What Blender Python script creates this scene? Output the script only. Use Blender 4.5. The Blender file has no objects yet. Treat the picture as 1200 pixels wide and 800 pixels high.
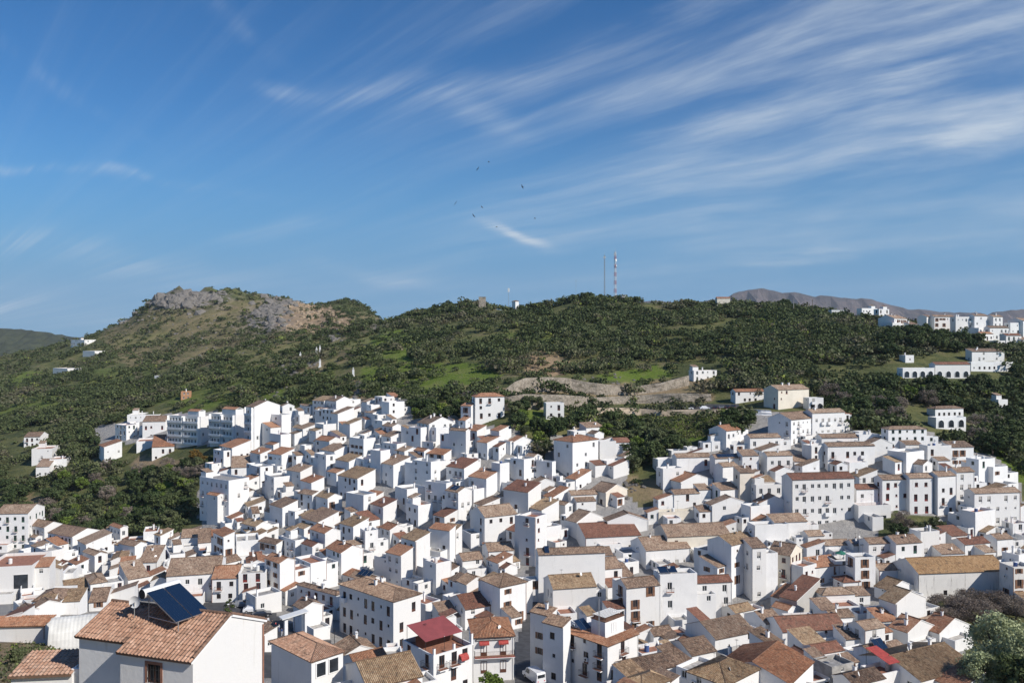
import bpy, math, random
import numpy as np
from mathutils import Vector, Matrix, noise as mnoise

random.seed(7)
rng = np.random.default_rng(11)
R = math.radians
F, CX, CY = 950.0, 600.0, 400.0          # focal length and principal point measured on the 1200x800 photograph

# ------------------------------------------------------------------ scene, camera, light, sky
sc = bpy.context.scene
COL = sc.collection
cam_d = bpy.data.cameras.new('camera')
cam_d.sensor_fit = 'HORIZONTAL'
cam_d.sensor_width = 36.0
cam_d.lens = 36.0 * F / 1200.0
cam_d.clip_start = 0.5
cam_d.clip_end = 60000
cam = bpy.data.objects.new('camera', cam_d)
COL.objects.link(cam)
cam.location = (0, 0, 0)
cam.rotation_euler = (R(90), 0, 0)
sc.camera = cam

SUN_AZ = R(57)          # from straight behind the camera towards the right
SUN_EL = R(37)
sun_dir = Vector((math.sin(SUN_AZ) * math.cos(SUN_EL), -math.cos(SUN_AZ) * math.cos(SUN_EL), math.sin(SUN_EL)))
sd = bpy.data.lights.new('sun', 'SUN')
sd.energy = 4.3
sd.angle = R(0.5)
sd.color = (1.0, 0.94, 0.86)
so = bpy.data.objects.new('sun', sd)
COL.objects.link(so)
so.rotation_euler = sun_dir.to_track_quat('Z', 'Y').to_euler()
so.location = (200, -200, 300)

sc.view_settings.view_transform = 'Standard'
sc.view_settings.look = 'None'
sc.view_settings.exposure = 0.30
sc.view_settings.gamma = 1.0
sc.view_settings.use_curve_mapping = False
sc.cycles.max_bounces = 5
sc.cycles.diffuse_bounces = 3
sc.cycles.transparent_max_bounces = 6
sc.cycles.volume_bounces = 0
sc.cycles.use_adaptive_sampling = True


class NT:
    def __init__(s, tree):
        s.t = tree
        s.n = tree.nodes
        s.l = tree.links
    def node(s, typ, ins=None, **kw):
        nd = s.n.new(typ)
        for k, v in kw.items():
            setattr(nd, k, v)
        for k, v in (ins or {}).items():
            s.set(nd.inputs[k], v)
        return nd
    def set(s, sock, v):
        if isinstance(v, bpy.types.NodeSocket):
            s.l.new(v, sock)
        else:
            if hasattr(sock, 'default_value') and isinstance(v, (tuple, list)) and len(v) == 3 and sock.type == 'RGBA':
                v = (*v, 1)
            sock.default_value = v
    def math(s, op, a, b=None, c=None, clamp=False):
        nd = s.n.new('ShaderNodeMath')
        nd.operation = op
        nd.use_clamp = clamp
        s.set(nd.inputs[0], a)
        if b is not None: s.set(nd.inputs[1], b)
        if c is not None: s.set(nd.inputs[2], c)
        return nd.outputs[0]
    def mix(s, f, a, b, blend='MIX'):
        nd = s.n.new('ShaderNodeMix')
        nd.data_type = 'RGBA'
        nd.blend_type = blend
        s.set(nd.inputs[0], f)
        s.set(nd.inputs[6], a)
        s.set(nd.inputs[7], b)
        return nd.outputs[2]
    def noise(s, vec, scale, detail=4, rough=0.55, dist=0.0, dim='3D', w=None):
        nd = s.n.new('ShaderNodeTexNoise')
        nd.noise_dimensions = dim
        if vec is not None: s.set(nd.inputs['Vector'], vec)
        nd.inputs['Scale'].default_value = scale
        nd.inputs['Detail'].default_value = detail
        nd.inputs['Roughness'].default_value = rough
        nd.inputs['Distortion'].default_value = dist
        return nd.outputs['Fac']
    def ramp(s, fac, pts):
        nd = s.n.new('ShaderNodeValToRGB')
        s.set(nd.inputs[0], fac)
        cr = nd.color_ramp
        while len(cr.elements) < len(pts): cr.elements.new(0.5)
        for e, (p, c) in zip(cr.elements, pts):
            e.position = p
            e.color = (*c, 1) if len(c) == 3 else c
        return nd.outputs[0]
    def rng(s, v, a, b, c, d, typ='SMOOTHSTEP'):
        nd = s.n.new('ShaderNodeMapRange')
        nd.interpolation_type = typ
        s.set(nd.inputs[0], v)
        for i, x in enumerate((a, b, c, d)): s.set(nd.inputs[1 + i], x)
        return nd.outputs[0]


# sky: Nishita with cirrus. Clouds are given by direction on the sky (tan azimuth, tan elevation).
w = bpy.data.worlds.new('World')
sc.world = w
w.use_nodes = True
w.node_tree.nodes.clear()
n = NT(w.node_tree)
sky = n.node('ShaderNodeTexSky', sky_type='NISHITA')
sky.sun_disc = False
sky.sun_elevation = SUN_EL
sky.sun_rotation = R(180) - SUN_AZ
sky.altitude = 400
sky.air_density = 1.0
sky.dust_density = 0.0
sky.ozone_density = 3.0
tc = n.node('ShaderNodeTexCoord')
sep = n.node('ShaderNodeSeparateXYZ', {0: tc.outputs['Generated']})
ysafe = n.math('MAXIMUM', sep.outputs[1], 0.05)
U = n.math('DIVIDE', sep.outputs[0], ysafe)      # tan azimuth: 0 ahead, 0.63 at the frame's edge
V = n.math('DIVIDE', sep.outputs[2], ysafe)      # tan elevation
zc = n.math('MAXIMUM', sep.outputs[2], 0.03)


def streak(cx, cy, ang, length, width, amp, warp=0.02):
    # a soft elongated band of cirrus, centred on direction (cx, cy)
    nz = n.noise(uv3, 5.0, 3, 0.5)
    wv = n.math('MULTIPLY', n.math('SUBTRACT', nz, 0.5), warp * 4)
    du = n.math('SUBTRACT', U, cx)
    dv = n.math('ADD', n.math('SUBTRACT', V, cy), wv)
    ca, sa = math.cos(ang), math.sin(ang)
    a = n.math('DIVIDE', n.math('ADD', n.math('MULTIPLY', du, ca), n.math('MULTIPLY', dv, sa)), length)
    b = n.math('DIVIDE', n.math('ADD', n.math('MULTIPLY', du, -sa), n.math('MULTIPLY', dv, ca)), width)
    r2 = n.math('ADD', n.math('MULTIPLY', a, a), n.math('MULTIPLY', b, b))
    e = n.math('POWER', 2.718, n.math('MULTIPLY', r2, -1.0))
    return n.math('MULTIPLY', e, amp)


cmb = n.node('ShaderNodeCombineXYZ', {0: U, 1: V, 2: 0.0})
uv3 = cmb.outputs[0]


def px2dir(px, py):
    return ((px - CX) / F, (CY - py) / F)


bands = []
for (px, py, deg, ln, wd, amp) in [
        (960, 205, 11, 420, 24, 1.0), (1080, 150, 13, 260, 22, 0.60), (930, 100, 24, 260, 38, 0.75), (1080, 85, 22, 260, 40, 0.45),
        (820, 170, 14, 280, 34, 0.50), (1080, 262, 5, 300, 30, 0.75), (830, 318, 6, 220, 12, 1.0), (960, 303, 9, 150, 9, 0.6),
        (345, 118, -18, 34, 9, 0.7), (470, 112, 10, 130, 16, 0.55), (620, 90, 18, 200, 20, 0.35), (605, 277, -17, 30, 6, 3.0),
        (570, 138, -24, 60, 16, 0.5), (330, 262, 10, 60, 9, 0.4), (470, 322, -10, 70, 8, 0.6), (110, 300, -8, 170, 16, 0.4),
        (60, 365, 0, 240, 20, 0.55), (90, 205, -6, 160, 6, 0.4), (265, 22, -40, 70, 10, 0.12),
        (900, 50, 20, 280, 40, 0.35), (60, 90, -35, 120, 9, 0.08), (1150, 330, 4, 200, 12, 0.5)]:
    cu, cv = px2dir(px, py)
    bands.append(streak(cu, cv, R(deg), ln / F, wd / F, amp))
tot = bands[0]
for b_ in bands[1:]:
    tot = n.math('ADD', tot, b_)
# fibres of the cirrus fan out from a point low in the middle of the sky
fu, fv = px2dir(-120, 400)
wob = n.math('MULTIPLY', n.math('SUBTRACT', n.noise(uv3, 1.7, 2, 0.5), 0.5), 0.07)
du_ = n.math('SUBTRACT', U, fu)
dv_ = n.math('ADD', n.math('SUBTRACT', V, fv), wob)
pang = n.math('ARCTAN2', dv_, du_)
prad = n.math('SQRT', n.math('ADD', n.math('MULTIPLY', du_, du_), n.math('MULTIPLY', dv_, dv_)))


def fibres(ka, kr, det, rgh, dist):
    c3 = n.node('ShaderNodeCombineXYZ', {0: n.math('MULTIPLY', pang, ka), 1: n.math('MULTIPLY', prad, kr), 2: 0.0}).outputs[0]
    return n.noise(c3, 1.0, det, rgh, dist)


f1 = n.rng(fibres(17.0, 1.5, 8, 0.60, 0.2), 0.36, 0.66, 0.10, 1.15)
f2 = n.rng(fibres(62.0, 4.5, 6, 0.6, 0.25), 0.30, 0.72, 0.62, 1.15)
f3 = n.rng(fibres(5.0, 1.6, 4, 0.5, 0.4), 0.38, 0.64, 0.35, 1.1)
cloud = n.math('MULTIPLY', n.math('MULTIPLY', tot, f1), n.math('MULTIPLY', f2, f3))
veilm = n.math('MULTIPLY', n.rng(U, -0.35, 0.35, 0.05, 0.30), n.math('MULTIPLY', n.rng(fibres(11.0, 1.5, 6, 0.6, 0.5), 0.42, 0.72, 0.0, 1.0), f2))
cloud = n.math('ADD', cloud, veilm)
cloud = n.math('MINIMUM', cloud, 0.80)
gm = n.node('ShaderNodeHueSaturation', {'Hue': 0.5, 'Saturation': 1.30, 'Value': 1.0, 'Color': sky.outputs[0]})
hz = n.rng(V, 0.0, 0.34, 1.0, 0.0, 'SMOOTHERSTEP')
air = n.mix(n.math('MULTIPLY', hz, 0.88), gm.outputs[0], (1.70, 3.45, 5.5))
air = n.mix(1.0, air, (0.47, 0.76, 0.90), 'MULTIPLY')
skyc = n.mix(cloud, air, (5.6, 6.3, 7.0))
bg = n.node('ShaderNodeBackground', {'Color': skyc, 'Strength': 0.092})
wo = n.node('ShaderNodeOutputWorld')
n.l.new(bg.outputs[0], wo.inputs['Surface'])

# ------------------------------------------------------------------ materials
MATS = {}


def new_mat(name, rough=0.85):
    m = bpy.data.materials.new(name)
    m.use_nodes = True
    m.node_tree.nodes.clear()
    t = NT(m.node_tree)
    bs = t.node('ShaderNodeBsdfPrincipled')
    bs.inputs['Roughness'].default_value = rough
    out = t.node('ShaderNodeOutputMaterial')
    t.l.new(bs.outputs[0], out.inputs['Surface'])
    MATS[name] = m
    return m, t, bs


def geo_pos(t):
    return t.node('ShaderNodeNewGeometry').outputs['Position']


def obj_rand(t):
    return t.node('ShaderNodeObjectInfo').outputs['Random']


def plaster(name, base, tint2, stain=(0.42, 0.38, 0.32), stain_amt=0.35):
    m, t, bs = new_mat(name, 0.9)
    p = geo_pos(t)
    at = t.node('ShaderNodeAttribute', attribute_name='tint', attribute_type='OBJECT').outputs['Fac']
    c = t.mix(at, base, tint2)
    n1 = t.noise(p, 0.35, 5, 0.6)
    c = t.mix(t.rng(n1, 0.38, 0.68, 0.0, 0.55), c, tuple(x * 0.84 for x in base))
    mp = t.node('ShaderNodeMapping', {'Vector': p})
    mp.inputs['Scale'].default_value = (1.6, 1.6, 0.22)
    n2 = t.noise(mp.outputs[0], 1.0, 6, 0.7)
    c = t.mix(t.rng(n2, 0.55, 0.78, 0.0, stain_amt), c, stain)
    t.set(bs.inputs['Base Color'], c)
    bp = t.node('ShaderNodeBump', {'Height': t.noise(p, 3.0, 5, 0.6), 'Strength': 0.35, 'Distance': 0.05})
    t.l.new(bp.outputs[0], bs.inputs['Normal'])
    return m


plaster('whitewash', (0.82, 0.815, 0.80), (0.70, 0.685, 0.655), stain_amt=0.5)
plaster('cream', (0.72, 0.66, 0.55), (0.75, 0.68, 0.58), stain_amt=0.4)
plaster('greyplaster', (0.50, 0.48, 0.45), (0.42, 0.41, 0.39), stain_amt=0.6)
plaster('agedwhite', (0.74, 0.72, 0.68), (0.66, 0.64, 0.60), (0.22, 0.20, 0.18), 0.95)
plaster('ochreplaster', (0.46, 0.24, 0.12), (0.42, 0.22, 0.12))



m, t, bs = new_mat('stone', 0.95)
_p = geo_pos(t)
_v = t.node('ShaderNodeTexVoronoi', {'Vector': _p, 'Scale': 0.9})
_c = t.mix(_v.outputs['Color'], (0.30, 0.255, 0.20), (0.52, 0.45, 0.36))
_c = t.mix(t.rng(t.noise(_p, 0.35, 7, 0.75), 0.50, 0.66, 0, 0.75), _c, (0.13, 0.115, 0.075))
t.set(bs.inputs['Base Color'], _c)
_b = t.node('ShaderNodeBump', {'Height': t.noise(_p, 0.8, 8, 0.8), 'Strength': 1.0, 'Distance': 1.5})
t.l.new(_b.outputs[0], bs.inputs['Normal'])


def tiles(name, cols, lichen, lichen_amt):
    m, t, bs = new_mat(name, 0.92)
    uv = t.node('ShaderNodeUVMap').outputs[0]
    s = t.node('ShaderNodeSeparateXYZ', {0: uv})
    row = t.math('DIVIDE', s.outputs[0], 0.26)
    crs = t.math('DIVIDE', s.outputs[1], 0.42)
    rf = t.math('FRACT', row)
    fl = t.node('ShaderNodeCombineXYZ', {0: t.math('FLOOR', row), 1: t.math('FLOOR', crs), 2: obj_rand(t)})
    wn = t.node('ShaderNodeTexWhiteNoise', {'Vector': fl.outputs[0]}, noise_dimensions='3D').outputs['Value']
    p = geo_pos(t)
    big = t.noise(p, 0.28, 4, 0.6)
    k = t.math('ADD', t.math('MULTIPLY', wn, 0.55), t.math('MULTIPLY', t.math('SUBTRACT', big, 0.5), 1.1))
    k = t.math('ADD', k, t.math('MULTIPLY', t.math('SUBTRACT', obj_rand(t), 0.5), 0.5))
    k = t.math('ADD', k, 0.2, clamp=True)
    c = t.ramp(k, [(0.0, cols[0]), (0.4, cols[1]), (0.75, cols[2]), (1.0, cols[3])])
    n2 = t.noise(p, 1.3, 6, 0.7)
    at = t.node('ShaderNodeAttribute', attribute_name='tint', attribute_type='OBJECT').outputs['Fac']
    c = t.mix(t.math('MULTIPLY', t.rng(n2, 0.42, 0.66, 0.0, lichen_amt), t.math('ADD', at, 0.35)), c, lichen)
    n3 = t.noise(p, 0.9, 5, 0.7)
    c = t.mix(t.rng(n3, 0.54, 0.66, 0.0, 0.7), c, (0.060, 0.044, 0.034))
    n4 = t.noise(p, 2.2, 4, 0.8)
    c = t.mix(t.rng(n4, 0.52, 0.64, 0.0, 0.55), c, tuple(min(1, q * 1.25) for q in cols[3]))
    # dark joints between the rows of tiles
    j = t.math('ABSOLUTE', t.math('SUBTRACT', rf, 0.5))
    c = t.mix(t.rng(j, 0.34, 0.5, 0.0, 0.6), c, (0.05, 0.03, 0.02))
    t.set(bs.inputs['Base Color'], c)
    hgt = t.math('SUBTRACT', 0.5, j)
    hgt = t.math('ADD', hgt, t.math('MULTIPLY', t.math('FRACT', crs), 0.25))
    bp = t.node('ShaderNodeBump', {'Height': hgt, 'Strength': 0.8, 'Distance': 0.12})
    t.l.new(bp.outputs[0], bs.inputs['Normal'])
    return m


tiles('tile_brown', [(0.10, 0.062, 0.044), (0.23, 0.145, 0.098), (0.35, 0.235, 0.160), (0.48, 0.365, 0.265)], (0.24, 0.195, 0.14), 0.4)
tiles('tile_orange', [(0.19, 0.080, 0.042), (0.33, 0.145, 0.075), (0.42, 0.205, 0.115), (0.50, 0.30, 0.19)], (0.30, 0.20, 0.13), 0.4)
tiles('tile_ochre', [(0.13, 0.078, 0.042), (0.28, 0.175, 0.098), (0.39, 0.265, 0.155), (0.50, 0.37, 0.24)], (0.26, 0.21, 0.13), 0.5)
tiles('tile_gold', [(0.20, 0.11, 0.05), (0.33, 0.19, 0.085), (0.41, 0.25, 0.12), (0.47, 0.31, 0.17)], (0.26, 0.20, 0.10), 0.45)
tiles('tile_rust', [(0.11, 0.045, 0.03), (0.19, 0.078, 0.050), (0.26, 0.115, 0.075), (0.34, 0.17, 0.11)], (0.18, 0.13, 0.09), 0.45)
tiles('tile_clay', [(0.26, 0.14, 0.090), (0.38, 0.215, 0.14), (0.47, 0.28, 0.19), (0.55, 0.37, 0.27)], (0.24, 0.19, 0.14), 0.4)


def simple(name, col, rough=0.7, var=0.25, scale=1.5, metal=0.0):
    m, t, bs = new_mat(name, rough)
    p = geo_pos(t)
    nz = t.noise(p, scale, 5, 0.6)
    c = t.mix(t.rng(nz, 0.3, 0.75, 0.0, 1.0), tuple(x * (1 - var) for x in col), tuple(min(1, x * (1 + var)) for x in col))
    t.set(bs.inputs['Base Color'], c)
    bs.inputs['Metallic'].default_value = metal
    return m


simple('terracotta_floor', (0.32, 0.15, 0.095), 0.8)
simple('roof_floor', (0.40, 0.38, 0.35), 0.9, 0.3)
simple('grey_floor', (0.30, 0.29, 0.28), 0.9, 0.4)
simple('glass_dark', (0.028, 0.034, 0.042), 0.15, 0.5, 0.6)
simple('frame_brown', (0.11, 0.045, 0.028), 0.5)
simple('frame_white', (0.72, 0.72, 0.70), 0.5, 0.05)
simple('frame_red', (0.20, 0.030, 0.025), 0.5)
simple('frame_green', (0.03, 0.09, 0.06), 0.5)
simple('shutter_wood', (0.20, 0.10, 0.055), 0.6)
simple('iron', (0.030, 0.030, 0.032), 0.5, 0.2)
simple('steel', (0.50, 0.50, 0.50), 0.4, 0.1, 2.0, 0.6)
simple('mast_red', (0.45, 0.10, 0.06), 0.6)
simple('mast_white', (0.65, 0.63, 0.60), 0.6)
simple('asphalt', (0.055, 0.055, 0.058), 0.85, 0.35, 0.8)
simple('red_awning', (0.38, 0.060, 0.050), 0.85, 0.3, 3.0)
simple('maroon_canvas', (0.26, 0.060, 0.062), 0.85, 0.12, 0.6)
simple('red_metal', (0.32, 0.065, 0.050), 0.6, 0.25)
simple('green_canvas', (0.02, 0.16, 0.11), 0.8, 0.3)
simple('blue_cloth', (0.05, 0.20, 0.38), 0.8, 0.2)
simple('tin', (0.62, 0.61, 0.57), 0.7, 0.12, 0.5, 0.0)
simple('concrete', (0.36, 0.345, 0.32), 0.9, 0.35, 0.6)
simple('path_stone', (0.42, 0.34, 0.25), 0.9, 0.25, 0.7)
simple('bark', (0.10, 0.075, 0.055), 0.95, 0.4, 2.0)
simple('bird_black', (0.015, 0.014, 0.014), 0.8)
simple('skin', (0.45, 0.26, 0.18), 0.7, 0.05)
simple('hair', (0.03, 0.02, 0.015), 0.8, 0.1)
simple('cloth_white', (0.7, 0.7, 0.7), 0.85, 0.1)
simple('cloth_blue', (0.06, 0.11, 0.28), 0.85, 0.1)
simple('cloth_red', (0.40, 0.05, 0.06), 0.85, 0.1)
simple('cloth_dark', (0.03, 0.03, 0.04), 0.85, 0.1)
simple('rubber', (0.02, 0.02, 0.02), 0.8, 0.1)
simple('pink_flower', (0.55, 0.10, 0.30), 0.8, 0.4, 6.0)
simple('yellow_disc', (0.75, 0.42, 0.03), 0.6, 0.05)
simple('flag_red', (0.55, 0.02, 0.06), 0.7, 0.1)
m, t, bs = new_mat('car_white', 0.25); bs.inputs['Base Color'].default_value = (0.75, 0.76, 0.78, 1); bs.inputs['Coat Weight'].default_value = 0.6
m, t, bs = new_mat('car_dark', 0.25); bs.inputs['Base Color'].default_value = (0.02, 0.024, 0.035, 1); bs.inputs['Coat Weight'].default_value = 0.8
m, t, bs = new_mat('car_grey', 0.3); bs.inputs['Base Color'].default_value = (0.20, 0.21, 0.23, 1); bs.inputs['Coat Weight'].default_value = 0.8
# solar glass with a grid of cells
m, t, bs = new_mat('solar', 0.12)
uv = t.node('ShaderNodeUVMap').outputs[0]
s_ = t.node('ShaderNodeSeparateXYZ', {0: uv})
gx = t.math('ABSOLUTE', t.math('SUBTRACT', t.math('FRACT', t.math('DIVIDE', s_.outputs[0], 0.16)), 0.5))
t.set(bs.inputs['Base Color'], t.mix(t.rng(gx, 0.44, 0.5, 0, 0.6), (0.008, 0.020, 0.048), (0.03, 0.045, 0.075)))
bs.inputs['Coat Weight'].default_value = 0.4


def leafmat(name, ramp_pts, attr=True):
    m, t, bs = new_mat(name, 0.75)
    if attr:
        k = t.node('ShaderNodeAttribute', attribute_name='tint').outputs['Fac']
    else:
        k = obj_rand(t)
    k2 = t.node('ShaderNodeAttribute', attribute_name='leaf').outputs['Fac']
    k = t.math('ADD', t.math('MULTIPLY', k, 0.8), t.math('MULTIPLY', k2, 0.2))
    c = t.ramp(k, ramp_pts)
    bri = t.rng(k2, 0, 1, 0.65, 1.35, 'LINEAR')
    c = t.mix(1.0, c, t.node('ShaderNodeCombineXYZ', {0: bri, 1: bri, 2: bri}).outputs[0], 'MULTIPLY')
    t.set(bs.inputs['Base Color'], c)
    bs.inputs['Specular IOR Level'].default_value = 0.15
    tr = t.node('ShaderNodeBsdfTranslucent')
    t.set(tr.inputs[0], c)
    mx = t.node('ShaderNodeMixShader', {0: 0.22})
    t.l.new(bs.outputs[0], mx.inputs[1])
    t.l.new(tr.outputs[0], mx.inputs[2])
    for nd in t.n:
        if nd.type == 'OUTPUT_MATERIAL': t.l.new(mx.outputs[0], nd.inputs['Surface'])
    return m


leafmat('scrub_leaf', [(0.0, (0.040, 0.056, 0.024)), (0.25, (0.070, 0.092, 0.036)), (0.5, (0.100, 0.122, 0.050)), (0.68, (0.125, 0.128, 0.072)),
                       (0.80, (0.150, 0.128, 0.090)), (0.92, (0.14, 0.18, 0.045)), (1.0, (0.22, 0.25, 0.05))])
leafmat('leaf_dark', [(0.0, (0.045, 0.068, 0.028)), (0.5, (0.070, 0.100, 0.038)), (1.0, (0.10, 0.125, 0.05))], False)
leafmat('leaf_olive', [(0.0, (0.080, 0.10, 0.048)), (0.5, (0.12, 0.14, 0.066)), (1.0, (0.15, 0.17, 0.08))], False)
leafmat('leaf_bright', [(0.0, (0.11, 0.16, 0.035)), (0.5, (0.15, 0.21, 0.045)), (1.0, (0.20, 0.25, 0.055))], False)
leafmat('leaf_bare', [(0.0, (0.17, 0.14, 0.115)), (0.5, (0.22, 0.18, 0.15)), (1.0, (0.26, 0.22, 0.18))], False)
leafmat('leaf_willow', [(0.0, (0.31, 0.35, 0.19)), (0.5, (0.37, 0.41, 0.23)), (1.0, (0.43, 0.45, 0.28))], False)
leafmat('leaf_yellow', [(0.0, (0.38, 0.34, 0.02)), (0.5, (0.42, 0.38, 0.03)), (1.0, (0.48, 0.42, 0.03))], False)
leafmat('leaf_rust', [(0.0, (0.13, 0.085, 0.025)), (0.5, (0.17, 0.11, 0.03)), (1.0, (0.19, 0.12, 0.03))], False)

# ------------------------------------------------------------------ mesh helpers


class MB:
    """collects faces; build() links them as one mesh object"""
    def __init__(s):
        s.v, s.f, s.m, s.uv, s.mats, s.sm = [], [], [], [], [], []
    def mi(s, name):
        if name not in s.mats: s.mats.append(name)
        return s.mats.index(name)
    def face(s, pts, mat, uv=None, smooth=False):
        i = len(s.v)
        s.v += [tuple(p) for p in pts]
        s.f.append(tuple(range(i, i + len(pts))))
        s.m.append(s.mi(mat))
        s.uv.append(uv or [(0, 0)] * len(pts))
        s.sm.append(smooth)
    def box(s, x0, x1, y0, y1, z0, z1, mat, top=None, M=None, bottom=True):
        P = [(x0, y0, z0), (x1, y0, z0), (x1, y1, z0), (x0, y1, z0), (x0, y0, z1), (x1, y0, z1), (x1, y1, z1), (x0, y1, z1)]
        if M is not None: P = [tuple(M @ Vector(p)) for p in P]
        q = lambda a, b, c, d, mm: s.face([P[a], P[b], P[c], P[d]], mm)
        q(0, 1, 5, 4, mat); q(1, 2, 6, 5, mat); q(2, 3, 7, 6, mat); q(3, 0, 4, 7, mat); q(4, 5, 6, 7, top or mat)
        if bottom: q(3, 2, 1, 0, mat)
    def tube(s, p0, p1, r0, r1, mat, k=8, cap=True):
        p0, p1 = Vector(p0), Vector(p1)
        d = (p1 - p0).normalized()
        a = d.orthogonal().normalized()
        b = d.cross(a)
        r_0 = [p0 + (a * math.cos(2 * math.pi * i / k) + b * math.sin(2 * math.pi * i / k)) * r0 for i in range(k)]
        r_1 = [p1 + (a * math.cos(2 * math.pi * i / k) + b * math.sin(2 * math.pi * i / k)) * r1 for i in range(k)]
        for i in range(k):
            j = (i + 1) % k
            s.face([r_0[i], r_0[j], r_1[j], r_1[i]], mat, smooth=True)
        if cap:
            s.face(r_0[::-1], mat)
            s.face(r_1, mat)
    def mesh(s, name):
        me = bpy.data.meshes.new(name)
        me.from_pydata(s.v, [], s.f)
        for mn in s.mats: me.materials.append(MATS[mn])
        me.polygons.foreach_set('material_index', s.m)
        me.polygons.foreach_set('use_smooth', s.sm)
        ul = me.uv_layers.new(name='UVMap')
        flat = [c for fu in s.uv for q in fu for c in q]
        ul.data.foreach_set('uv', flat)
        me.update()
        return me
    def build(s, name, parent=None, loc=None, rotz=0):
        o = bpy.data.objects.new(name, s.mesh(name))
        COL.objects.link(o)
        if parent is not None: o.parent = parent
        if loc is not None: o.location = loc
        o.rotation_euler = (0, 0, rotz)
        return o


def empty(name, loc, rotz=0):
    o = bpy.data.objects.new(name, None)
    o.empty_display_size = 0.5
    COL.objects.link(o)
    o.location = loc
    o.rotation_euler = (0, 0, rotz)
    return o


def tag(o, label=None, cat=None, group=None, kind=None):
    if label: o['label'] = label
    if cat: o['category'] = cat
    if group: o['group'] = group
    if kind: o['kind'] = kind
    return o


def copy_tree(o, parent=None):
    c = o.copy()
    COL.objects.link(c)
    c.parent = parent
    for ch in o.children: copy_tree(ch, c)
    return c


# ------------------------------------------------------------------ terrain
SKYL = [(-700, 402), (-400, 398), (-150, 396), (0, 418), (60, 405), (110, 390), (150, 371), (172, 353), (185, 345), (205, 340), (235, 339), (262, 338), (300, 342), (340, 345),
        (355, 352), (372, 357), (386, 352), (400, 349), (418, 352), (436, 362), (455, 373), (470, 368), (482, 362), (500, 360), (530, 354), (560, 352),
        (600, 358), (640, 357), (665, 348), (682, 345), (720, 347), (760, 350), (800, 352), (860, 352), (900, 354), (960, 359), (1000, 364), (1050, 374),
        (1100, 383), (1200, 396), (1400, 405), (1900, 412)]
SKYL = [(a, b + (1.5 if a < 440 else (4.5 if a < 800 else 6.5))) for a, b in SKYL]
CREST = [(-700, 1000), (430, 1000), (462, 740), (500, 640), (600, 600), (900, 570), (1000, 520), (1050, 480), (1200, 470), (1900, 470)]
COLS = {
    -600: [(30, -16), (60, -26), (90, -36), (120, -44), (150, -54), (220, -70), (300, -78), (350, -74), (430, -60), (520, -52), (800, -40)],
    0:    [(30, -16), (60, -26), (90, -36), (120, -44), (150, -53), (220, -69), (300, -78), (335, -76), (400, -67), (520, -55), (800, -40)],
    150:  [(30, -16), (60, -28), (90, -38), (120, -46), (150, -54), (220, -68), (290, -73), (320, -74), (380, -60), (430, -51), (500, -42), (650, -33), (850, -8)],
    300:  [(30, -16), (60, -30), (90, -42), (130, -55), (160, -60), (190, -63), (250, -66), (290, -61), (340, -48), (380, -40), (425, -32), (500, -20), (700, -4), (870, 22)],
    450:  [(30, -16), (60, -32), (90, -45), (130, -58), (165, -64), (210, -67), (245, -60), (270, -50), (300, -38), (325, -31), (350, -26), (400, -19), (480, -5), (600, 11)],
    600:  [(30, -16), (60, -32), (90, -46), (130, -57), (165, -61), (195, -62), (230, -60), (250, -51), (268, -41), (285, -31), (300, -26), (340, -19), (390, -13), (450, -2), (520, 14)],
    750:  [(30, -16), (60, -32), (90, -46), (130, -58), (165, -62), (195, -63), (225, -58), (250, -48), (275, -39), (300, -33), (330, -27), (370, -20), (430, -5), (500, 10)],
    900:  [(30, -16), (60, -32), (90, -47), (130, -59), (165, -63), (195, -63), (225, -54), (245, -47), (265, -37), (290, -28), (320, -24), (360, -16), (430, 0), (490, 11)],
    1050: [(30, -16), (60, -32), (90, -47), (130, -59), (165, -62), (190, -60), (220, -53), (245, -43), (265, -35), (290, -30), (320, -24), (360, -13), (400, -3), (440, 7)],
    1200: [(30, -16), (60, -32), (90, -47), (130, -58), (165, -62), (190, -62), (220, -55), (250, -45), (280, -40), (320, -30), (360, -16), (400, -5), (440, 1)],
    1800: [(30, -16), (60, -32), (90, -47), (130, -58), (165, -64), (190, -66), (220, -60), (250, -54), (280, -48), (320, -38), (360, -24), (400, -10), (440, 0)],
}
ck = sorted(COLS)
YG = np.concatenate([np.array([0, 3, 8, 14, 20, 26]), np.geomspace(30, 1500, 330), np.geomspace(1540, 11500, 24)])
PXG = np.concatenate([np.linspace(-3200, -700, 14), np.arange(-600, 1801, 6.0), np.linspace(1900, 4400, 14)])


def _col(px):
    """height profile for one azimuth column, on YG"""
    pc = min(max(px, ck[0]), ck[-1])
    j = max(i for i in range(len(ck)) if ck[i] <= pc)
    j2 = min(j + 1, len(ck) - 1)
    tt = 0 if j2 == j else (pc - ck[j]) / (ck[j2] - ck[j])
    yc = np.interp(pc, [a for a, b in CREST], [b for a, b in CREST])
    hc = (CY - np.interp(pc, [a for a, b in SKYL], [b for a, b in SKYL])) / F * yc
    def prof(lst):
        ys = [0, 10] + [a for a, b in lst] + [yc, yc * 1.12, yc * 1.7, yc * 3.0, 30000]
        hs = [-2.2, -5] + [b for a, b in lst] + [hc, hc - 8, hc - 70, hc - 150, -420]
        return np.interp(YG, ys, hs)
    return prof(COLS[ck[j]]) * (1 - tt) + prof(COLS[ck[j2]]) * tt


HG = np.array([_col(px) for px in PXG])           # [column, row]
# soften the creases along depth and across
for _ in range(2):
    HG[:, 8:-1] = 0.25 * HG[:, 7:-2] + 0.5 * HG[:, 8:-1] + 0.25 * HG[:, 9:]
for _ in range(3):
    HG[1:-1] = 0.25 * HG[:-2] + 0.5 * HG[1:-1] + 0.25 * HG[2:]


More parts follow.
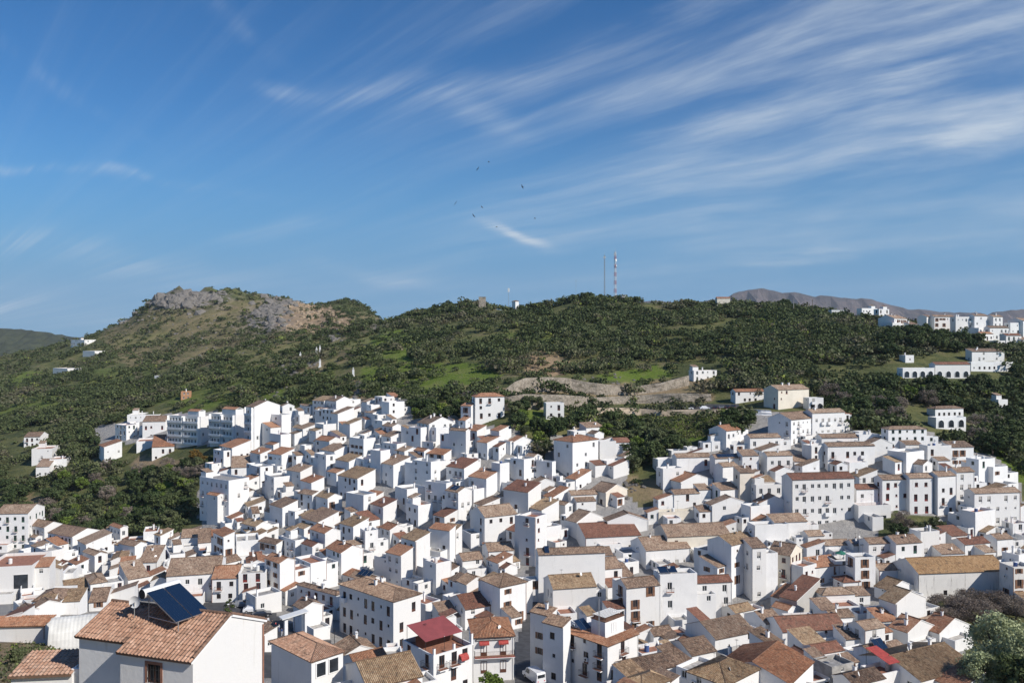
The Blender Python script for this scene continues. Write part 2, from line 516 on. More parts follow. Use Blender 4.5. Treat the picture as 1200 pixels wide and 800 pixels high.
def fbm(x, y, s, o=4):
    return mnoise.fractal(Vector((x * s, y * s, 3.7)), 0.9, 2.1, o)


ROCKS = [(215, 350, 60, 16, 9.0), (330, 352, 22, 12, 5.0), (140, 372, 14, 7, 5.0), (310, 375, 35, 18, 5.0), (670, 455, 120, 16, 1.5), (445, 382, 16, 8, 3.0)]
for i, px in enumerate(PXG):
    u = (px - CX) / F
    for j, Y in enumerate(YG):
        if Y < 40 or abs(u) > 1.4: continue
        X = u * Y
        a = 0.0
        if Y > 300:
            a = min(1, (Y - 300) / 300) * 4.5
        if Y > 1300: a = 0
        d = fbm(X, Y, 1 / 70.0, 5) * a
        py = CY - HG[i, j] / Y * F
        if Y > 430 and Y < 1200:
            for (rx, ry, rw, rh, amp) in ROCKS:
                g = math.exp(-((px - rx) / rw) ** 2 - ((py - ry) / rh) ** 2)
                if g > 0.05: d += g * amp * (abs(mnoise.noise(Vector((X / 9, Y / 22, 1.0)))) * 2 - 0.35)
        elif Y <= 300:
            d += 0.25 * fbm(X, Y, 1 / 12.0, 3)
        HG[i, j] += d * (0.35 if abs(Y - np.interp(px, [a_ for a_, b in CREST], [b for a_, b in CREST])) < 90 and a > 0 and not (150 < px < 350) else 1)


def H(X, Y):
    Y = max(Y, 0.5)
    px = X / Y * F + CX
    i = np.searchsorted(PXG, px) - 1
    i = min(max(i, 0), len(PXG) - 2)
    a = min(max((px - PXG[i]) / (PXG[i + 1] - PXG[i]), 0), 1)
    j = np.searchsorted(YG, Y) - 1
    j = min(max(j, 0), len(YG) - 2)
    b = min(max((Y - YG[j]) / (YG[j + 1] - YG[j]), 0), 1)
    return float((HG[i, j] * (1 - a) + HG[i + 1, j] * a) * (1 - b) + (HG[i, j + 1] * (1 - a) + HG[i + 1, j + 1] * a) * b)


def hit(px, py, y0=26.0, y1=1150.0):
    """where the line of sight through a photograph pixel meets the terrain"""
    u = (px - CX) / F
    k = (CY - py) / F
    Y = y0
    prev = Y
    while Y < y1:
        if H(u * Y, Y) >= k * Y:
            lo, hi = prev, Y
            for _ in range(14):
                md = (lo + hi) / 2
                if H(u * md, md) >= k * md: hi = md
                else: lo = md
            return (u * hi, hi, H(u * hi, hi))
        prev = Y
        Y *= 1.008
    best = min(np.arange(300, 1100, 10), key=lambda q: k * q - H(u * q, q))
    return (u * best, float(best), H(u * best, best))


def proj(X, Y, Z):
    return (CX + F * X / Y, CY - F * Z / Y)


def inpoly(x, y, poly):
    c = False
    j = len(poly) - 1
    for i in range(len(poly)):
        xi, yi = poly[i]
        xj, yj = poly[j]
        if (yi > y) != (yj > y) and x < (xj - xi) * (y - yi) / (yj - yi) + xi: c = not c
        j = i
    return c


VILLAGE = [(-400, 636), (30, 638), (140, 632), (240, 622), (228, 590), (240, 560), (262, 545), (262, 522), (195, 521), (110, 518), (110, 500), (200, 484), (330, 480),
           (400, 468), (478, 468), (485, 490), (540, 500), (600, 500), (640, 545), (645, 510), (738, 520), (738, 562), (765, 585), (772, 545), (830, 522),
           (870, 505), (890, 482), (990, 482), (1000, 510), (1090, 505), (1125, 524), (1165, 535), (1190, 555), (1200, 585), (1500, 590), (1700, 830), (1700, 2000), (-400, 2000)]
HOLES = [[(1025, 605), (1050, 598), (1092, 604), (1110, 625), (1060, 640), (1028, 625)],
         [(1086, 705), (1200, 700), (1260, 830), (1165, 830), (1130, 760), (1090, 740)],
         [(-200, 752), (62, 752), (78, 790), (60, 900), (-200, 900)],
         [(722, 560), (768, 562), (798, 596), (745, 592)]]
GREEN = [([(690, 508), (745, 487), (800, 486), (850, 484), (860, 500), (835, 515), (790, 515), (735, 505)], 1.0),
         ([(560, 445), (520, 470), (470, 470), (420, 455), (480, 430), (560, 435)], 0.55),
         ([(400, 400), (470, 385), (500, 405), (480, 425), (420, 420)], 0.75), ([(700, 440), (770, 428), (790, 440), (740, 452)], 0.9),
         ([(870, 375), (935, 370), (940, 388), (900, 396), (862, 392)], 0.8), ([(150, 590), (200, 555), (205, 575), (150, 615), (110, 620)], 0.9),
         ([(1140, 520), (1200, 500), (1220, 570), (1180, 560)], 0.8), ([(160, 455), (320, 440), (330, 465), (170, 475)], 0.4),
         ([(0, 470), (60, 460), (90, 470), (40, 485), (0, 488)], 0.5), ([(100, 430), (180, 430), (180, 450), (90, 450)], 0.35),
         ([(270, 410), (400, 395), (390, 440), (260, 445)], 0.45), ([(420, 430), (560, 425), (590, 440), (540, 462), (430, 460)], 0.8),
         ([(620, 470), (600, 500), (640, 510), (660, 490)], 0.7), ([(130, 395), (200, 388), (210, 400), (140, 408)], 0.4), ([(560, 395), (640, 385), (660, 400), (580, 408)], 0.35),
         ([(900, 410), (980, 405), (990, 420), (910, 428)], 0.35), ([(0, 440), (50, 432), (60, 445), (0, 452)], 0.6), ([(200, 470), (330, 455), (340, 470), (210, 482)], 0.6)]
SOIL = [([(110, 385), (200, 342), (455, 370), (420, 425), (150, 432)], 0.32), ([(320, 385), (322, 358), (352, 352), (372, 356), (405, 368), (420, 385), (395, 392), (350, 385)], 0.95), ([(612, 425), (620, 412), (645, 410), (672, 425), (660, 440), (615, 440)], 0.8),
        ([(690, 452), (830, 440), (838, 470), (600, 478), (590, 455)], 0.55), ([(340, 440), (352, 415), (378, 412), (385, 430), (360, 445)], 0.55),
        ([(410, 470), (412, 445), (425, 448), (428, 470)], 0.8), ([(0, 605), (30, 575), (65, 590), (70, 625), (30, 632)], 0.6), ([(595, 480), (540, 480), (535, 450), (600, 455)], 0.5),
        ([(735, 590), (730, 560), (775, 560), (790, 590)], 0.6), ([(0, 752), (60, 752), (75, 800), (0, 900)], 0.75), ([(150, 545), (165, 535), (220, 540), (215, 552)], 0.7)]


def zone(px, py, Y):
    vil = inpoly(px, py, VILLAGE) and Y < 470 and not any(inpoly(px, py, hh) for hh in HOLES)
    g = max([a for pl, a in GREEN if inpoly(px, py, pl)] + [0.0])
    s = max([a for pl, a in SOIL if inpoly(px, py, pl)] + [0.0])
    r = 0.0
    for (rx, ry, rw, rh, amp) in ROCKS:
        r = max(r, math.exp(-((px - rx) / rw) ** 2 - ((py - ry) / rh) ** 2))
    return (1.0 if vil else 0.0), g, s, (r if Y > 430 else 0)


def build_terrain():
    nx, ny = len(PXG), len(YG)
    P = np.zeros((nx, ny, 3))
    uu = (PXG - CX) / F
    P[:, :, 0] = uu[:, None] * np.maximum(YG[None, :], 2.0)
    P[:, :, 1] = YG[None, :]
    P[:, :, 2] = HG
    me = bpy.data.meshes.new('ground')
    idx = np.arange(nx * ny).reshape(nx, ny)
    f = np.stack([idx[:-1, :-1], idx[1:, :-1], idx[1:, 1:], idx[:-1, 1:]], -1).reshape(-1, 4)
    me.vertices.add(nx * ny)
    me.vertices.foreach_set('co', P.reshape(-1))
    me.loops.add(f.size)
    me.loops.foreach_set('vertex_index', f.reshape(-1).astype(np.int32))
    me.polygons.add(len(f))
    me.polygons.foreach_set('loop_start', np.arange(0, f.size, 4, dtype=np.int32))
    me.polygons.foreach_set('loop_total', np.full(len(f), 4, dtype=np.int32))
    me.polygons.foreach_set('use_smooth', np.ones(len(f), dtype=bool))
    me.update(calc_edges=True)
    Z = np.zeros((nx * ny, 4), dtype=np.float32)
    k = 0
    for i in range(nx):
        for j in range(ny):
            Y = max(YG[j], 2.0)
            py = CY - HG[i, j] / Y * F
            Z[k] = zone(PXG[i], py, Y)
            k += 1
    for c, nm in enumerate(('paved', 'green', 'soil', 'rock')):
        at = me.attributes.new(nm, 'FLOAT', 'POINT')
        at.data.foreach_set('value', Z[:, c].copy())
    m, t, bs = new_mat('ground_mat', 0.95)
    p = geo_pos(t)
    A = lambda nm: t.node('ShaderNodeAttribute', attribute_name=nm).outputs['Fac']
    nb = t.noise(p, 0.05, 6, 0.65)
    nf = t.noise(p, 0.6, 6, 0.7)
    c = t.ramp(nb, [(0.30, (0.055, 0.068, 0.030)), (0.45, (0.085, 0.098, 0.042)), (0.56, (0.125, 0.13, 0.052)), (0.66, (0.17, 0.145, 0.085)), (0.8, (0.11, 0.145, 0.045))])
    gr = t.mix(nf, (0.085, 0.14, 0.022), (0.15, 0.20, 0.035))
    nw = t.math('MULTIPLY', t.math('SUBTRACT', t.noise(p, 0.09, 5, 0.6), 0.5), 1.6)
    c = t.mix(t.math('MULTIPLY', t.math('ADD', A('green'), nw), 1.2, clamp=True), c, gr)
    so_ = t.mix(nf, (0.24, 0.165, 0.10), (0.42, 0.31, 0.20))
    c = t.mix(t.math('MULTIPLY', t.math('ADD', A('soil'), t.math('MULTIPLY', nw, 0.8)), 1.1, clamp=True), c, so_)
    rk = t.mix(t.noise(p, 0.25, 7, 0.75, 0.5), (0.10, 0.092, 0.08), (0.30, 0.27, 0.24))
    c = t.mix(t.math('MULTIPLY', t.math('SUBTRACT', t.math('ADD', A('rock'), nw), 0.25), 1.3, clamp=True), c, rk)
    pv = t.mix(t.noise(p, 0.4, 6, 0.7), (0.22, 0.21, 0.20), (0.46, 0.44, 0.41))
    c = t.mix(t.rng(A('paved'), 0.3, 0.6, 0, 1), c, pv)
    t.set(bs.inputs['Base Color'], c)
    bs.inputs['Specular IOR Level'].default_value = 0.1
    bp = t.node('ShaderNodeBump', {'Height': t.noise(p, 0.35, 8, 0.75), 'Strength': 0.9, 'Distance': 1.2})
    t.l.new(bp.outputs[0], bs.inputs['Normal'])
    me.materials.append(m)
    o = bpy.data.objects.new('ground', me)
    COL.objects.link(o)
    tag(o, kind='structure')
    # land behind and beside the viewpoint
    mb = MB()
    mb.face([(-14000, -2000, -425), (14000, -2000, -425), (14000, 11900, -425), (-14000, 11900, -425)], 'ground_mat')
    o2 = mb.build('terrain')
    tag(o2, kind='structure')


build_terrain()


def far_ridge(name, pts, Y, depth, base, cols, sc_):
    """a far range of hills with real depth: crest line, two flanks broken by ravines"""
    xs = np.arange(pts[0][0], pts[-1][0] + 1, 6.0)
    nv = 26
    V, Fc = [], []
    for i, px in enumerate(xs):
        crest = (CY - np.interp(px, [a for a, b in pts], [b for a, b in pts])) / F * Y
        X0 = (px - CX) / F * Y
        for j in range(nv):
            s = j / (nv - 1) * 2 - 1           # -1 front foot, +1 back foot
            prof = (1 - abs(s) ** 0.85)
            nz = mnoise.fractal(Vector((X0 / (Y * 0.05), s * 3, 2.0)), 0.8, 2.1, 6)
            z = base + (crest - base) * prof * (1 + 0.14 * nz * (1 - prof) * 2) + (crest - base) * 0.075 * mnoise.fractal(Vector((X0 / (Y * .012), s * 9, 5.0)), 0.8, 2, 4) * min(1, abs(s) * 8)
            V.append((X0 * (1 + s * depth / Y * 0.3), Y + s * depth, z))
    for i in range(len(xs) - 1):
        for j in range(nv - 1):
            a = i * nv + j
            Fc.append((a, a + nv, a + nv + 1, a + 1))
    me = bpy.data.meshes.new(name)
    me.from_pydata(V, [], Fc)
    m, t, bs = new_mat(name + '_mat', 0.95)
    p = geo_pos(t)
    c = t.mix(t.rng(t.noise(p, sc_, 8, 0.7), 0.35, 0.65, 0, 1), cols[0], cols[1])
    t.set(bs.inputs['Base Color'], c)
    bp = t.node('ShaderNodeBump', {'Height': t.noise(p, sc_ * 3, 8, 0.75), 'Strength': 1.0, 'Distance': 0.15 / sc_})
    t.l.new(bp.outputs[0], bs.inputs['Normal'])
    me.materials.append(m)
    me.update()
    o = bpy.data.objects.new(name, me)
    COL.objects.link(o)
    tag(o, kind='structure')


far_ridge('mountains', [(640, 352), (740, 351), (772, 346), (800, 351), (848, 343), (868, 334), (884, 331), (905, 334), (940, 339), (975, 342), (1010, 345), (1040, 351), (1070, 358), (1092, 360),
                        (1110, 360), (1140, 362), (1155, 366), (1172, 361), (1190, 357), (1230, 354), (1300, 360), (1420, 375)], 7000, 2200, -350,
          ((0.050, 0.045, 0.044), (0.150, 0.115, 0.105)), 0.004)
far_ridge('hills', [(-400, 384), (-200, 376), (-60, 377), (-10, 379), (20, 381), (50, 385), (85, 390), (110, 393), (150, 398), (220, 402)], 2300, 700, -160,
          ((0.026, 0.036, 0.020), (0.055, 0.066, 0.034)), 0.03)
# ------------------------------------------------------------------ windows, doors, balconies
_WP = {}


def window_proto(kind, style, near):
    key = (kind, style, near)
    if key in _WP: return _WP[key]
    wd, ht = {'w': (0.95, 1.15), 's': (0.6, 0.65), 'd': (1.05, 2.05), 'b': (2.2, 1.5), 'a': (1.3, 1.7)}[kind]
    fm = {0: 'frame_white', 1: 'frame_brown', 2: 'shutter_wood', 3: 'frame_red', 4: 'frame_white', 5: 'frame_green'}[style]
    mb = MB()
    fw, d = 0.07, 0.13
    mb.box(0, wd, d - .05, d + .03, 0, fw, fm)
    mb.box(0, wd, d - .05, d + .03, ht - fw, ht, fm)
    mb.box(0, fw, d - .052, d + .03, fw, ht - fw, fm)
    mb.box(wd - fw, wd, d - .052, d + .03, fw, ht - fw, fm)
    if kind != 's': mb.box(wd / 2 - .03, wd / 2 + .03, d - .045, d + .03, fw, ht - fw, fm)
    if kind == 'd': mb.box(fw, wd - fw, d - .03, d + .03, 0.08, 0.55, fm)
    if kind in 'ws': mb.box(-.08, wd + .08, -.07, d - .06, -.09, -.003, 'whitewash' if style != 3 else 'terracotta_floor')
    if style == 2 and kind in 'wd':     # open plank shutters folded back on the wall
        mb.box(-.5 * wd, -.02, -.06, -.012, .02, ht - .02, 'shutter_wood')
        mb.box(wd + .02, 1.5 * wd, -.06, -.012, .02, ht - .02, 'shutter_wood')
    if style == 4:                       # half-lowered blind
        mb.box(fw, wd - fw, d - .03, d + .0, ht * .5, ht - fw, 'roof_floor')
    if kind == 'w' and style == 1:       # iron grille
        for i in range(5):
            x = (i + .5) * wd / 5
            mb.box(x - .012, x + .012, -.06, -.036, 0, ht, 'iron')
        mb.box(0, wd, -.034, -.014, .3, .33, 'iron')
        mb.box(0, wd, -.034, -.014, ht - .33, ht - .3, 'iron')
    pane = MB()
    pane.face([(0.01, d + .02, 0.01), (wd - .01, d + .02, 0.01), (wd - .01, d + .02, ht - .01), (0.01, d + .02, ht - .01)], 'glass_dark')
    if not near:
        mb.face([(0.01, d + .02, 0.01), (wd - .01, d + .02, 0.01), (wd - .01, d + .02, ht - .01), (0.01, d + .02, ht - .01)], 'glass_dark')
    me = mb.mesh('door' if kind == 'd' else 'window')
    pm = pane.mesh('pane') if near else None
    _WP[key] = (me, pm, wd, ht)
    return _WP[key]


def put_window(root, kind, style, near, loc, rot):
    me, pm, wd, ht = window_proto(kind, style, near)
    o = bpy.data.objects.new('door' if kind == 'd' else 'window', me)
    COL.objects.link(o)
    o.parent = root
    o.location = loc
    o.rotation_euler = (0, 0, rot)
    if pm is not None:
        p = bpy.data.objects.new('pane', pm)
        COL.objects.link(p)
        p.parent = o
    return o


def wall_face(mb, O, rot, L, z0, z1, holes, mat, depth=0.16):
    """vertical face with real openings; O = lower-left corner seen from outside"""
    ux, uy = math.cos(rot), math.sin(rot)
    nx, ny = uy, -ux
    P = lambda x, z, d=0.0: (O[0] + ux * x - nx * d, O[1] + uy * x - ny * d, z)
    xs = sorted({0.0, L} | {h[0] for h in holes} | {h[1] for h in holes})
    zs = sorted({z0, z1} | {h[2] for h in holes} | {h[3] for h in holes})
    for i in range(len(xs) - 1):
        run = None
        for j in range(len(zs) - 1):
            cx, cz = (xs[i] + xs[i + 1]) / 2, (zs[j] + zs[j + 1]) / 2
            inside = any(h[0] < cx < h[1] and h[2] < cz < h[3] for h in holes)
            if not inside:
                if run is None: run = zs[j]
            if inside or j == len(zs) - 2:
                top = zs[j] if inside else zs[j + 1]
                if run is not None:
                    mb.face([P(xs[i], run), P(xs[i + 1], run), P(xs[i + 1], top), P(xs[i], top)], mat)
                run = None
    for (a, b, c, d) in holes:
        mb.face([P(a, c), P(a, c, depth), P(a, d, depth), P(a, d)], mat)
        mb.face([P(b, c, depth), P(b, c), P(b, d), P(b, d, depth)], mat)
        mb.face([P(a, c), P(b, c), P(b, c, depth), P(a, c, depth)], mat)
        mb.face([P(a, d, depth), P(b, d, depth), P(b, d), P(a, d)], mat)


def roof_plane(mb, O, U, V, W, vt, mat, near, left_white=True, right_white=True, th=0.13):
    """a tiled slope. O = lower-left eave corner, U along the eave, V up the slope; vt(u) = how far the slope runs up at u"""
    O, U, V = Vector(O), Vector(U).normalized(), Vector(V).normalized()
    N = U.cross(V).normalized()
    us = sorted({0.0, W} | {k for k in vt.keys()})
    vf = lambda u: float(np.interp(u, sorted(vt), [vt[k] for k in sorted(vt)]))
    P = lambda u, v, h=0.0: O + U * u + V * v + N * h
    bot = [P(0, 0, -th), P(W, 0, -th)] + [P(u, vf(u), -th) for u in us[::-1] if vf(u) > 1e-4]
    top = [P(0, 0), P(W, 0)] + [P(u, vf(u)) for u in us[::-1] if vf(u) > 1e-4]
    uvt = [(0, 0), (W, 0)] + [(u, vf(u)) for u in us[::-1] if vf(u) > 1e-4]
    mb.face(bot[::-1], 'whitewash')
    k = len(top)
    for i in range(k):
        j = (i + 1) % k
        e = top[j] - top[i]
        side = 'whitewash' if (abs(e.dot(V)) > 0.3 * e.length) else mat
        mb.face([bot[i], bot[j], top[j], top[i]], side)
    if not near:
        mb.face(top, mat, uvt)
        return
    pitch = 0.26
    nr = max(1, int(round(W / pitch)))
    pw = W / nr
    S = 6
    for r in range(nr):
        cols = []
        for q in range(S + 1):
            u = min(W, (r + q / S) * pw)
            hgt = 0.015 + 0.065 * math.sin(math.pi * min(1.0, q / S / 0.62)) if q / S < 0.62 else 0.015
            cols.append((u, hgt))
        vm = vf((r + .5) * pw)
        if vm < 0.05: continue
        nc = max(1, int(round(vm / 0.42)))
        if near < 2: nc = max(1, nc // 3)
        jit = (random.random() - .5) * 0.02
        for c in range(nc):
            v0f, v1f = c / nc, (c + 1) / nc
            lift = 0.022 if near >= 2 else 0.0
            jj = (random.random() - .5) * 0.018
            for q in range(S):
                u0, h0 = cols[q]
                u1, h1 = cols[q + 1]
                a0, a1 = vf(u0), vf(u1)
                mb.face([P(u0, a0 * v0f, h0 + lift + jit + jj), P(u1, a1 * v0f, h1 + lift + jit + jj), P(u1, a1 * v1f, h1 + jit + jj), P(u0, a0 * v1f, h0 + jit + jj)], mat,
                        [(u0, a0 * v0f), (u1, a1 * v0f), (u1, a1 * v1f), (u0, a0 * v1f)])
        for q in range(S):   # eave end of the tile row
            mb.face([P(cols[q][0], 0, -.01), P(cols[q + 1][0], 0, -.01), P(cols[q + 1][0], 0, cols[q + 1][1] + .02), P(cols[q][0], 0, cols[q][1] + .02)], mat)


def tile_roof(kind, a, b, ze, pt, mat, near, ov=0.28, vg=0.10):
    """roof over the rectangle [0,a] x [0,b] with eaves at height ze, local corner coordinates"""
    mb = MB()
    c = 1 / math.sqrt(1 + pt * pt)
    drop = ov * pt
    t = 0.16
    if kind == 'y':
        hw = a / 2
        ln = (hw + ov) / c
        roof_plane(mb, (-ov, b + vg, ze - drop + t), (0, -1, 0), (1, 0, pt), b + 2 * vg, {0: ln, b + 2 * vg: ln}, mat, near)
        roof_plane(mb, (a + ov, -vg, ze - drop + t), (0, 1, 0), (-1, 0, pt), b + 2 * vg, {0: ln, b + 2 * vg: ln}, mat, near and 1)
        mb.tube((hw, -vg, ze + hw * pt + t + .02), (hw, b + vg, ze + hw * pt + t + .02), .12, .12, mat, 6)
    elif kind == 'x':
        hw = b / 2
        ln = (hw + ov) / c
        roof_plane(mb, (-vg, -ov, ze - drop + t), (1, 0, 0), (0, 1, pt), a + 2 * vg, {0: ln, a + 2 * vg: ln}, mat, near)
        roof_plane(mb, (a + vg, b + ov, ze - drop + t), (-1, 0, 0), (0, -1, pt), a + 2 * vg, {0: ln, a + 2 * vg: ln}, mat, near and 1)
        mb.tube((-vg, hw, ze + hw * pt + t + .02), (a + vg, hw, ze + hw * pt + t + .02), .12, .12, mat, 6)
    elif kind == 'sl':
        ln = (a + 2 * ov) / c
        roof_plane(mb, (-ov, b + vg, ze - drop + t), (0, -1, 0), (1, 0, pt), b + 2 * vg, {0: ln, b + 2 * vg: ln}, mat, near)
    elif kind == 'sf':
        ln = (b + 2 * ov) / c
        roof_plane(mb, (-vg, -ov, ze - drop + t), (1, 0, 0), (0, 1, pt), a + 2 * vg, {0: ln, a + 2 * vg: ln}, mat, near)
    elif kind == 'h':
        A, B = a + 2 * ov, b + 2 * ov
        m_ = min(A, B) / 2
        L_ = m_ / c
        vt = lambda W: ({0: 0, W / 2: L_, W: 0} if abs(W / 2 - m_) < 0.01 else {0: 0, m_: L_, W - m_: L_, W: 0})
        z = ze - drop + t
        roof_plane(mb, (-ov, -ov, z), (1, 0, 0), (0, 1, pt), A, vt(A), mat, near)
        roof_plane(mb, (-ov, b + ov, z), (0, -1, 0), (1, 0, pt), B, vt(B), mat, near)
        roof_plane(mb, (a + ov, -ov, z), (0, 1, 0), (-1, 0, pt), B, vt(B), mat, near and 1)
        roof_plane(mb, (a + ov, b + ov, z), (-1, 0, 0), (0, -1, pt), A, vt(A), mat, near and 1)
        zt = z + m_ * pt
        if A > B: r0, r1 = (-ov + m_, b / 2, zt), (a + ov - m_, b / 2, zt)
        else: r0, r1 = (a / 2, -ov + m_, zt), (a / 2, b + ov - m_, zt)
        rr = .11
        if abs(A - B) > .1: mb.tube(r0, r1, rr, rr, mat, 6)
        for (cx, cy, e) in ((-ov, -ov, r0), (-ov, b + ov, r1 if A <= B else r0), (a + ov, -ov, r1 if A > B else r0), (a + ov, b + ov, r1)):
            mb.tube((cx, cy, z + .03), e, rr, rr, mat, 6)
    return mb


def chimney(parent, x, y, z, h=1.1, near=False):
    mb = MB()
    s = random.choice([.18, .22, .27])
    mb.box(-s, s, -s, s, -1.0, h, 'whitewash')
    mb.box(-s - .07, s + .07, -s - .07, s + .07, h - .12, h, 'whitewash')
    if random.random() < .5:
        mb.box(-s, -s + .09, -s, s, h, h + .28, 'whitewash'); mb.box(s - .09, s, -s, s, h, h + .28, 'whitewash')
        mb.box(-s - .05, s + .05, -s - .05, s + .05, h + .28, h + .36, random.choice(['whitewash', 'tile_brown']))
    else:
        mb.tube((0, 0, h), (0, 0, h + .35), .13, .13, 'tile_orange', 7)
    return mb.build('chimney', parent, (x, y, z))


def railing(mb, pts, z, h=0.95, step=.13, mat='iron'):
    for (p, q) in zip(pts, pts[1:]):
        p, q = Vector((*p, z)), Vector((*q, z))
        L = (q - p).length
        mb.tube(p + Vector((0, 0, h)), q + Vector((0, 0, h)), .022, .022, mat, 4)
        mb.tube(p + Vector((0, 0, .08)), q + Vector((0, 0, .08)), .016, .016, mat, 4)
        n_ = max(2, int(L / step))
        for i in range(n_ + 1):
            c = p.lerp(q, i / n_)
            mb.tube(c, c + Vector((0, 0, h)), .012, .012, mat, 3, False)


def balcony(root, loc, rot, wd, dp, near, solid=False):
    mb = MB()
    mb.box(0, wd, -dp, 0, -.16, 0, 'whitewash', 'terracotta_floor')
    if solid:
        mb.box(0, wd, -dp, -dp + .1, 0.003, .9, 'whitewash')
        mb.box(0, .1, -dp + .1, 0, 0.003, .9, 'whitewash')
        mb.box(wd - .1, wd, -dp + .1, 0, 0.003, .9, 'whitewash')
    o = mb.build('balcony', root, loc, rot)
    if not solid:
        rb = MB()
        railing(rb, [(.04, -.02), (.04, -dp + .04), (wd - .04, -dp + .04), (wd - .04, -.02)], 0, step=.14 if near else .4)
        rb.build('railing', o)
    return o


def arch_window(root, x, y, z, rot, wd, ht):
    mb = MB()
    n_ = 8
    arc = [(wd / 2 - wd / 2 * math.cos(math.pi * i / n_), ht - wd / 2 + wd / 2 * math.sin(math.pi * i / n_)) for i in range(n_ + 1)]
    out = [(-.12, 0)] + [(wd / 2 - (wd / 2 + .12) * math.cos(math.pi * i / n_), ht - wd / 2 + (wd / 2 + .12) * math.sin(math.pi * i / n_)) for i in range(n_ + 1)] + [(wd + .12, 0)]
    inn = [(0, 0)] + arc + [(wd, 0)]
    mb.face([(q[0], -.02, q[1]) for q in ([(0, 0), (wd, 0)] + arc[::-1])], 'glass_dark')
    for i in range(len(inn) - 1):
        mb.face([(inn[i][0], -.14, inn[i][1]), (inn[i + 1][0], -.14, inn[i + 1][1]), (out[i + 1][0], -.14, out[i + 1][1]), (out[i][0], -.14, out[i][1])], 'whitewash')
        mb.face([(inn[i][0], -.02, inn[i][1]), (inn[i + 1][0], -.02, inn[i + 1][1]), (inn[i + 1][0], -.14, inn[i + 1][1]), (inn[i][0], -.14, inn[i][1])], 'whitewash')
        mb.face([(out[i][0], -.14, out[i][1]), (out[i + 1][0], -.14, out[i + 1][1]), (out[i + 1][0], 0, out[i + 1][1]), (out[i][0], 0, out[i][1])], 'whitewash')
    o = mb.build('window', root, (x, y, z), rot)
    return o


OCC = np.zeros((900, 700), dtype=bool)      # footprint map, 1 m cells, x from -450
RECORDS = []
STYLES = [0, 0, 0, 1, 1, 1, 1, 4, 4, 2, 5, 3]


def occ_cells(cx, cy, a, b, th, m=0.0):
    xs, ys = [], []
    ca, sa = math.cos(th), math.sin(th)
    n1, n2 = max(2, int(a * 1.4)), max(2, int(b * 1.4))
    out = set()
    for i in range(n1 + 1):
        for j in range(n2 + 1):
            lx = -a / 2 - m + (a + 2 * m) * i / n1
            ly = -b / 2 - m + (b + 2 * m) * j / n2
            out.add((int(cx + ca * lx - sa * ly + 450), int(cy + sa * lx + ca * ly)))
    return [(i, j) for (i, j) in out if 0 <= i < 900 and 0 <= j < 700]


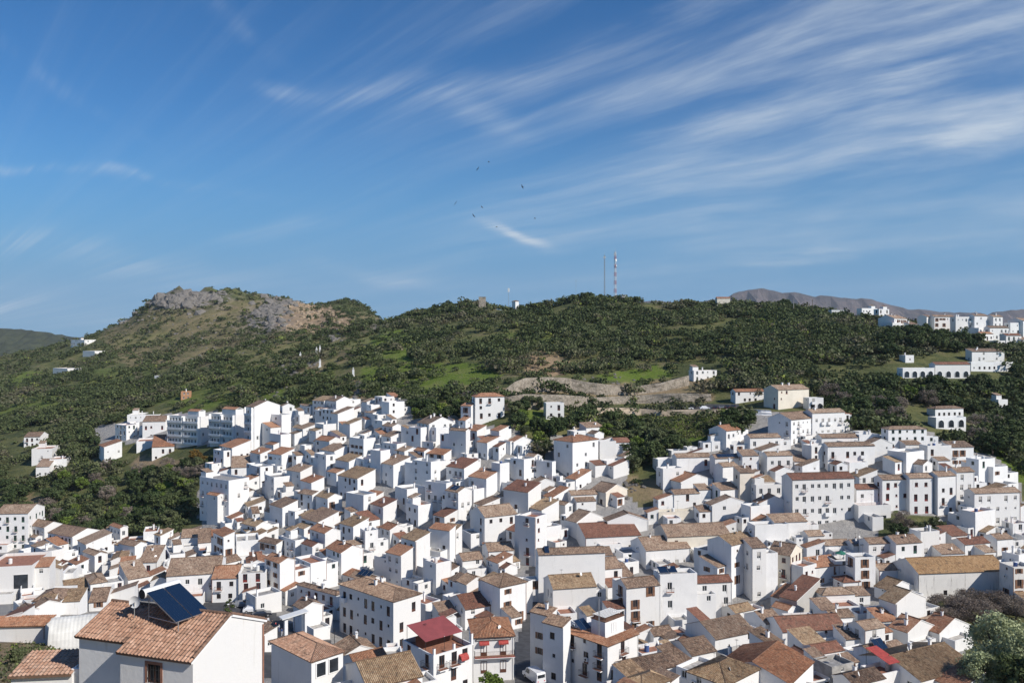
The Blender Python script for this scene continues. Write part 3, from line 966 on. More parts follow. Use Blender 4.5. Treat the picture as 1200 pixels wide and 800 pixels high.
def make_house(C, a, b, H_, th, roof, rmat, opt, rec, drop=None):
    """C = world position of the near corner at the wall foot; a along the sunlit face, b along the other visible face"""
    X, Y, Z = C
    ca, sa = math.cos(th), math.sin(th)
    near = 2 if Y < 95 else (1 if Y < 150 else 0)
    if 'tiles' in opt: near = 2
    wallm = 'whitewash'
    for k in ('cream', 'greyplaster', 'agedwhite', 'ochreplaster', 'concrete'):
        if k in opt: wallm = k
    kind = opt.get('kind', 'house')
    root = empty(kind, (X, Y, Z), th)
    root['tint'] = random.random()
    low = min(H(X + ca * q * a - sa * r * b, Y + sa * q * a + ca * r * b) for q in (0, .5, 1) for r in (0, .5, 1)) - Z - 0.8
    if drop: low = min(low, -drop)
    low = max(low, -25)
    pt = opt.get('pitch', {'sl': .30, 'sf': .30}.get(roof, .42))
    if roof in ('y', 'h') and a > 11: pt *= .8
    if roof in ('x', 'h') and b > 11: pt *= .8
    wt = random.random()
    # openings
    wf = opt.get('wf', 0.45)
    wl = opt.get('wl', 0.55)
    n_st = opt.get('n') or max(1, int(round(H_ / 2.85)))
    sh = H_ / n_st
    style = opt.get('style', random.choice(STYLES))
    faces = {'front': (0.0, (0, 0), a), 'left': (-math.pi / 2, (0, b), b), 'right': (math.pi / 2, (a, 0), b), 'back': (math.pi, (a, b), a)}
    mb = MB()
    wins = []
    for fn, (rot, O, L) in faces.items():
        holes = []
        dens = {'front': wf, 'left': wl, 'right': wf if th < .1 else 0, 'back': 0}[fn]
        if dens > 0 and L > 2.2:
            sp = opt.get('sp', 2.3)
            nc = max(1, int((L - .8) / sp))
            for r in range(n_st):
                for c_ in range(nc):
                    if random.random() > dens: continue
                    ground = r == 0
                    kd = 'w'
                    z = r * sh + 0.95
                    rr = random.random()
                    if 'big' in opt: kd, z = 'b', r * sh + .35
                    elif 'doors' in opt and rr < opt['doors']: kd, z = 'd', r * sh + 0.12
                    elif ground and rr < .3: kd, z = 'd', r * sh + 0.05
                    elif rr < .52 and not ground and sh > 2.4: kd, z = 'd', r * sh + .12
                    elif rr > .86: kd, z = 's', r * sh + 1.3
                    me, pm, wd, ht = window_proto(kd, style, Y < 190)
                    if z + ht > (r + 1) * sh - .12: z = (r + 1) * sh - .12 - ht
                    if z < .02: continue
                    x = .4 + (L - .8) * (c_ + .5) / nc - wd / 2 + random.uniform(-.2, .2)
                    if x < .15 or x + wd > L - .15: continue
                    holes.append((x, x + wd, z, z + ht))
                    wins.append((kd, x, z, rot, O, fn, r))
        for (f2, kd, x, z) in opt.get('wins', ()):
            if f2 == fn:
                me, pm, wd, ht = window_proto(kd, style, Y < 190)
                holes.append((x, x + wd, z, z + ht))
                wins.append((kd, x, z, rot, O, fn, 0))
        wall_face(mb, O, rot, L, low, H_, holes, wallm)
    # gable and shed tops
    if roof == 'y':
        r_ = a / 2 * pt
        mb.face([(0, 0, H_), (a, 0, H_), (a / 2, 0, H_ + r_)], wallm)
        mb.face([(a, b, H_), (0, b, H_), (a / 2, b, H_ + r_)], wallm)
    elif roof == 'x':
        r_ = b / 2 * pt
        mb.face([(0, b, H_), (0, 0, H_), (0, b / 2, H_ + r_)], wallm)
        mb.face([(a, 0, H_), (a, b, H_), (a, b / 2, H_ + r_)], wallm)
    elif roof == 'sl':
        r_ = a * pt
        mb.face([(0, 0, H_), (a, 0, H_), (a, 0, H_ + r_)], wallm)
        mb.face([(a, b, H_), (0, b, H_), (a, b, H_ + r_)], wallm)
        mb.face([(a, 0, H_), (a, b, H_), (a, b, H_ + r_), (a, 0, H_ + r_)], wallm)
    elif roof == 'sf':
        r_ = b * pt
        mb.face([(0, b, H_), (0, 0, H_), (0, b, H_ + r_)], wallm)
        mb.face([(a, 0, H_), (a, b, H_), (a, b, H_ + r_)], wallm)
        mb.face([(a, b, H_), (0, b, H_), (0, b, H_ + r_), (a, b, H_ + r_)], wallm)
    if roof == 'f':
        q = .22
        hp = opt.get('par', .75)
        for (x0, x1, y0, y1) in ((0, a, 0, q), (0, a, b - q, b), (0, q, q, b - q), (a - q, a, q, b - q)):
            mb.face([(x0, y0, H_), (x1, y0, H_), (x1, y1, H_), (x0, y1, H_)], wallm)
        for P, Q in (((q, q), (a - q, q)), ((a - q, q), (a - q, b - q)), ((a - q, b - q), (q, b - q)), ((q, b - q), (q, q))):
            mb.face([(*Q, H_ - hp), (*P, H_ - hp), (*P, H_), (*Q, H_)][::-1], wallm)
    wall = mb.build('wall', root)
    wall['tint'] = wt
    rt = opt.get('lichen', random.random() * .9)
    if roof == 'f':
        fb = MB()
        q = .22
        z = H_ - opt.get('par', .75)
        fb.face([(q, q, z), (a - q, q, z), (a - q, b - q, z), (q, b - q, z)], opt.get('floor', random.choice(['roof_floor', 'terracotta_floor', 'grey_floor', 'roof_floor'])))
        ro = fb.build('terrace_floor', root)
        if opt.get('hut', random.random() < .45) and a > 4.2 and b > 4:
            hw, hd = min(3.0, a * .55), min(3.0, b * .6)
            hb = MB()
            x0 = random.choice([.3, a - hw - .3])
            y0 = b - hd - .3
            hb.box(x0, x0 + hw, y0, y0 + hd, z + .003, z + 2.35, wallm)
            ho = hb.build('stair_room', root)
            ho['tint'] = wt
            rb = tile_roof(random.choice(['sf', 'sl', 'sf']), hw, hd, z + 2.36, .28, rmat, 0, .2, .08)
            oo = rb.build('roof', ho, (x0, y0, 0))
            oo['tint'] = rt
    else:
        mbr = tile_roof(roof, a, b, H_, pt, rmat, near)
        ro = mbr.build('roof', root)
        ro['tint'] = rt
    # chimneys
    nch = opt.get('ch')
    if nch is None: nch = 1 if random.random() < .38 else 0
    for i in range(nch):
        x, y = random.uniform(.2, .8) * a, random.uniform(.35, .75) * b
        if roof == 'y': z = H_ + min(x, a - x) * pt
        elif roof == 'x': z = H_ + min(y, b - y) * pt
        elif roof == 'sl': z = H_ + x * pt
        elif roof == 'sf': z = H_ + y * pt
        elif roof == 'h': z = H_ + min(x, y, a - x, b - y) * pt
        else: z = H_ - .7
        chimney(ro, x, y, z, random.uniform(.8, 1.35) + (.7 if roof == 'f' else 0))
    wa = opt.get('bal', .3)
    for (kd, x, z, rot, O, fn, r) in wins:
        ux, uy = math.cos(rot), math.sin(rot)
        put_window(root, kd, style, Y < 190, (O[0] + ux * x, O[1] + uy * x, z), rot)
        if kd == 'd' and r > 0 and random.random() < wa:
            balcony(root, (O[0] + ux * (x - .35), O[1] + uy * (x - .35), z - .02), rot, 1.75, .75, Y < 150, random.random() < .2 and 'iron' not in opt)
    # television aerials
    if Y < 260 and random.random() < (0 if Y < 90 else opt.get('aer', .38)):
        ab = MB()
        x, y = random.uniform(.3, .7) * a, random.uniform(.4, .8) * b
        z = H_ - .5
        ab.tube((x, y, z), (x, y, z + 3.1), .022, .022, 'iron', 4)
        for k_ in range(5):
            ab.tube((x - .35, y - .25 + .13 * k_, z + 3), (x + .35, y - .25 + .13 * k_, z + 3), .010, .010, 'iron', 3)
        ab.tube((x, y - .4, z + 3), (x, y + .4, z + 3), .012, .012, 'iron', 3)
        ab.build('aerial', root)
    if 95 < Y < 230 and 'nodish' not in opt and random.random() < .22:
        db = MB()
        x, y = random.uniform(.2, .8) * a, random.uniform(.15, .5) * b
        zt = H_ + (min(y, b - y) * pt if roof == 'x' else min(x, a - x) * pt if roof == 'y' else 0)
        d_ = Vector((.55, -.75, .35)).normalized()
        db.tube((x, y, zt - .5), (x, y, zt + 1.0), .025, .025, 'steel', 5)
        db.tube(Vector((x, y, zt + 1.0)), Vector((x, y, zt + 1.0)) + d_ * .07, .26, .38, 'frame_white', 14)
        db.build('dish', root)
    if roof == 'f' and Y < 260 and random.random() < .35:
        db = MB()
        x, y = random.uniform(.3, .7) * a, random.uniform(.4, .7) * b
        z_ = H_ - opt.get('par', .75)
        db.tube((x, y, z_ + .01), (x, y, z_ + 1.2), .45, .45, random.choice(['frame_white', 'roof_floor', 'cloth_blue']), 12)
        db.tube((x, y, z_ + 1.2), (x, y, z_ + 1.35), .45, .15, 'frame_white', 12)
        db.build('water_tank', root)
    if Y < 240 and random.random() < .5:      # air conditioner or meter box and a drain pipe on the shaded wall
        db = MB()
        y, z_ = random.uniform(.2, .8) * b, random.uniform(.35, .85) * H_
        db.box(-.32, -.003, y, y + .8, z_, z_ + .55, 'frame_white')
        db.tube((-.34, y + .4, z_ + .28), (-.322, y + .4, z_ + .28), .22, .22, 'iron', 10)
        db.build('air_conditioner', root)
        db = MB()
        x = random.choice([.12, a - .15])
        db.tube((x, -.07, .1), (x, -.07, H_ - .1), .05, .05, random.choice(['roof_floor', 'frame_white', 'terracotta_floor']), 6)
        db.build('drainpipe', root)
    for (i, j) in occ_cells(X + ca * a / 2 - sa * b / 2, Y + sa * a / 2 + ca * b / 2, a, b, th): OCC[i, j] = True
    rec.update(dict(root=root, a=a, b=b, H=H_, roof=roof, rmat=rmat, wall=wallm, n=n_st, ch=nch, Y=Y, nwin=len(wins), X=X))
    ctr = (X + ca * a / 2 - sa * b / 2, Y + sa * a / 2 + ca * b / 2)
    rec['px'], rec['py'] = proj(ctr[0], ctr[1], Z + H_)
    RECORDS.append(rec)
    return root


RM = {'G': 'tile_gold', 'B': 'tile_brown', 'O': 'tile_orange', 'C': 'tile_ochre', 'R': 'tile_rust', 'K': 'tile_clay'}


def spec_house(line, **kw):
    """xL xC xR yE yB theta roof tile [key=value ...]: photograph measurements of the near corner, the far ends of both visible walls, the eave and the foot"""
    p = line.split()
    xL, xC, xR, yE, yB, th = map(float, p[:6])
    roof, tile = p[6], p[7]
    opt = dict(kw)
    for q in p[8:]:
        if '=' in q:
            k, v = q.split('=')
            try: v = float(v)
            except ValueError: pass
            opt[k] = v
        else: opt[q] = True
    for q_, m_, a_ in (('wf', 1.25, .06), ('wl', 1.15, .06)):
        if opt.get(q_): opt[q_] = min(.97, opt[q_] * m_ + a_)
    if 'n' in opt: opt['n'] = int(opt['n'])
    if 'ch' in opt: opt['ch'] = int(opt['ch'])
    if 'hut' in opt: opt['hut'] = bool(opt['hut'])
    if 'style' in opt: opt['style'] = int(opt['style'])
    th = R(th)
    if 'Y' in opt:
        Y = opt['Y']
        X, Z = (xC - CX) / F * Y, (CY - yB) / F * Y
    else:
        X, Y, Z = hit(xC, yB)
    uL, uR = (xL - CX) / F, (xR - CX) / F
    a = (uR * Y - X) / max(.05, math.cos(th) - uR * math.sin(th))
    b = (X - uL * Y) / max(.05, math.sin(th) + uL * math.cos(th))
    a = min(max(a, 2.2), 60)
    bmin = opt.get('bmin', 4.2)
    bmax = opt.get('bmax', max(8.5, 1.45 * a) if a < 9 else 14)
    b = min(max(b, bmin), max(bmax, bmin)) if b > 0 else max(bmin, min(bmax, .9 * a))
    He = (CY - yE) / F * Y - Z
    Hh = max(He, 2.0)
    rec = {'hand': True, 'pxc': (xL + xR) / 2, 'pyc': (yE + yB) / 2, 'label': opt.get('label'), 'desc': opt.get('desc')}
    return make_house((X, Y, Z), a, b, Hh, th, roof, RM[tile], opt, rec)
HOUSES = '''
# left edge and lower left
-8 -6 33 602 645 5 x B n=4 wf=.7 bal=.6
24 52 73 618 640 62 y B wl=.9 wf=0 sp=2 ch=1
56 85 119 629 648 62 y B wl=.95 wf=.2 sp=2
127 141 150 619 640 50 y O wl=.9
22 50 60 637 650 60 f R wl=.8 floor=terracotta_floor hut=0
40 55 75 646 674 50 f B wl=0 wf=0 hut=0
-24 -20 38 665 706 12 f B wf=0 hut=0 bmin=9
91 101 131 638 652 45 sl B wf=.1
94 111 124 651 670 50 y B wf=.2 wl=.0
80 90 104 662 680 48 sl O wf=.2
68 71 86 672 692 15 f O wf=.1
40 45 70 680 699 20 f B wf=.1
97 106 125 684 704 35 h B wf=.3 wl=.1
126 130 148 657 672 20 y C wf=.4
50 60 72 665 678 50 sl C
133 158 172 640 655 60 y B wl=.8 wf=.1
160 162 184 659 684 8 sf B wf=.5
134 138 156 673 692 20 sf O wf=.3
181 188 203 628 648 50 sl C wf=0 wl=.5
208 212 232 630 644 15 x B wf=.4
196 201 213 632 646 40 sl B
165 168 185 623 641 20 f B hut=0
190 195 258 675 706 14 x B wf=.25 ch=0 bmin=9
193 199 217 650 668 30 f B wf=.1
228 232 248 636 649 20 sf B
244 248 279 678 706 8 x O wf=.8 bal=.9 n=2 style=1
188 191 206 664 682 20 f B wf=.1 hut=0
136 150 175 679 698 40 sf B
250 262 275 629 664 40 sl O wl=.8 n=3
37 39 71 704 721 10 h B wf=.1 ch=0
22 28 45 719 729 45 y B wf=0 ch=0
-24 -20 53 735 751 4 sf O wf=.0 ch=0 bmin=3 bmax=3 pitch=.12 nodish aer=0 tag=longwall
101 104 125 708 716 15 x B wf=.3 ch=0
20 24 40 690 706 30 f B hut=0
# ravine-side outliers on the left
107 122 143 524 543 38 sl O wf=.4 wl=.1 n=2
34 37 61 526 546 15 f B wf=.1 hut=1
40 42 58 547 559 12 sf B wf=.6 n=1
55 58 78 538 551 18 f B wf=.2 hut=0
25 28 47 512 524 10 x B wf=.9 ch=0
146 149 187 486 499 12 f B wf=.6 hut=1 ch=2 kind=villa
114 148 161 498 516 60 f B wl=.9 wf=.5 kind=villa hut=0 floor=terracotta_floor
164 167 194 494 514 10 x B wf=.5 n=2 ch=0
155 160 190 517 531 20 f O wf=.3 hut=0
172 178 204 524 540 20 sf O wf=.6 style=1
210 212 224 459 469 20 f O ochreplaster wf=.9 hut=0 label=|ochre_house
# balconied apartment blocks
197 235 247 488 521 64 f B n=4 wf=.05 wl=1 doors=1 bal=0 sp=1.9 style=0 bmax=26 ch=1 kind=apartment_block hut=0 tag=aptA
246 276 298 486 521 60 f B n=4 wf=.05 wl=1 doors=1 bal=0 sp=1.9 style=0 bmax=20 ch=1 kind=apartment_block hut=0 tag=aptB
288 298 328 477 527 55 y B n=5 wf=.04 wl=1 doors=1 bal=0 sp=2.2 style=0 kind=apartment_block ch=1 tag=aptC
328 331 345 476 497 30 y B wf=.1 ch=1
316 330 341 486 513 50 f B wf=.05 wl=.4 hut=0
314 329 341 509 532 48 f B wf=.05 wl=.1 hut=0
257 272 294 525 546 45 sl O wf=.3
250 262 273 528 552 50 f B wl=.5 wf=.2 hut=0
292 305 318 532 549 45 sl O wf=.2
306 330 345 533 553 52 sl O wl=.9 wf=.2
# crest of the centre
355 364 370 476 491 45 y B
364 380 392 470 489 50 sl C wl=.9 wf=.2
382 394 413 470 488 45 y B wf=0 wl=.9 ch=2
365 391 398 480 502 50 f B wl=.9 wf=.1 hut=0
388 396 415 485 504 42 sl B wf=.15
345 351 363 486 503 40 f B wf=.3
369 379 394 497 514 40 f B wf=0 wl=.1 hut=0
424 430 440 471 483 40 sl B wf=.4
439 448 462 465 481 40 f B wf=.3 hut=0
447 456 474 471 495 40 f B wf=.12 wl=.0 hut=0 ch=0
430 437 452 484 498 40 sl B wf=.2
438 448 460 493 507 40 f B wf=.3
448 460 472 500 517 42 y B wf=.1
447 458 471 512 529 42 sl B wf=.1 wl=.5
420 427 445 510 527 35 f B wf=.3 wl=.3 hut=0
402 410 424 497 513 40 sl C wf=.2
345 355 371 503 517 35 sl B wf=.2
362 386 401 517 534 50 y O wf=.3 wl=.2
367 392 407 529 547 50 sl B wl=.4 wf=.1
352 357 365 522 541 40 f B wf=.5 hut=0
405 426 440 514 537 48 f B wl=.4 wf=0 hut=0
448 465 476 520 539 50 f B wl=.9 wf=0 hut=0
434 446 457 528 566 50 f B wl=.04 wf=0 hut=0 ch=0
463 474 484 529 544 44 sl B wf=.1
479 493 500 501 527 55 f B wl=.12 wf=0 hut=0 ch=0
489 503 533 497 521 35 y B wf=.3 wl=.4 ch=3 desc=cluster
485 497 506 529 546 45 y O wl=.7
# upper centre
553 557 591 465 500 16 h O n=4 wf=.5 wl=.3 ch=0 sp=3 tag=tall4
540 552 557 476 502 60 sl O wl=.9 wf=0 n=3 ch=0
527 546 551 505 538 58 y B wl=.5 wf=.0
545 559 570 505 525 50 sl O wl=.7 wf=.1
559 571 586 519 539 42 sl O wf=0 wl=.4
575 585 596 505 526 42 sl O wf=.15 wl=.6
595 602 625 518 532 30 y O wf=.2 wl=.6 ch=1
585 598 604 517 533 50 f B wl=.8 wf=0 hut=0
504 511 526 501 523 35 f B wf=.4 wl=.3 hut=0
500 520 529 533 548 55 sl O wl=.8 wf=0
541 547 561 532 547 35 f O wf=.7
578 586 597 543 576 42 f B wf=.05 wl=.1 hut=0 ch=0
598 614 628 538 569 48 f B wf=.5 wl=.3 hut=0 n=3
622 647 651 541 568 55 f B wl=.55 wf=0 hut=0
500 508 524 541 567 38 f B wf=.05 wl=.4 ch=0
523 544 561 549 573 50 sl R wl=.9 wf=.0 bal=.6
549 570 586 561 587 48 sl O wf=.0 wl=.3
481 505 516 541 577 52 f B wl=.4 wf=.1 hut=0
498 523 530 566 602 58 f B wl=.5 wf=0 hut=0
522 537 553 577 619 45 y B wl=.8 wf=.25 n=4 ch=0 solar tag=solar
550 555 568 573 596 40 f B wf=0 hut=0
551 568 606 606 641 28 x B wf=.4 wl=.5 n=3 ch=0 sp=3.2
585 619 634 577 614 52 sl R wl=.25 wf=.1
612 619 632 583 602 38 f B wf=.9 n=1 hut=0
637 648 667 583 601 42 sl O wf=.15 wl=.1
619 635 655 598 622 40 sl C wf=.1
608 627 641 606 664 55 f B wl=.6 wf=.2 hut=0 n=5
630 638 658 618 646 35 f B wf=.2
# big four-storey house and its annexes
649 671 701 518 562 42 h O n=4 wf=.5 wl=.5 ch=1 sp=3 style=0 tag=big4
680 687 707 501 515 30 sf B wf=.2
700 703 722 517 538 12 f B wf=0 hut=0 ch=0
703 711 732 540 556 28 f B wf=0 hut=0 ch=0
663 675 693 562 576 42 sl O wf=.6 wl=.1 n=1
692 710 735 577 594 38 y B cream wf=.35 wl=.3 n=1 ch=0 kind=chapel tag=chapel
664 669 700 580 598 14 x B wf=.7 n=1
626 629 650 566 581 20 y B wf=.5 n=1 ch=1
# around the green notch to the right
831 851 868 505 528 38 x O wf=.8 wl=.05 ch=1 style=0
831 834 864 517 529 10 f B wf=.6
873 879 915 513 537 12 x B wf=.5 wl=0 n=2
834 838 870 537 562 10 x B wf=.1 ch=0 solar
867 870 889 534 562 8 sf B wf=.5
790 793 833 536 558 10 x B wf=.1 wl=.1 n=2
770 777 801 549 574 20 f B wf=.25 hut=0
784 798 835 565 581 25 y O wf=.3 ch=0
784 790 820 579 598 14 x B wf=.2
838 847 865 547 573 25 x B wf=.5 wl=0
864 867 884 554 590 12 sf B cream wf=0 n=3
838 844 866 574 594 20 sf B wf=0
883 886 918 568 594 10 f O wf=.2 hut=1
896 899 929 534 562 10 x B wf=.7 n=2
784 787 806 528 542 14 f B wf=0 hut=0
768 771 790 538 554 14 f B wf=0 hut=0
886 890 926 590 616 10 y O wf=0 wl=.1
871 879 903 593 622 20 f R wf=0 hut=0
828 834 880 592 612 12 y B wf=.05
903 907 946 612 636 10 sf B wf=.2
880 884 925 615 646 10 f B wf=.03 hut=0 ch=0
900 927 955 492 522 36 x B wf=.7 wl=.5 n=3 bal=.8
941 952 990 484 512 20 x B wf=.8 n=2 ch=1 doors=.5
959 963 1006 513 526 8 x B wf=.6 n=1
965 970 1025 523 552 8 x B wf=.4 n=2
942 951 971 522 552 22 f B wf=.4 wl=.1 hut=0
926 931 953 541 556 16 sf B wf=.7
1037 1041 1086 503 528 6 h B wf=.7 n=3 ch=0
1004 1007 1031 509 522 6 f B wf=0 hut=0
1016 1020 1046 520 542 8 y B wf=.5
1040 1062 1083 530 556 32 f B wf=.1 wl=.1 hut=0
1083 1087 1115 522 547 8 f B wf=.4 hut=0
1111 1114 1141 524 547 8 sf B wf=.6
1134 1147 1166 538 572 24 f B wf=.3 hut=0
1158 1164 1181 547 574 22 f B wf=.3 hut=0
916 928 1001 562 620 9 x R wf=.75 wl=0 n=4 ch=0 sp=2.2 style=0 tag=inn
999 1003 1029 573 602 8 x R wf=.5 n=2 style=0
1003 1006 1044 592 612 6 f B wf=1 n=1 big sp=3 hut=0 tag=glazed
1029 1034 1066 562 600 8 x B wf=.6 n=3 ch=0
1063 1066 1093 560 602 6 x B wf=.6 n=3 ch=0
1089 1099 1120 558 604 16 x B wf=.4 wl=.3 n=4
1117 1121 1142 553 588 10 x B wf=.6 n=3
1135 1142 1196 578 616 9 x B wf=.7 n=3 sp=2.6
1127 1143 1166 600 634 26 f B wf=.0 wl=0 hut=0 ch=0
1157 1168 1187 632 651 14 x B wf=.5 n=1
1184 1187 1206 613 634 8 f O wf=.5
1113 1130 1160 638 655 16 x R wf=.8 n=1 ch=1
1099 1103 1130 649 660 8 sf B wf=0
1067 1079 1101 623 652 14 f B wf=.5 hut=0
1031 1050 1080 637 664 14 x B wf=.8 n=2 sp=2.3
1011 1018 1051 637 664 10 x B wf=.8 n=2
1176 1194 1212 650 672 30 f B wf=.1 hut=0
1064 1076 1181 672 703 7 x G agedwhite wf=.35 wl=0 n=1 ch=0 sp=4 kind=church_hall bmin=10 pitch=.45 tag=hall style=1
1182 1187 1212 664 716 8 f B agedwhite wf=.4 hut=0
# right, middle band
900 926 940 651 692 52 y B cream wl=.6 wf=.3 style=3 n=3
930 941 957 664 697 35 f B wf=.8 style=3 n=2 hut=0 floor=terracotta_floor
943 947 966 628 642 10 x B wf=.7
964 967 997 639 654 8 x B wf=.8 n=1
994 1000 1018 639 656 10 x B wf=.6 n=1 solar
998 1002 1026 653 692 8 f B wf=.95 n=3 doors=1 style=2 hut=0
974 978 1001 656 679 8 f B wf=.6 n=2 hut=0
944 955 988 665 688 20 sf O wf=.2
984 988 1007 682 695 10 h R wf=0 ch=0
961 964 1002 697 716 8 h B wf=.8 n=1 ch=0
913 934 961 704 724 40 sl R greyplaster wf=.3 wl=.3
1026 1030 1055 668 686 8 x B wf=.3
1034 1042 1072 692 706 24 y C wf=0 ch=0
1035 1050 1085 707 743 26 y C greywall wf=0 wl=0 n=3 ch=0
1048 1064 1094 741 764 30 y O wf=.1 wl=.1 ch=2
1086 1101 1136 742 760 30 y O wf=.05 wl=.6 ch=1 n=1
1052 1078 1144 798 818 26 x C wf=.25 ch=2 bmin=12 tag=bigbrown
1001 1022 1048 768 790 26 x B wf=.7 n=1 ch=0 solar
1022 1032 1064 790 816 24 f O wf=0 hut=0 floor=terracotta_floor
941 958 989 766 784 20 x R wf=.4 n=1 ch=0 tag=redhut
955 975 1001 781 815 24 f B concrete wf=.3 hut=0
988 1000 1037 803 830 25 x B wf=.2
905 925 953 802 834 52 x O wf=.35 wl=0 ch=0 bmin=12
912 917 992 740 762 8 x R wf=.15 n=2 ch=0 bmin=8
872 897 918 731 752 22 x B wf=.2 wl=.2 bmin=7
967 975 1001 724 742 12 x B wf=.8 n=1
996 1013 1037 738 768 22 x B wf=.6 n=2
986 991 1017 749 768 12 sf B wf=.5
1000 1005 1031 719 732 8 f O wf=0 hut=0 floor=terracotta_floor
1027 1030 1052 728 748 10 sf O wf=.2
# bottom right of the street
808 838 885 749 776 26 x B wf=.3 wl=0 ch=0 bmin=9 tiles
795 810 839 768 790 26 x B wf=.1 ch=0 bmin=7 tiles
851 861 884 718 732 28 x C wf=0 ch=0
806 851 890 803 836 42 h C wf=.3 tiles ch=0
878 902 917 757 800 38 sf B wf=.3 wl=.5 n=2
838 868 897 776 796 30 f B greyplaster wf=.1 hut=0 floor=grey_floor
661 712 748 757 815 44 f K bmax=20 wf=.5 wl=.9 hut=0 n=4 doors=.75 bal=.95 style=1 iron drop=4 tag=corner
721 734 773 689 742 18 x B wf=.25 n=4 ch=0 sp=3
770 773 817 673 737 9 f B wf=.3 n=3 hut=0 sp=3
814 817 858 683 727 9 x R wf=.4 n=3 ch=0
829 857 882 639 702 38 x C wf=.5 wl=0 n=4 ch=0 sp=3
878 881 898 642 704 14 sf B wf=.6 n=4 ch=0
739 757 809 645 667 14 x B wf=.6 wl=0 n=1 ch=1
663 686 751 630 650 12 x R wf=.3 wl=.2 n=1 ch=0 sp=5
662 676 708 612 632 38 y B wf=0 wl=.4 ch=0
707 712 760 611 630 8 y B wf=.0 hut=0 ch=0
777 782 856 629 656 10 x B cream wf=.35 n=2 ch=0 sp=4 bmin=10
768 772 815 600 614 8 f R cream wf=0 hut=0
628 631 709 650 706 8 x B wf=.1 n=3 ch=0 sp=3 tag=bluepanel
637 648 699 690 726 12 x C wf=.1 wl=.2 n=2 ch=0 bmin=8
689 704 729 667 694 18 x B wf=.3 wl=0 ch=0
745 752 786 766 790 24 f O wf=0 hut=0 floor=terracotta_floor
717 739 797 791 822 26 x B wf=.1 wl=0 ch=0 tiles
762 766 790 745 760 20 x B wf=.5 ch=0
770 800 815 782 812 40 sf B wf=.2
732 752 785 808 836 36 h C ch=0 tiles
624 644 652 722 794 52 sl B wl=.5 wf=0 n=4
639 660 666 735 806 52 sl B wl=.7 wf=0 n=3
# left of the street
472 508 555 768 824 40 f B bmax=20 wl=.7 wf=.4 n=3 hut=0 floor=terracotta_floor ch=0 tag=canopy doors=.3 style=1
547 555 602 747 800 8 h O bmax=9 bmin=9 wf=0 wl=0 n=2 ch=0 tiles tag=orangehip
398 461 493 705 764 48 h B bmax=26 tag=longstreet wl=.9 wf=.15 n=3 doors=.7 bal=.5 ch=2 tiles
348 394 401 697 726 54 h B bmax=18 wl=.7 wf=0 n=2 bmin=6 ch=1
401 434 449 682 700 50 y B wl=.4 wf=0
310 328 346 660 706 46 y O wl=.6 wf=0 n=4
275 279 311 672 705 10 f B wf=.9 n=3 style=3 doors=.6 bal=.2 hut=0
284 290 313 662 680 20 y O wf=.0 n=1
344 364 383 660 694 42 f B wf=.1 wl=.3 hut=0 floor=terracotta_floor
382 400 426 648 679 42 y O wl=.7 wf=0 n=3 ch=1
360 381 399 625 660 44 y O wl=.6 wf=.0 n=3
324 346 361 633 658 46 f C wl=.9 wf=.1
303 324 331 638 658 56 sl B wl=.6 wf=0
271 277 304 634 659 20 f B wf=.0 hut=0 ch=0
288 297 313 630 645 40 sl C wf=.2
452 470 484 651 690 50 sl O wl=.8 wf=0 n=3
470 487 504 634 676 44 sl C wl=.7 wf=0 n=3 kind=house
503 527 534 622 662 60 sl O wl=.4 wf=0 n=3
445 457 475 621 642 42 y O wf=.15 wl=.7 n=2
398 414 432 617 640 46 sl C wl=.5 wf=0
422 428 443 622 657 30 f B wf=.8 bal=1 doors=.9 n=3 hut=0
498 511 529 660 697 42 f B wf=0 wl=.2 hut=0 ch=0
566 572 602 646 666 14 x B wf=.2 ch=0
534 542 566 657 676 22 x B wf=.4 ch=0
535 547 571 685 708 38 y B wl=.0 wf=0 ch=0 tiles
563 586 617 688 733 36 h B wl=.1 wf=.4 n=3 ch=1 tiles
573 584 601 660 676 36 sl O wf=.3 ch=0
526 545 575 714 738 28 x R wf=.2 ch=0 tiles
# east flank below the crest
234 268 292 563 611 56 f B bmax=24 n=4 wl=.75 wf=.25 kind=apartment_block hut=1 style=4
266 271 293 548 565 18 sf B wf=.3
269 279 289 581 602 42 sl B wf=.5
286 291 311 594 609 25 sl C wf=.4
289 294 309 583 598 30 f B wf=.3 hut=0
266 272 285 608 620 40 sl O wf=0 ch=0
278 300 317 617 637 50 y C wl=.2 wf=0
283 289 311 623 638 30 sl C wf=0
293 305 320 547 572 45 f B wl=.6 wf=.4 hut=0
310 321 343 559 588 38 f B wf=.5 wl=.4 hut=0 n=3
314 331 349 595 618 45 sl B wl=.3 wf=.1
324 330 348 577 593 35 f B wf=.1
317 325 333 546 560 40 f B
331 352 366 553 574 50 sl B wl=.2 wf=0
368 382 395 533 560 42 f B wf=.15 wl=.2 hut=0 ch=0
393 409 424 541 562 45 sl C wf=0 wl=.1
417 427 437 538 558 42 f B wf=.3 hut=0
444 461 481 545 572 42 sl B wf=.05 wl=.15
352 365 380 566 583 42 sl O wf=0 wl=.1
391 419 440 561 588 48 sl C wl=.6 wf=.25
370 384 401 584 609 45 y C wl=.2 wf=.4
395 426 441 580 613 52 f B wl=.15 wf=.3 hut=0
434 449 465 594 617 42 sl R wf=0 wl=.2
349 366 373 580 606 55 sl B wl=.7 wf=0
353 373 397 612 634 45 sl B wl=.3 wf=.1
463 477 500 573 602 40 f B wf=.1 wl=.5
476 490 507 592 618 40 f B wf=.2 wl=.5 bal=.9
# hillside houses beyond the village
808 813 840 434 447 20 f B wf=.5 hut=1 kind=villa
858 862 896 459 473 12 x O wf=.6 wl=.3 kind=villa
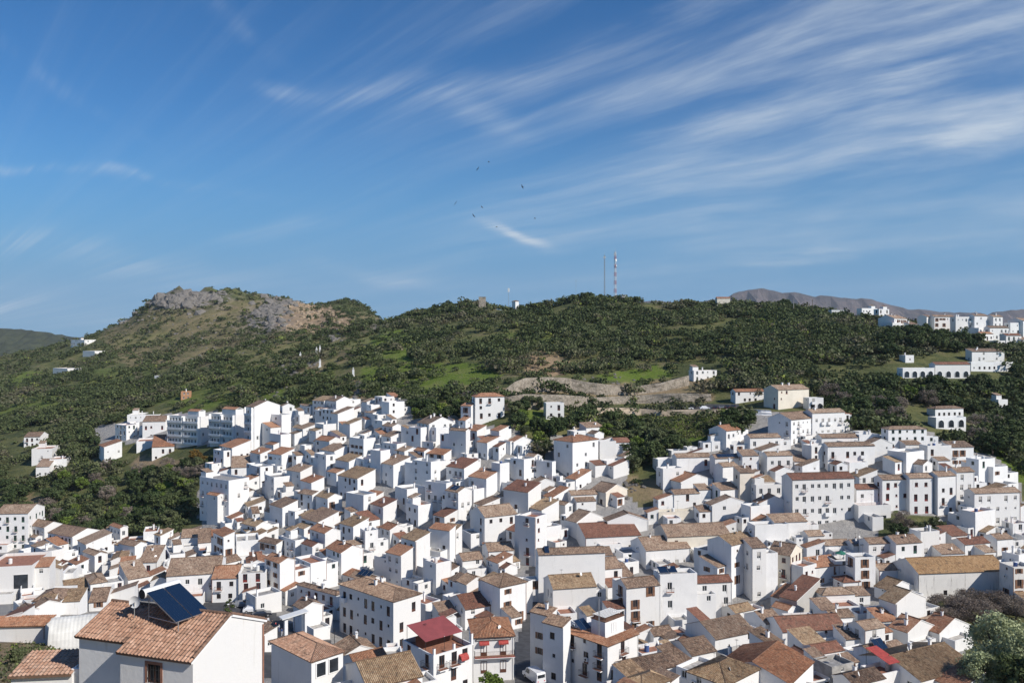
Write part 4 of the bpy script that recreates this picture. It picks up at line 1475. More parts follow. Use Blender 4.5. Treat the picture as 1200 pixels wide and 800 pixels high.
895 912 948 457 480 28 x B wf=.3 ch=2 kind=villa cream
945 948 965 466 481 10 f B wf=.5 hut=0 kind=villa
637 640 661 472 491 10 f B wf=.3 hut=0
# upper right town
1004 1010 1028 361 370 20 f C wf=.5
1025 1030 1042 362 370 20 f B wf=.5 hut=1
1029 1048 1063 373 385 40 x B wf=.8 wl=0 ch=2
1075 1086 1094 371 384 50 x B wf=.2 wl=0
1091 1095 1118 371 384 12 x B wf=.6 ch=2
1116 1120 1140 371 384 12 f B wf=.6 ch=2 hut=0
1138 1142 1157 370 381 14 x B wf=.5 ch=2
1122 1147 1159 384 396 44 f B wf=.3
1156 1160 1182 384 398 12 x B wf=.5
1180 1184 1196 378 389 12 f B wf=.5
1181 1199 1208 376 384 40 x B wf=0
1175 1179 1197 393 406 12 x R wf=.5
1055 1058 1095 431 443 8 f B wf=0 hut=0 tag=arcade
1094 1096 1137 427 443 8 x R wf=0 ch=0 tag=arcade
1136 1139 1177 412 424 10 sf B wf=.3 ch=2
1134 1138 1187 424 435 8 f B wf=.3 hut=0
1086 1096 1129 479 490 14 h B wf=.6 ch=0
1092 1097 1132 489 502 12 f B wf=0 hut=0 tag=arcade
1167 1170 1181 468 478 12 f B wf=0
1058 1061 1071 416 425 12 f B wf=.3 ch=1
59 62 79 431 440 -28 f B wf=0 hut=0 ch=0
80 83 99 398 407 -28 f B wf=.3
94 97 111 411 418 -28 f B wf=0 hut=0 ch=0
178 181 190 440 447 -15 f B wf=0 hut=0
600 604 608 353 362 30 h B wf=0 ch=0 wl=0
# bottom left of the street
318 365 402 775 827 46 h K tiles wf=0 wl=0 ch=0 bmax=14 tag=hippavilion
345 354 379 714 745 40 y B wf=.5 wl=0 n=1 ch=1
392 404 441 768 800 30 y B tiles wf=0 wl=0 bmax=16 ch=1
401 418 457 784 815 34 x O tiles wf=0 wl=0 ch=0
405 430 495 806 842 30 x C tiles wf=0 wl=0 ch=0
449 452 474 779 802 12 f B wf=0 hut=0 ch=0
304 309 325 744 764 45 sl B ch=0 wf=.3
10 13 84 799 830 6 sf K tiles wf=0 ch=0 bmin=2.6 bmax=2.6 pitch=.14 tag=lowroof
# more of the upper town
1042 1046 1056 378 386 20 f B wf=.6 hut=0
1062 1066 1076 380 388 16 sf B wf=.5
1160 1164 1175 371 380 18 x B wf=.6
1144 1150 1164 391 399 20 x O wf=.7
1163 1168 1178 399 408 16 f B wf=.5
1184 1188 1200 388 396 20 x B wf=.6
1192 1197 1208 398 407 16 sf B wf=.5
1128 1133 1146 376 385 30 y O wf=.4
1080 1084 1092 385 392 10 f B wf=.4
'''
# ------------------------------------------------------------------ houses
TAGS = {}
MAXFILL = 18
SOLAR_HOUSES = []
for ln_ in HOUSES.strip().splitlines():
    ln_ = ln_.strip()
    if not ln_ or ln_[0] == '#': continue
    p_ = [q for q in ln_.split() if not q.startswith('label=')]
    rt_ = spec_house(' '.join(p_))
    rc_ = RECORDS[-1]
    for q in p_:
        if q.startswith('tag='):
            TAGS.setdefault(q[4:], []).append(rc_)
            rc_['tag'] = q[4:]
    if 'solar' in p_: SOLAR_HOUSES.append(rc_)

# the tiled house on the near slope
fr = spec_house('141 226 309 775 915 73 y K Y=48 n=1 bmax=9 wf=0 wl=0 ch=0 style=1 lichen=0.3', kind='house', wins=[('left', 'w', 2.0, 5.45)])
rc_ = RECORDS[-1]
rc_['tag'] = 'fore'
TAGS['fore'] = [rc_]
# ------------------------------------------------------------------ annexes: lower wings that close the gaps between the houses
NOBUILD = [[(600, 830), (600, 740), (622, 700), (612, 660), (640, 640), (660, 690), (668, 800), (668, 830)],
           [(285, 700), (300, 715), (355, 740), (400, 760), (440, 775), (500, 810), (440, 840), (300, 800), (240, 760), (230, 700)],
           [(60, 750), (100, 740), (140, 830), (0, 900), (-50, 760)], [(0, 648), (30, 650), (45, 668), (40, 690), (0, 670)],
           [(705, 566), (768, 566), (768, 600), (735, 600)]]


def free_area(cx, cy, a, b, th, m=.5):
    cells = occ_cells(cx, cy, a, b, th, m)
    if not cells: return False
    if sum(OCC[i, j] for i, j in cells) / len(cells) > .12: return False
    Z = H(cx, cy)
    px, py = proj(cx, cy, Z)
    if not inpoly(px, py, VILLAGE) or any(inpoly(px, py, q) for q in HOLES) or any(inpoly(px, py, q) for q in NOBUILD): return False
    return -150 < px < 1300 and py < 900


def local(rec, lx, ly):
    o = rec['root']
    t = o.rotation_euler[2]
    return (o.location[0] + math.cos(t) * lx - math.sin(t) * ly, o.location[1] + math.sin(t) * lx + math.cos(t) * ly)


def annex(rec, x0, x1, y0, y1, h, low, side):
    mb = MB()
    w_, d_ = x1 - x0, y1 - y0
    holes = {'front': [], 'left': []}
    wins = []
    style = random.choice(STYLES)
    for fn, L, rot, O in (('front', w_, 0.0, (x0, y0)), ('left', d_, -math.pi / 2, (x0, y1))):
        if fn == 'left' and side == 'right': continue
        if fn == 'front' and side == 'back': continue
        if L > 2 and random.random() < .8 and h > 2.3:
            kd = random.choice('wwsd')
            me, pm, wd, ht = window_proto(kd, style, False)
            z = h - ht - random.uniform(.3, .6)
            x = random.uniform(.3, L - wd - .3) if L - wd > .7 else None
            if x is not None and z > .0:
                holes[fn].append((x, x + wd, z, z + ht))
                wins.append((kd, x, z, rot, O))
    wall_face(mb, (x0, y0), 0.0, w_, low, h, holes['front'], 'whitewash')
    wall_face(mb, (x0, y1), -math.pi / 2, d_, low, h, holes['left'], 'whitewash')
    wall_face(mb, (x1, y0), math.pi / 2, d_, low, h, [], 'whitewash')
    wall_face(mb, (x1, y1), math.pi, w_, low, h, [], 'whitewash')
    r = random.random()
    kind = 'f' if r < .52 else ('sl' if r < .72 else ('sf' if r < .90 else 'y'))
    pt = .28
    if kind == 'sl':
        z = h + w_ * pt
        mb.face([(x0, y0, h), (x1, y0, h), (x1, y0, z)], 'whitewash'); mb.face([(x1, y1, h), (x0, y1, h), (x1, y1, z)], 'whitewash')
        mb.face([(x1, y0, h), (x1, y1, h), (x1, y1, z), (x1, y0, z)], 'whitewash')
    elif kind == 'sf':
        z = h + d_ * pt
        mb.face([(x0, y1, h), (x0, y0, h), (x0, y1, z)], 'whitewash'); mb.face([(x1, y0, h), (x1, y1, h), (x1, y1, z)], 'whitewash')
        mb.face([(x1, y1, h), (x0, y1, h), (x0, y1, z), (x1, y1, z)], 'whitewash')
    elif kind == 'y':
        z = h + w_ / 2 * .42
        mb.face([(x0, y0, h), (x1, y0, h), ((x0 + x1) / 2, y0, z)], 'whitewash'); mb.face([(x1, y1, h), (x0, y1, h), ((x0 + x1) / 2, y1, z)], 'whitewash')
    else:
        q = .18
        for (a0, a1, b0, b1) in ((x0, x1, y0, y0 + q), (x0, x1, y1 - q, y1), (x0, x0 + q, y0 + q, y1 - q), (x1 - q, x1, y0 + q, y1 - q)):
            mb.face([(a0, b0, h), (a1, b0, h), (a1, b1, h), (a0, b1, h)], 'whitewash')
        c = [(x0 + q, y0 + q), (x1 - q, y0 + q), (x1 - q, y1 - q), (x0 + q, y1 - q)]
        for i in range(4):
            P, Q = c[i], c[(i + 1) % 4]
            mb.face([(*P, h - .6), (*P, h), (*Q, h), (*Q, h - .6)][::-1], 'whitewash')
    an = mb.build('annex', rec['root'])
    an['tint'] = random.random()
    if kind == 'f':
        fb = MB()
        fb.face([(x0 + .18, y0 + .18, h - .6), (x1 - .18, y0 + .18, h - .6), (x1 - .18, y1 - .18, h - .6), (x0 + .18, y1 - .18, h - .6)], random.choice(['roof_floor', 'terracotta_floor', 'grey_floor', 'roof_floor']))
        fb.build('terrace_floor', an)
    else:
        rb = tile_roof(kind, w_, d_, h, .42 if kind == 'y' else pt, random.choice(['tile_brown', 'tile_brown', 'tile_orange', 'tile_ochre', 'tile_rust']), 2 if rec['Y'] < 95 else 0, .2, .08)
        o = rb.build('roof', an, (x0, y0, 0))
        o['tint'] = random.random()
    for (kd, x, z, rot, O) in wins:
        me, pm, wd, ht = window_proto(kd, style, False)
        o = bpy.data.objects.new('door' if kd == 'd' else 'window', me)
        COL.objects.link(o)
        o.parent = an
        o.location = (O[0] + math.cos(rot) * x, O[1] + math.sin(rot) * x, z)
        o.rotation_euler = (0, 0, rot)
    rec['nann'] = rec.get('nann', 0) + 1


hand = [r for r in RECORDS if r.get('tag') not in ('fore', 'aptA', 'aptB', 'aptC', 'corner', 'canopy', 'orangehip', 'inn', 'hall', 'hippavilion', 'longstreet') and r['py'] > 445 and r['wall'] != 'ochreplaster'
        and r['root'].name.split('.')[0] != 'villa']
n_ann = 0
for rnd in range(40):
    random.shuffle(hand)
    for rec in hand:
        a, b, Hh = rec['a'], rec['b'], rec['H']
        side = random.choice(['right', 'right', 'back', 'back', 'left', 'front'])
        if side in ('right', 'left'):
            w_ = random.uniform(1.9, 5.4)
            l_ = min(6.2, random.uniform(min(2.4, b * .6), b * .95))
            y0 = random.uniform(.15, max(.16, b - l_ - .15))
            x0, x1, y1 = (a - .1, a + w_, y0 + l_) if side == 'right' else (-w_, .1, y0 + l_)
        else:
            w_ = random.uniform(1.9, 5.4)
            l_ = min(6.2, random.uniform(min(2.4, a * .6), a * .95))
            x0 = random.uniform(.15, max(.16, a - l_ - .15))
            y0, y1, x1 = (b - .1, b + w_, x0 + l_) if side == 'back' else (-w_, .1, x0 + l_)
        cx, cy = local(rec, (x0 + x1) / 2, (y0 + y1) / 2)
        tt = rec['root'].rotation_euler[2]
        # test the part outside the host only
        ox0, ox1, oy0, oy1 = x0, x1, y0, y1
        if side == 'right': ox0 = a + .7
        if side == 'left': ox1 = -.7
        if side == 'back': oy0 = b + .7
        if side == 'front': oy1 = -.7
        ocx, ocy = local(rec, (ox0 + ox1) / 2, (oy0 + oy1) / 2)
        if not free_area(ocx, ocy, ox1 - ox0, oy1 - oy0, tt, 0): continue
        Z0 = rec['root'].location[2]
        gr = [H(*local(rec, x, y)) - Z0 for x in (x0, x1) for y in (y0, y1)]
        f_ = {'right': (.45, .9), 'back': (.5, 1.0), 'left': (.35, .65), 'front': (.28, .42)}[side]
        h = max(2.3, Hh * random.uniform(*f_), max(gr) + 1.9)
        if side == 'front': h = min(h, 3.1)
        if h > Hh + (1.3 if side in ('back', 'right') else -.15) or h - max(gr) < 1.4 or rec.get('nann', 0) > 7: continue
        if abs(h - Hh) < .12: h = Hh - .25
        annex(rec, x0, x1, y0, y1, h, max(-25, min(gr) - .8), side)
        n_ann += 1
        for (i, j) in occ_cells(cx, cy, x1 - x0, y1 - y0, tt): OCC[i, j] = True
print('annexes', n_ann, 'free', sum(1 for _ in range(4000) if (lambda p: inpoly(p[0], p[1], VILLAGE) and not OCC[min(899,int(hit(*p)[0]+450)), min(699,int(hit(*p)[1]))])((random.uniform(300, 700), random.uniform(520, 700)))) / 4000)

# ------------------------------------------------------------------ small houses in the remaining gaps
n_fill = 0
cand = []
for px in range(-30, 1230, 9):
    for py in range(500, 815, 7):
        cand.append((px + random.uniform(-4, 4), py + random.uniform(-3, 3)))
random.shuffle(cand)
for (px, py) in cand:
    if n_fill >= MAXFILL: break
    if not inpoly(px, py, VILLAGE): continue
    if px < 250 and py > 700: continue
    X, Y, Z = hit(px, py)
    th = R(random.uniform(36, 54) if px < 640 and Y > 170 else random.uniform(8, 28))
    a, b = random.uniform(4.2, 6.5), random.uniform(4.2, 6.5)
    cx, cy = X + math.cos(th) * a / 2 - math.sin(th) * b / 2, Y + math.sin(th) * a / 2 + math.cos(th) * b / 2
    if not free_area(cx, cy, a, b, th, .25): continue
    gz = max(H(cx + dx, cy + dy) for dx in (-2.5, 2.5) for dy in (-2.5, 2.5))
    Hh = max(random.uniform(2.6, 4.4), gz - Z + 2.4)
    rec = {'hand': False}
    make_house((X, Y, Z), a, b, Hh, th, random.choice(['y', 'sl', 'sl', 'sf', 'x', 'f', 'f']), random.choice(list(RM.values())[1:5]), {'wf': .35, 'wl': .6, 'hut': random.random() < .3}, rec)
    n_fill += 1
print('fillers', n_fill)
# ------------------------------------------------------------------ details of particular houses
def T(tag_): return TAGS[tag_][0]


def panel_part(name, verts_quad, mat, thick=.08, parent=None, uvs=None):
    """a slab from four corner points (local or world), thickness along its normal"""
    p = [Vector(q) for q in verts_quad]
    nrm = (p[1] - p[0]).cross(p[3] - p[0]).normalized() * thick
    mb = MB()
    w_, h_ = (p[1] - p[0]).length, (p[3] - p[0]).length
    mb.face(p, mat, [(0, 0), (w_, 0), (w_, h_), (0, h_)])
    lo = [q - nrm for q in p]
    mb.face(lo[::-1], 'steel' if mat == 'solar' else mat)
    for i in range(4):
        j = (i + 1) % 4
        mb.face([lo[i], lo[j], p[j], p[i]], 'steel' if mat == 'solar' else mat)
    return mb.build(name, parent)


# tiled house on the near slope: set-back side wing, brick window frame, verge
r = T('fore')
ro = r['root']
a, b, Hh = r['a'], r['b'], r['H']
pt = .42
mb = MB()
s0, w2 = .75, 3.9
hz = Hh + (s0 - 0) * pt
wall_face(mb, (s0, b + w2), -math.pi / 2, w2, -14, hz - .05, [], 'whitewash')
wall_face(mb, (a, b + .003), math.pi / 2, w2, -14, Hh, [], 'whitewash')
mb.face([(a, b + w2, -14), (s0, b + w2, -14), (s0, b + w2, hz - .05), (a / 2, b + w2, Hh + a / 2 * pt - .05), (a, b + w2, Hh)], 'whitewash')
wing = mb.build('side_wing', ro)
c_ = 1 / math.sqrt(1 + pt * pt)
mb = MB()
ln = (a / 2 - s0 + .3) / c_
roof_plane(mb, (s0 - .3, b + w2 + .1, Hh + (s0 - .3) * pt + .165), (0, -1, 0), (1, 0, pt), w2, {0: ln, w2: ln}, 'tile_clay', 2)
mb.tube((a / 2, b, Hh + a / 2 * pt + .18), (a / 2, b + w2 + .1, Hh + a / 2 * pt + .18), .12, .12, 'tile_clay', 6)
q = mb.build('roof', wing)
q['tint'] = .2
mb = MB()   # capping tiles along the sunlit verge
L1 = a / 2 / c_
nt = 9
for (sx, ex, d) in ((0, a / 2, 1), (a, a / 2, -1)):
    for i in range(nt):
        t0, t1 = i / nt, (i + 1) / nt + .02
        x0, x1 = sx + (ex - sx) * t0, sx + (ex - sx) * t1
        z0, z1 = Hh + abs(x0 - sx) * pt + .22, Hh + abs(x1 - sx) * pt + .2
        mb.tube((x0, .0, z0), (x1, .0, z1), .13, .11, 'tile_clay', 6, False)
mb.build('verge_tiles', ro)
for ch in ro.children:
    if ch.name.startswith('window'):
        mb = MB()
        wd, ht = .95, 1.15
        for (x0, x1, z0, z1) in ((-.16, -.003, -.16, ht + .16), (wd + .003, wd + .16, -.16, ht + .16), (0, wd, ht + .003, ht + .16), (0, wd, -.16, -.1)):
            mb.box(x0, x1, -.035, .02, z0, z1, 'terracotta_floor')
        mb.build('frame', ch)

# solar water heater and dish on the ridge of that house
A = Vector(((172 - CX) / F * 51.6, 51.6, (CY - 694) / F * 51.6))
wv = Vector((.505, .863, 0))
sv = Vector((.863, -.505, 0))
B = A + sv * 2.86 + Vector((0, 0, -1.37))
W2 = wv * 2.44
sol = empty('solar_water_heater', (A + sv * 1.2 + wv * 1.1 + Vector((0, 0, -1.9))))
inv = Matrix.Translation(-sol.location)
lo = lambda v: tuple(inv @ Vector(v))
half = wv * 1.19
panel_part('collector', [lo(B), lo(B + half), lo(A + half), lo(A)], 'solar', .09, sol)
panel_part('collector', [lo(B + W2 - half), lo(B + W2), lo(A + W2), lo(A + W2 - half)], 'solar', .09, sol)
mb = MB()
t0 = A - sv * .30 + wv * -.12 + Vector((0, 0, -.12))
t1 = A - sv * .30 + wv * 2.54 + Vector((0, 0, -.12))
mb.tube(lo(t0), lo(t1), .29, .29, 'frame_white', 20)
mb.tube(lo(t0 - wv * .02), lo(t0 + wv * .01), .30, .30, 'rubber', 20)
mb.build('tank', sol)
mb = MB()
for k_ in (0.15, 2.2):
    p0 = A + wv * k_
    mb.tube(lo(p0 + Vector((0, 0, -.1))), lo(p0 + Vector((0, 0, -1.9))), .03, .03, 'steel', 6)
    mb.tube(lo(B + wv * k_), lo(B + wv * k_ + Vector((0, 0, -.62))), .03, .03, 'steel', 6)
    mb.tube(lo(B + wv * k_ + Vector((0, 0, -.15))), lo(p0 + Vector((0, 0, -1.55))), .025, .025, 'steel', 6)
mb.build('stand', sol)
tag(sol, 'dark blue solar water heater with white tank standing on the near tiled roof', 'solar heater')


def dish(loc, aim, r_, mast, label, white=True):
    o = empty('satellite_dish', loc)
    mb = MB()
    d = Vector(aim).normalized()
    a_ = d.orthogonal().normalized()
    b_ = d.cross(a_)
    rings = []
    for k in range(5):
        rr = r_ * k / 4
        dep = .25 * r_ * (1 - (k / 4) ** 2)
        rings.append([(a_ * math.cos(t) + b_ * math.sin(t)) * rr - d * dep + Vector((0, 0, mast)) for t in [2 * math.pi * i / 20 for i in range(20)]])
    for k in range(4):
        for i in range(20):
            j = (i + 1) % 20
            mb.face([rings[k][i], rings[k][j], rings[k + 1][j], rings[k + 1][i]], 'frame_white', smooth=True)
    mb.build('reflector', o)
    mb = MB()
    mb.tube((0, 0, 0), (0, 0, mast), .03, .03, 'steel', 6)
    mb.tube((0, 0, mast), d * r_ * .9 + Vector((0, 0, mast - .1)), .015, .015, 'steel', 5)
    mb.box(d.x * r_ * .9 - .05, d.x * r_ * .9 + .05, d.y * r_ * .9 - .05, d.y * r_ * .9 + .05, mast - .16, mast - .04, 'iron')
    mb.build('mast', o)
    tag(o, label, 'satellite dish')
    return o


dish(((157.5 - CX) / F * 51.8, 51.8, (CY - 705) / F * 51.8 - 1.0), (-.15, -.97, .12), .38, 1.0, 'white satellite dish beside the solar heater on the near tiled roof')

# apartment blocks: a balcony with a white parapet along every storey of the shaded front
for tg in ('aptA', 'aptB', 'aptC'):
    r = T(tg)
    b, Hh, n_ = r['b'], r['H'], r['n']
    sh = Hh / n_
    for k in range(n_):
        mb = MB()
        z = k * sh
        segs = [(.6, b * .48), (b * .52, b - .6)] if b > 9 else [(.5, b - .5)]
        for (y0, y1) in segs:
            mb.box(-1.3, -.003, y0, y1, z - .1, z + .06, 'whitewash')
            mb.box(-1.3, -1.18, y0, y1, z + .063, z + .95, 'whitewash')
            mb.box(-1.177, -.003, y0, y0 + .12, z + .063, z + sh - .15, 'whitewash')
            mb.box(-1.177, -.003, y1 - .12, y1, z + .063, z + sh - .15, 'whitewash')
        mb.build('balcony', r['root'])
# set-back top floor with an orange roof
for tg, x0_, y0_, w_, d_ in (('aptB', 1.0, 1.0, 4.5, 9.0), ('aptA', .8, 2.0, 4.0, 7.0)):
    r = T(tg)
    z = r['H'] - .75
    w_, d_ = min(w_, r['a'] - 1.5), min(d_, r['b'] - 2.5)
    mb = MB()
    mb.box(x0_, x0_ + w_, y0_, y0_ + d_, z + .003, z + 3.0, 'whitewash')
    pr = mb.build('penthouse', r['root'])
    rb = tile_roof('x' if w_ > d_ else 'y', w_, d_, z + 3.0, .35, 'tile_orange', 0)
    rb.build('roof', pr, (x0_, y0_, 0))

# church-like hall and arcades: rows of arches
for r in TAGS['arcade']:
    nA = max(2, int(r['a'] / 3.4))
    for i in range(nA):
        arch_window(r['root'], r['a'] * (i + .5) / nA - 1.1, 0, .3, 0, 2.2, min(2.7, r['H'] - .5))
for r in RECORDS:
    if r.get('pxc') and abs(r['pxc'] - 955) < 3 and abs(r['pyc'] - 473.5) < 2:
        for i in range(2): arch_window(r['root'], r['a'] * (i + .5) / 2 - .9, 0, .3, 0, 1.8, min(2.4, r['H'] - .8))

# corner house: tiled skirt round a roof terrace, a white roof room with a slatted pergola
r = T('corner')
a, b, Hh, ro = r['a'], r['b'], r['H'], r['root']
mb = MB()
roof_plane(mb, (-.35, -.35, Hh + .10), (1, 0, 0), (0, 1, .45), a + .35, {0: 0, 1.5: 1.65, a + .35: 1.65}, 'tile_orange', 2)
roof_plane(mb, (-.35, b, Hh + .10), (0, -1, 0), (1, 0, .45), b + .35, {0: 1.65, b - 1.15: 1.65, b + .35: 0}, 'tile_orange', 2)
mb.build('tile_skirt', ro)
mb = MB()
mb.box(a * .35, a - .3, b * .30, b * .62, Hh - .7, Hh + 2.5, 'whitewash')
mb.box(a * .35 - .1, a - .2, b * .30 - .1, b * .62 + .1, Hh + 2.503, Hh + 2.65, 'tile_orange')
rr_ = mb.build('roof_room', ro)
put_window(rr_, 'a', 0, False, (a * .55, b * .30 - .14, Hh + .35), 0)
mb = MB()
for i in range(7):
    y = b * .33 + i * .42
    mb.box(a * .38, a * .95, y, y + .2, Hh + 3.15, Hh + 3.22, 'frame_white')
for x in (a * .4, a * .92):
    mb.box(x - .05, x + .05, b * .32, b * .60, Hh + 3.0, Hh + 3.146, 'frame_brown')
    for y in (b * .33, b * .58):
        mb.box(x - .05, x + .05, y - .05, y + .05, Hh + 2.653, Hh + 2.997, 'frame_brown')
mb.build('pergola', ro)


def lattice(name, loc, h, w0, w1, seg, label, cat, two_tone=True, dishes=0, r_=.05):
    o = empty(name, loc)
    mb = MB()
    for i in range(seg):
        z0, z1 = h * i / seg, h * (i + 1) / seg
        wa, wb = w0 + (w1 - w0) * i / seg, w0 + (w1 - w0) * (i + 1) / seg
        mt = ('mast_red' if (i // 2) % 2 == 0 else 'mast_white') if two_tone else 'steel'
        P0 = [(wa * math.cos(t), wa * math.sin(t), z0) for t in (.5, .5 + 2.094, .5 + 4.189)]
        P1 = [(wb * math.cos(t), wb * math.sin(t), z1) for t in (.5, .5 + 2.094, .5 + 4.189)]
        for k in range(3):
            mb.tube(P0[k], P1[k], r_, r_, mt, 4, False)
            mb.tube(P0[k], P1[(k + 1) % 3], r_ * .7, r_ * .7, mt, 3, False)
            mb.tube(P1[k], P1[(k + 1) % 3], r_ * .7, r_ * .7, mt, 3, False)
    mb.build('lattice', o)
    ab = MB()
    ab.tube((0, 0, h), (0, 0, h * 1.07), r_ * .8, r_ * .5, 'steel', 5)
    ab.build('aerial', o)
    for k in range(dishes):
        db = MB()
        z = h * (.95 - .12 * k)
        t = 4.4 + k * 1.1
        db.tube((w0 * .3 * math.cos(t), w0 * .3 * math.sin(t), z), ((w0 * .3 + .5) * math.cos(t), (w0 * .3 + .5) * math.sin(t), z), .9, .9, 'frame_white', 12)
        db.build('dish', o)
    tag(o, label, cat)
    return o


# the slim aerial mast on the corner house's terrace
xw, yw = local(r, a * .16, b * .30)
lattice('antenna_mast', (xw, yw, ro.location[2] + Hh - .7), 7.5, .16, .12, 14, 'thin grey lattice mast rising from the terrace of the corner house', 'antenna mast', False, 0, .025)

# house with the maroon canopy over its roof terrace
r = T('canopy')
a, b, Hh, ro = r['a'], r['b'], r['H'], r['root']
z = Hh - .75
cl, cr, cf, cb = 0.3, a - .2, b * .30, b * .92
q = [(cl, cf, z + 2.1), (cr, cf, z + 2.1), (cr, cb, z + 3.3), (cl, cb, z + 3.3)]
cn = panel_part('canopy', q, 'maroon_canvas', .05, ro)
mb = MB()
mb.box((cl + cr) / 2 - .05, (cl + cr) / 2 + .05, cf, cf + .02, z + 2.1, z + 2.18, 'frame_white')
for (x, y, zz) in ((cl + .05, cf + .05, 2.05), (cr - .05, cf + .05, 2.05), (cl + .05, cb - .05, 3.2), (cr - .05, cb - .05, 3.2), ((cl + cr) / 2, cf + .05, 2.05)):
    mb.tube((x, y, z + .01), (x, y, z + zz), .04, .04, 'iron', 6)
mb.build('posts', ro)
for x, h2 in ((.25, 1.6), (a * .52, 1.5), (a - .25, 2.3)):
    mb = MB()
    mb.box(x - .17, x + .17, .02, .36, Hh + .002, Hh + h2 - .55, 'whitewash')
    mb.box(x - .22, x + .22, -.03, .41, Hh + h2 - .547, Hh + h2 - .46, 'terracotta_floor')
    mb.build('pillar', ro)
mb = MB()
mb.box(.25, a - .25, b * .60, b * .62, z + .01, z + 2.2, 'frame_brown')
mb.build('back_wall', ro)
# red awning over a front window
def awning(root, x, y, z, wd, drop, out, mat, rot=0):
    mb = MB()
    n_ = 6
    P = []
    for i in range(n_ + 1):
        t = math.pi / 2 * i / n_
        P.append((-out * math.sin(t), z - drop * (1 - math.cos(t))))
    for i in range(n_):
        mb.face([(0, P[i][0], P[i][1]), (0, P[i + 1][0], P[i + 1][1]), (wd, P[i + 1][0], P[i + 1][1]), (wd, P[i][0], P[i][1])], mat)
    for s in (0, wd):
        mb.face([(s, 0, z), (s, 0, z - drop)] + [(s, p_[0], p_[1]) for p_ in P[::-1]], mat)
    mb.face([(0, -out, z - drop), (wd, -out, z - drop), (wd, -out, z - drop - .18), (0, -out, z - drop - .18)], mat)
    return mb.build('awning', root, (x, y, 0), rot)


awning(ro, a * .62, -.02, Hh - 1.0, 1.5, .7, .8, 'red_awning')

# hip-roofed house with two tall doors, long balcony and red awnings
r = T('orangehip')
a, b, Hh, ro = r['a'], r['b'], r['H'], r['root']
zb = Hh - 3.15
for x in (a * .18, a * .66):
    for z in (zb + .03, zb - 3.0):
        put_window(ro, 'd', 1, True, (x, -.145, z), 0)
    awning(ro, x - .3, -.02, zb + 2.55, 1.7, .35, .7, 'red_awning')
bal_ = MB()
bal_.box(.1, a + .1, -.95, -.003, zb - .22, zb, 'whitewash', 'terracotta_floor')
bal_.box(.1, a + .1, -.97, -.953, zb - .10, zb + .0, 'red_awning')
bo = bal_.build('balcony', ro)
rb = MB()
railing(rb, [(.15, -.02), (.15, -.9), (a + .05, -.9), (a + .05, -.02)], zb)
rb.build('railing', bo)
mb = MB()
mb.box(a * .05, a * .93, -.16, -.003, Hh - .55, Hh - .22, 'cloth_dark')
mb.box(a * .07, a * .91, -.19, -.162, Hh - .45, Hh - .30, 'roof_floor')
mb.build('awning_case', ro)

# pavilion: open corner on posts
r = T('hippavilion')
a, b, Hh, ro = r['a'], r['b'], r['H'], r['root']
for (x, z, wd, ht) in ((a * .15, Hh - 2.4, a * .28, 1.9), (a * .55, Hh - 2.4, a * .28, 1.9)):
    mb = MB()
    mb.box(x, x + wd, -.04, -.003, z, z + ht, 'glass_dark')
    for (x0, x1, z0, z1) in ((x - .12, x, z - .12, z + ht + .12), (x + wd, x + wd + .12, z - .12, z + ht + .12), (x, x + wd, z + ht, z + ht + .12), (x, x + wd, z - .12, z)):
        mb.box(x0, x1, -.12, -.003, z0, z1, 'whitewash')
    mb.build('window', ro)

# solar panels lying on roofs
def roof_panels(rec, x0, y0, n_, w_, l_, tilt, side, label, lift=.35, zz=None):
    ro = rec['root']
    x, y = local(rec, x0, y0)
    o = empty('solar_collector', (x, y, ro.location[2] + (zz if zz is not None else rec['H'])), ro.rotation_euler[2] + side)
    for i in range(n_):
        X0 = i * (w_ + .06)
        panel_part('panel', [(X0, 0, lift), (X0 + w_, 0, lift), (X0 + w_, l_ * math.cos(tilt), lift + l_ * math.sin(tilt)), (X0, l_ * math.cos(tilt), lift + l_ * math.sin(tilt))], 'solar', .07, o)
    mb = MB()
    W_ = n_ * (w_ + .06)
    for X0 in (.2, W_ - .3):
        mb.tube((X0, .1, -.6), (X0, .1, lift), .03, .03, 'steel', 5)
        mb.tube((X0, l_ * math.cos(tilt) - .1, -.6), (X0, l_ * math.cos(tilt) - .1, lift + l_ * math.sin(tilt) - .1), .03, .03, 'steel', 5)
    mb.build('stand', o)
    tag(o, label, 'solar panel')
    return o


def by_px(px, py, tol=6):
    return min((q for q in RECORDS if q.get('pxc')), key=lambda q: abs(q['pxc'] - px) + abs(q['pyc'] - py))


r = T('solar')
roof_panels(r, r['a'] * .1, r['b'] * .75, 2, 1.5, 2.0, R(24), -math.pi / 2, 'pair of dark solar panels on the roof slope of a narrow four-storey house', .35, r['H'] + .3)
r = by_px(852, 549); roof_panels(r, r['a'] * .12, .1, 4, 1.55, 1.9, R(24), 0, 'long dark solar panel row on the brown roof below the green notch', .4)
r = by_px(1006, 647); roof_panels(r, r['a'] * .15, .1, 3, 1.0, 1.8, R(24), 0, 'dark solar panels flush on a brown roof beside the balconied white house', .35)
r = by_px(1024, 779); roof_panels(r, r['a'] * .30, -.1, 2, 1.3, 2.5, R(38), 0, 'blue solar panels tilted on the brown roof near the red awning terrace', .5)
r = by_px(425, 691); roof_panels(r, r['a'] * .12, r['b'] * .7, 3, 1.5, 2.1, R(28), -math.pi / 2, 'dark blue solar panels above the shaded street front', .5, r['H'] + .5)
r = by_px(793, 705); roof_panels(r, r['a'] * .02, .3, 2, 2.0, 2.2, R(22), 0, 'dark solar panels on the flat roof of the tall white wall', .4, r['H'] - .1)
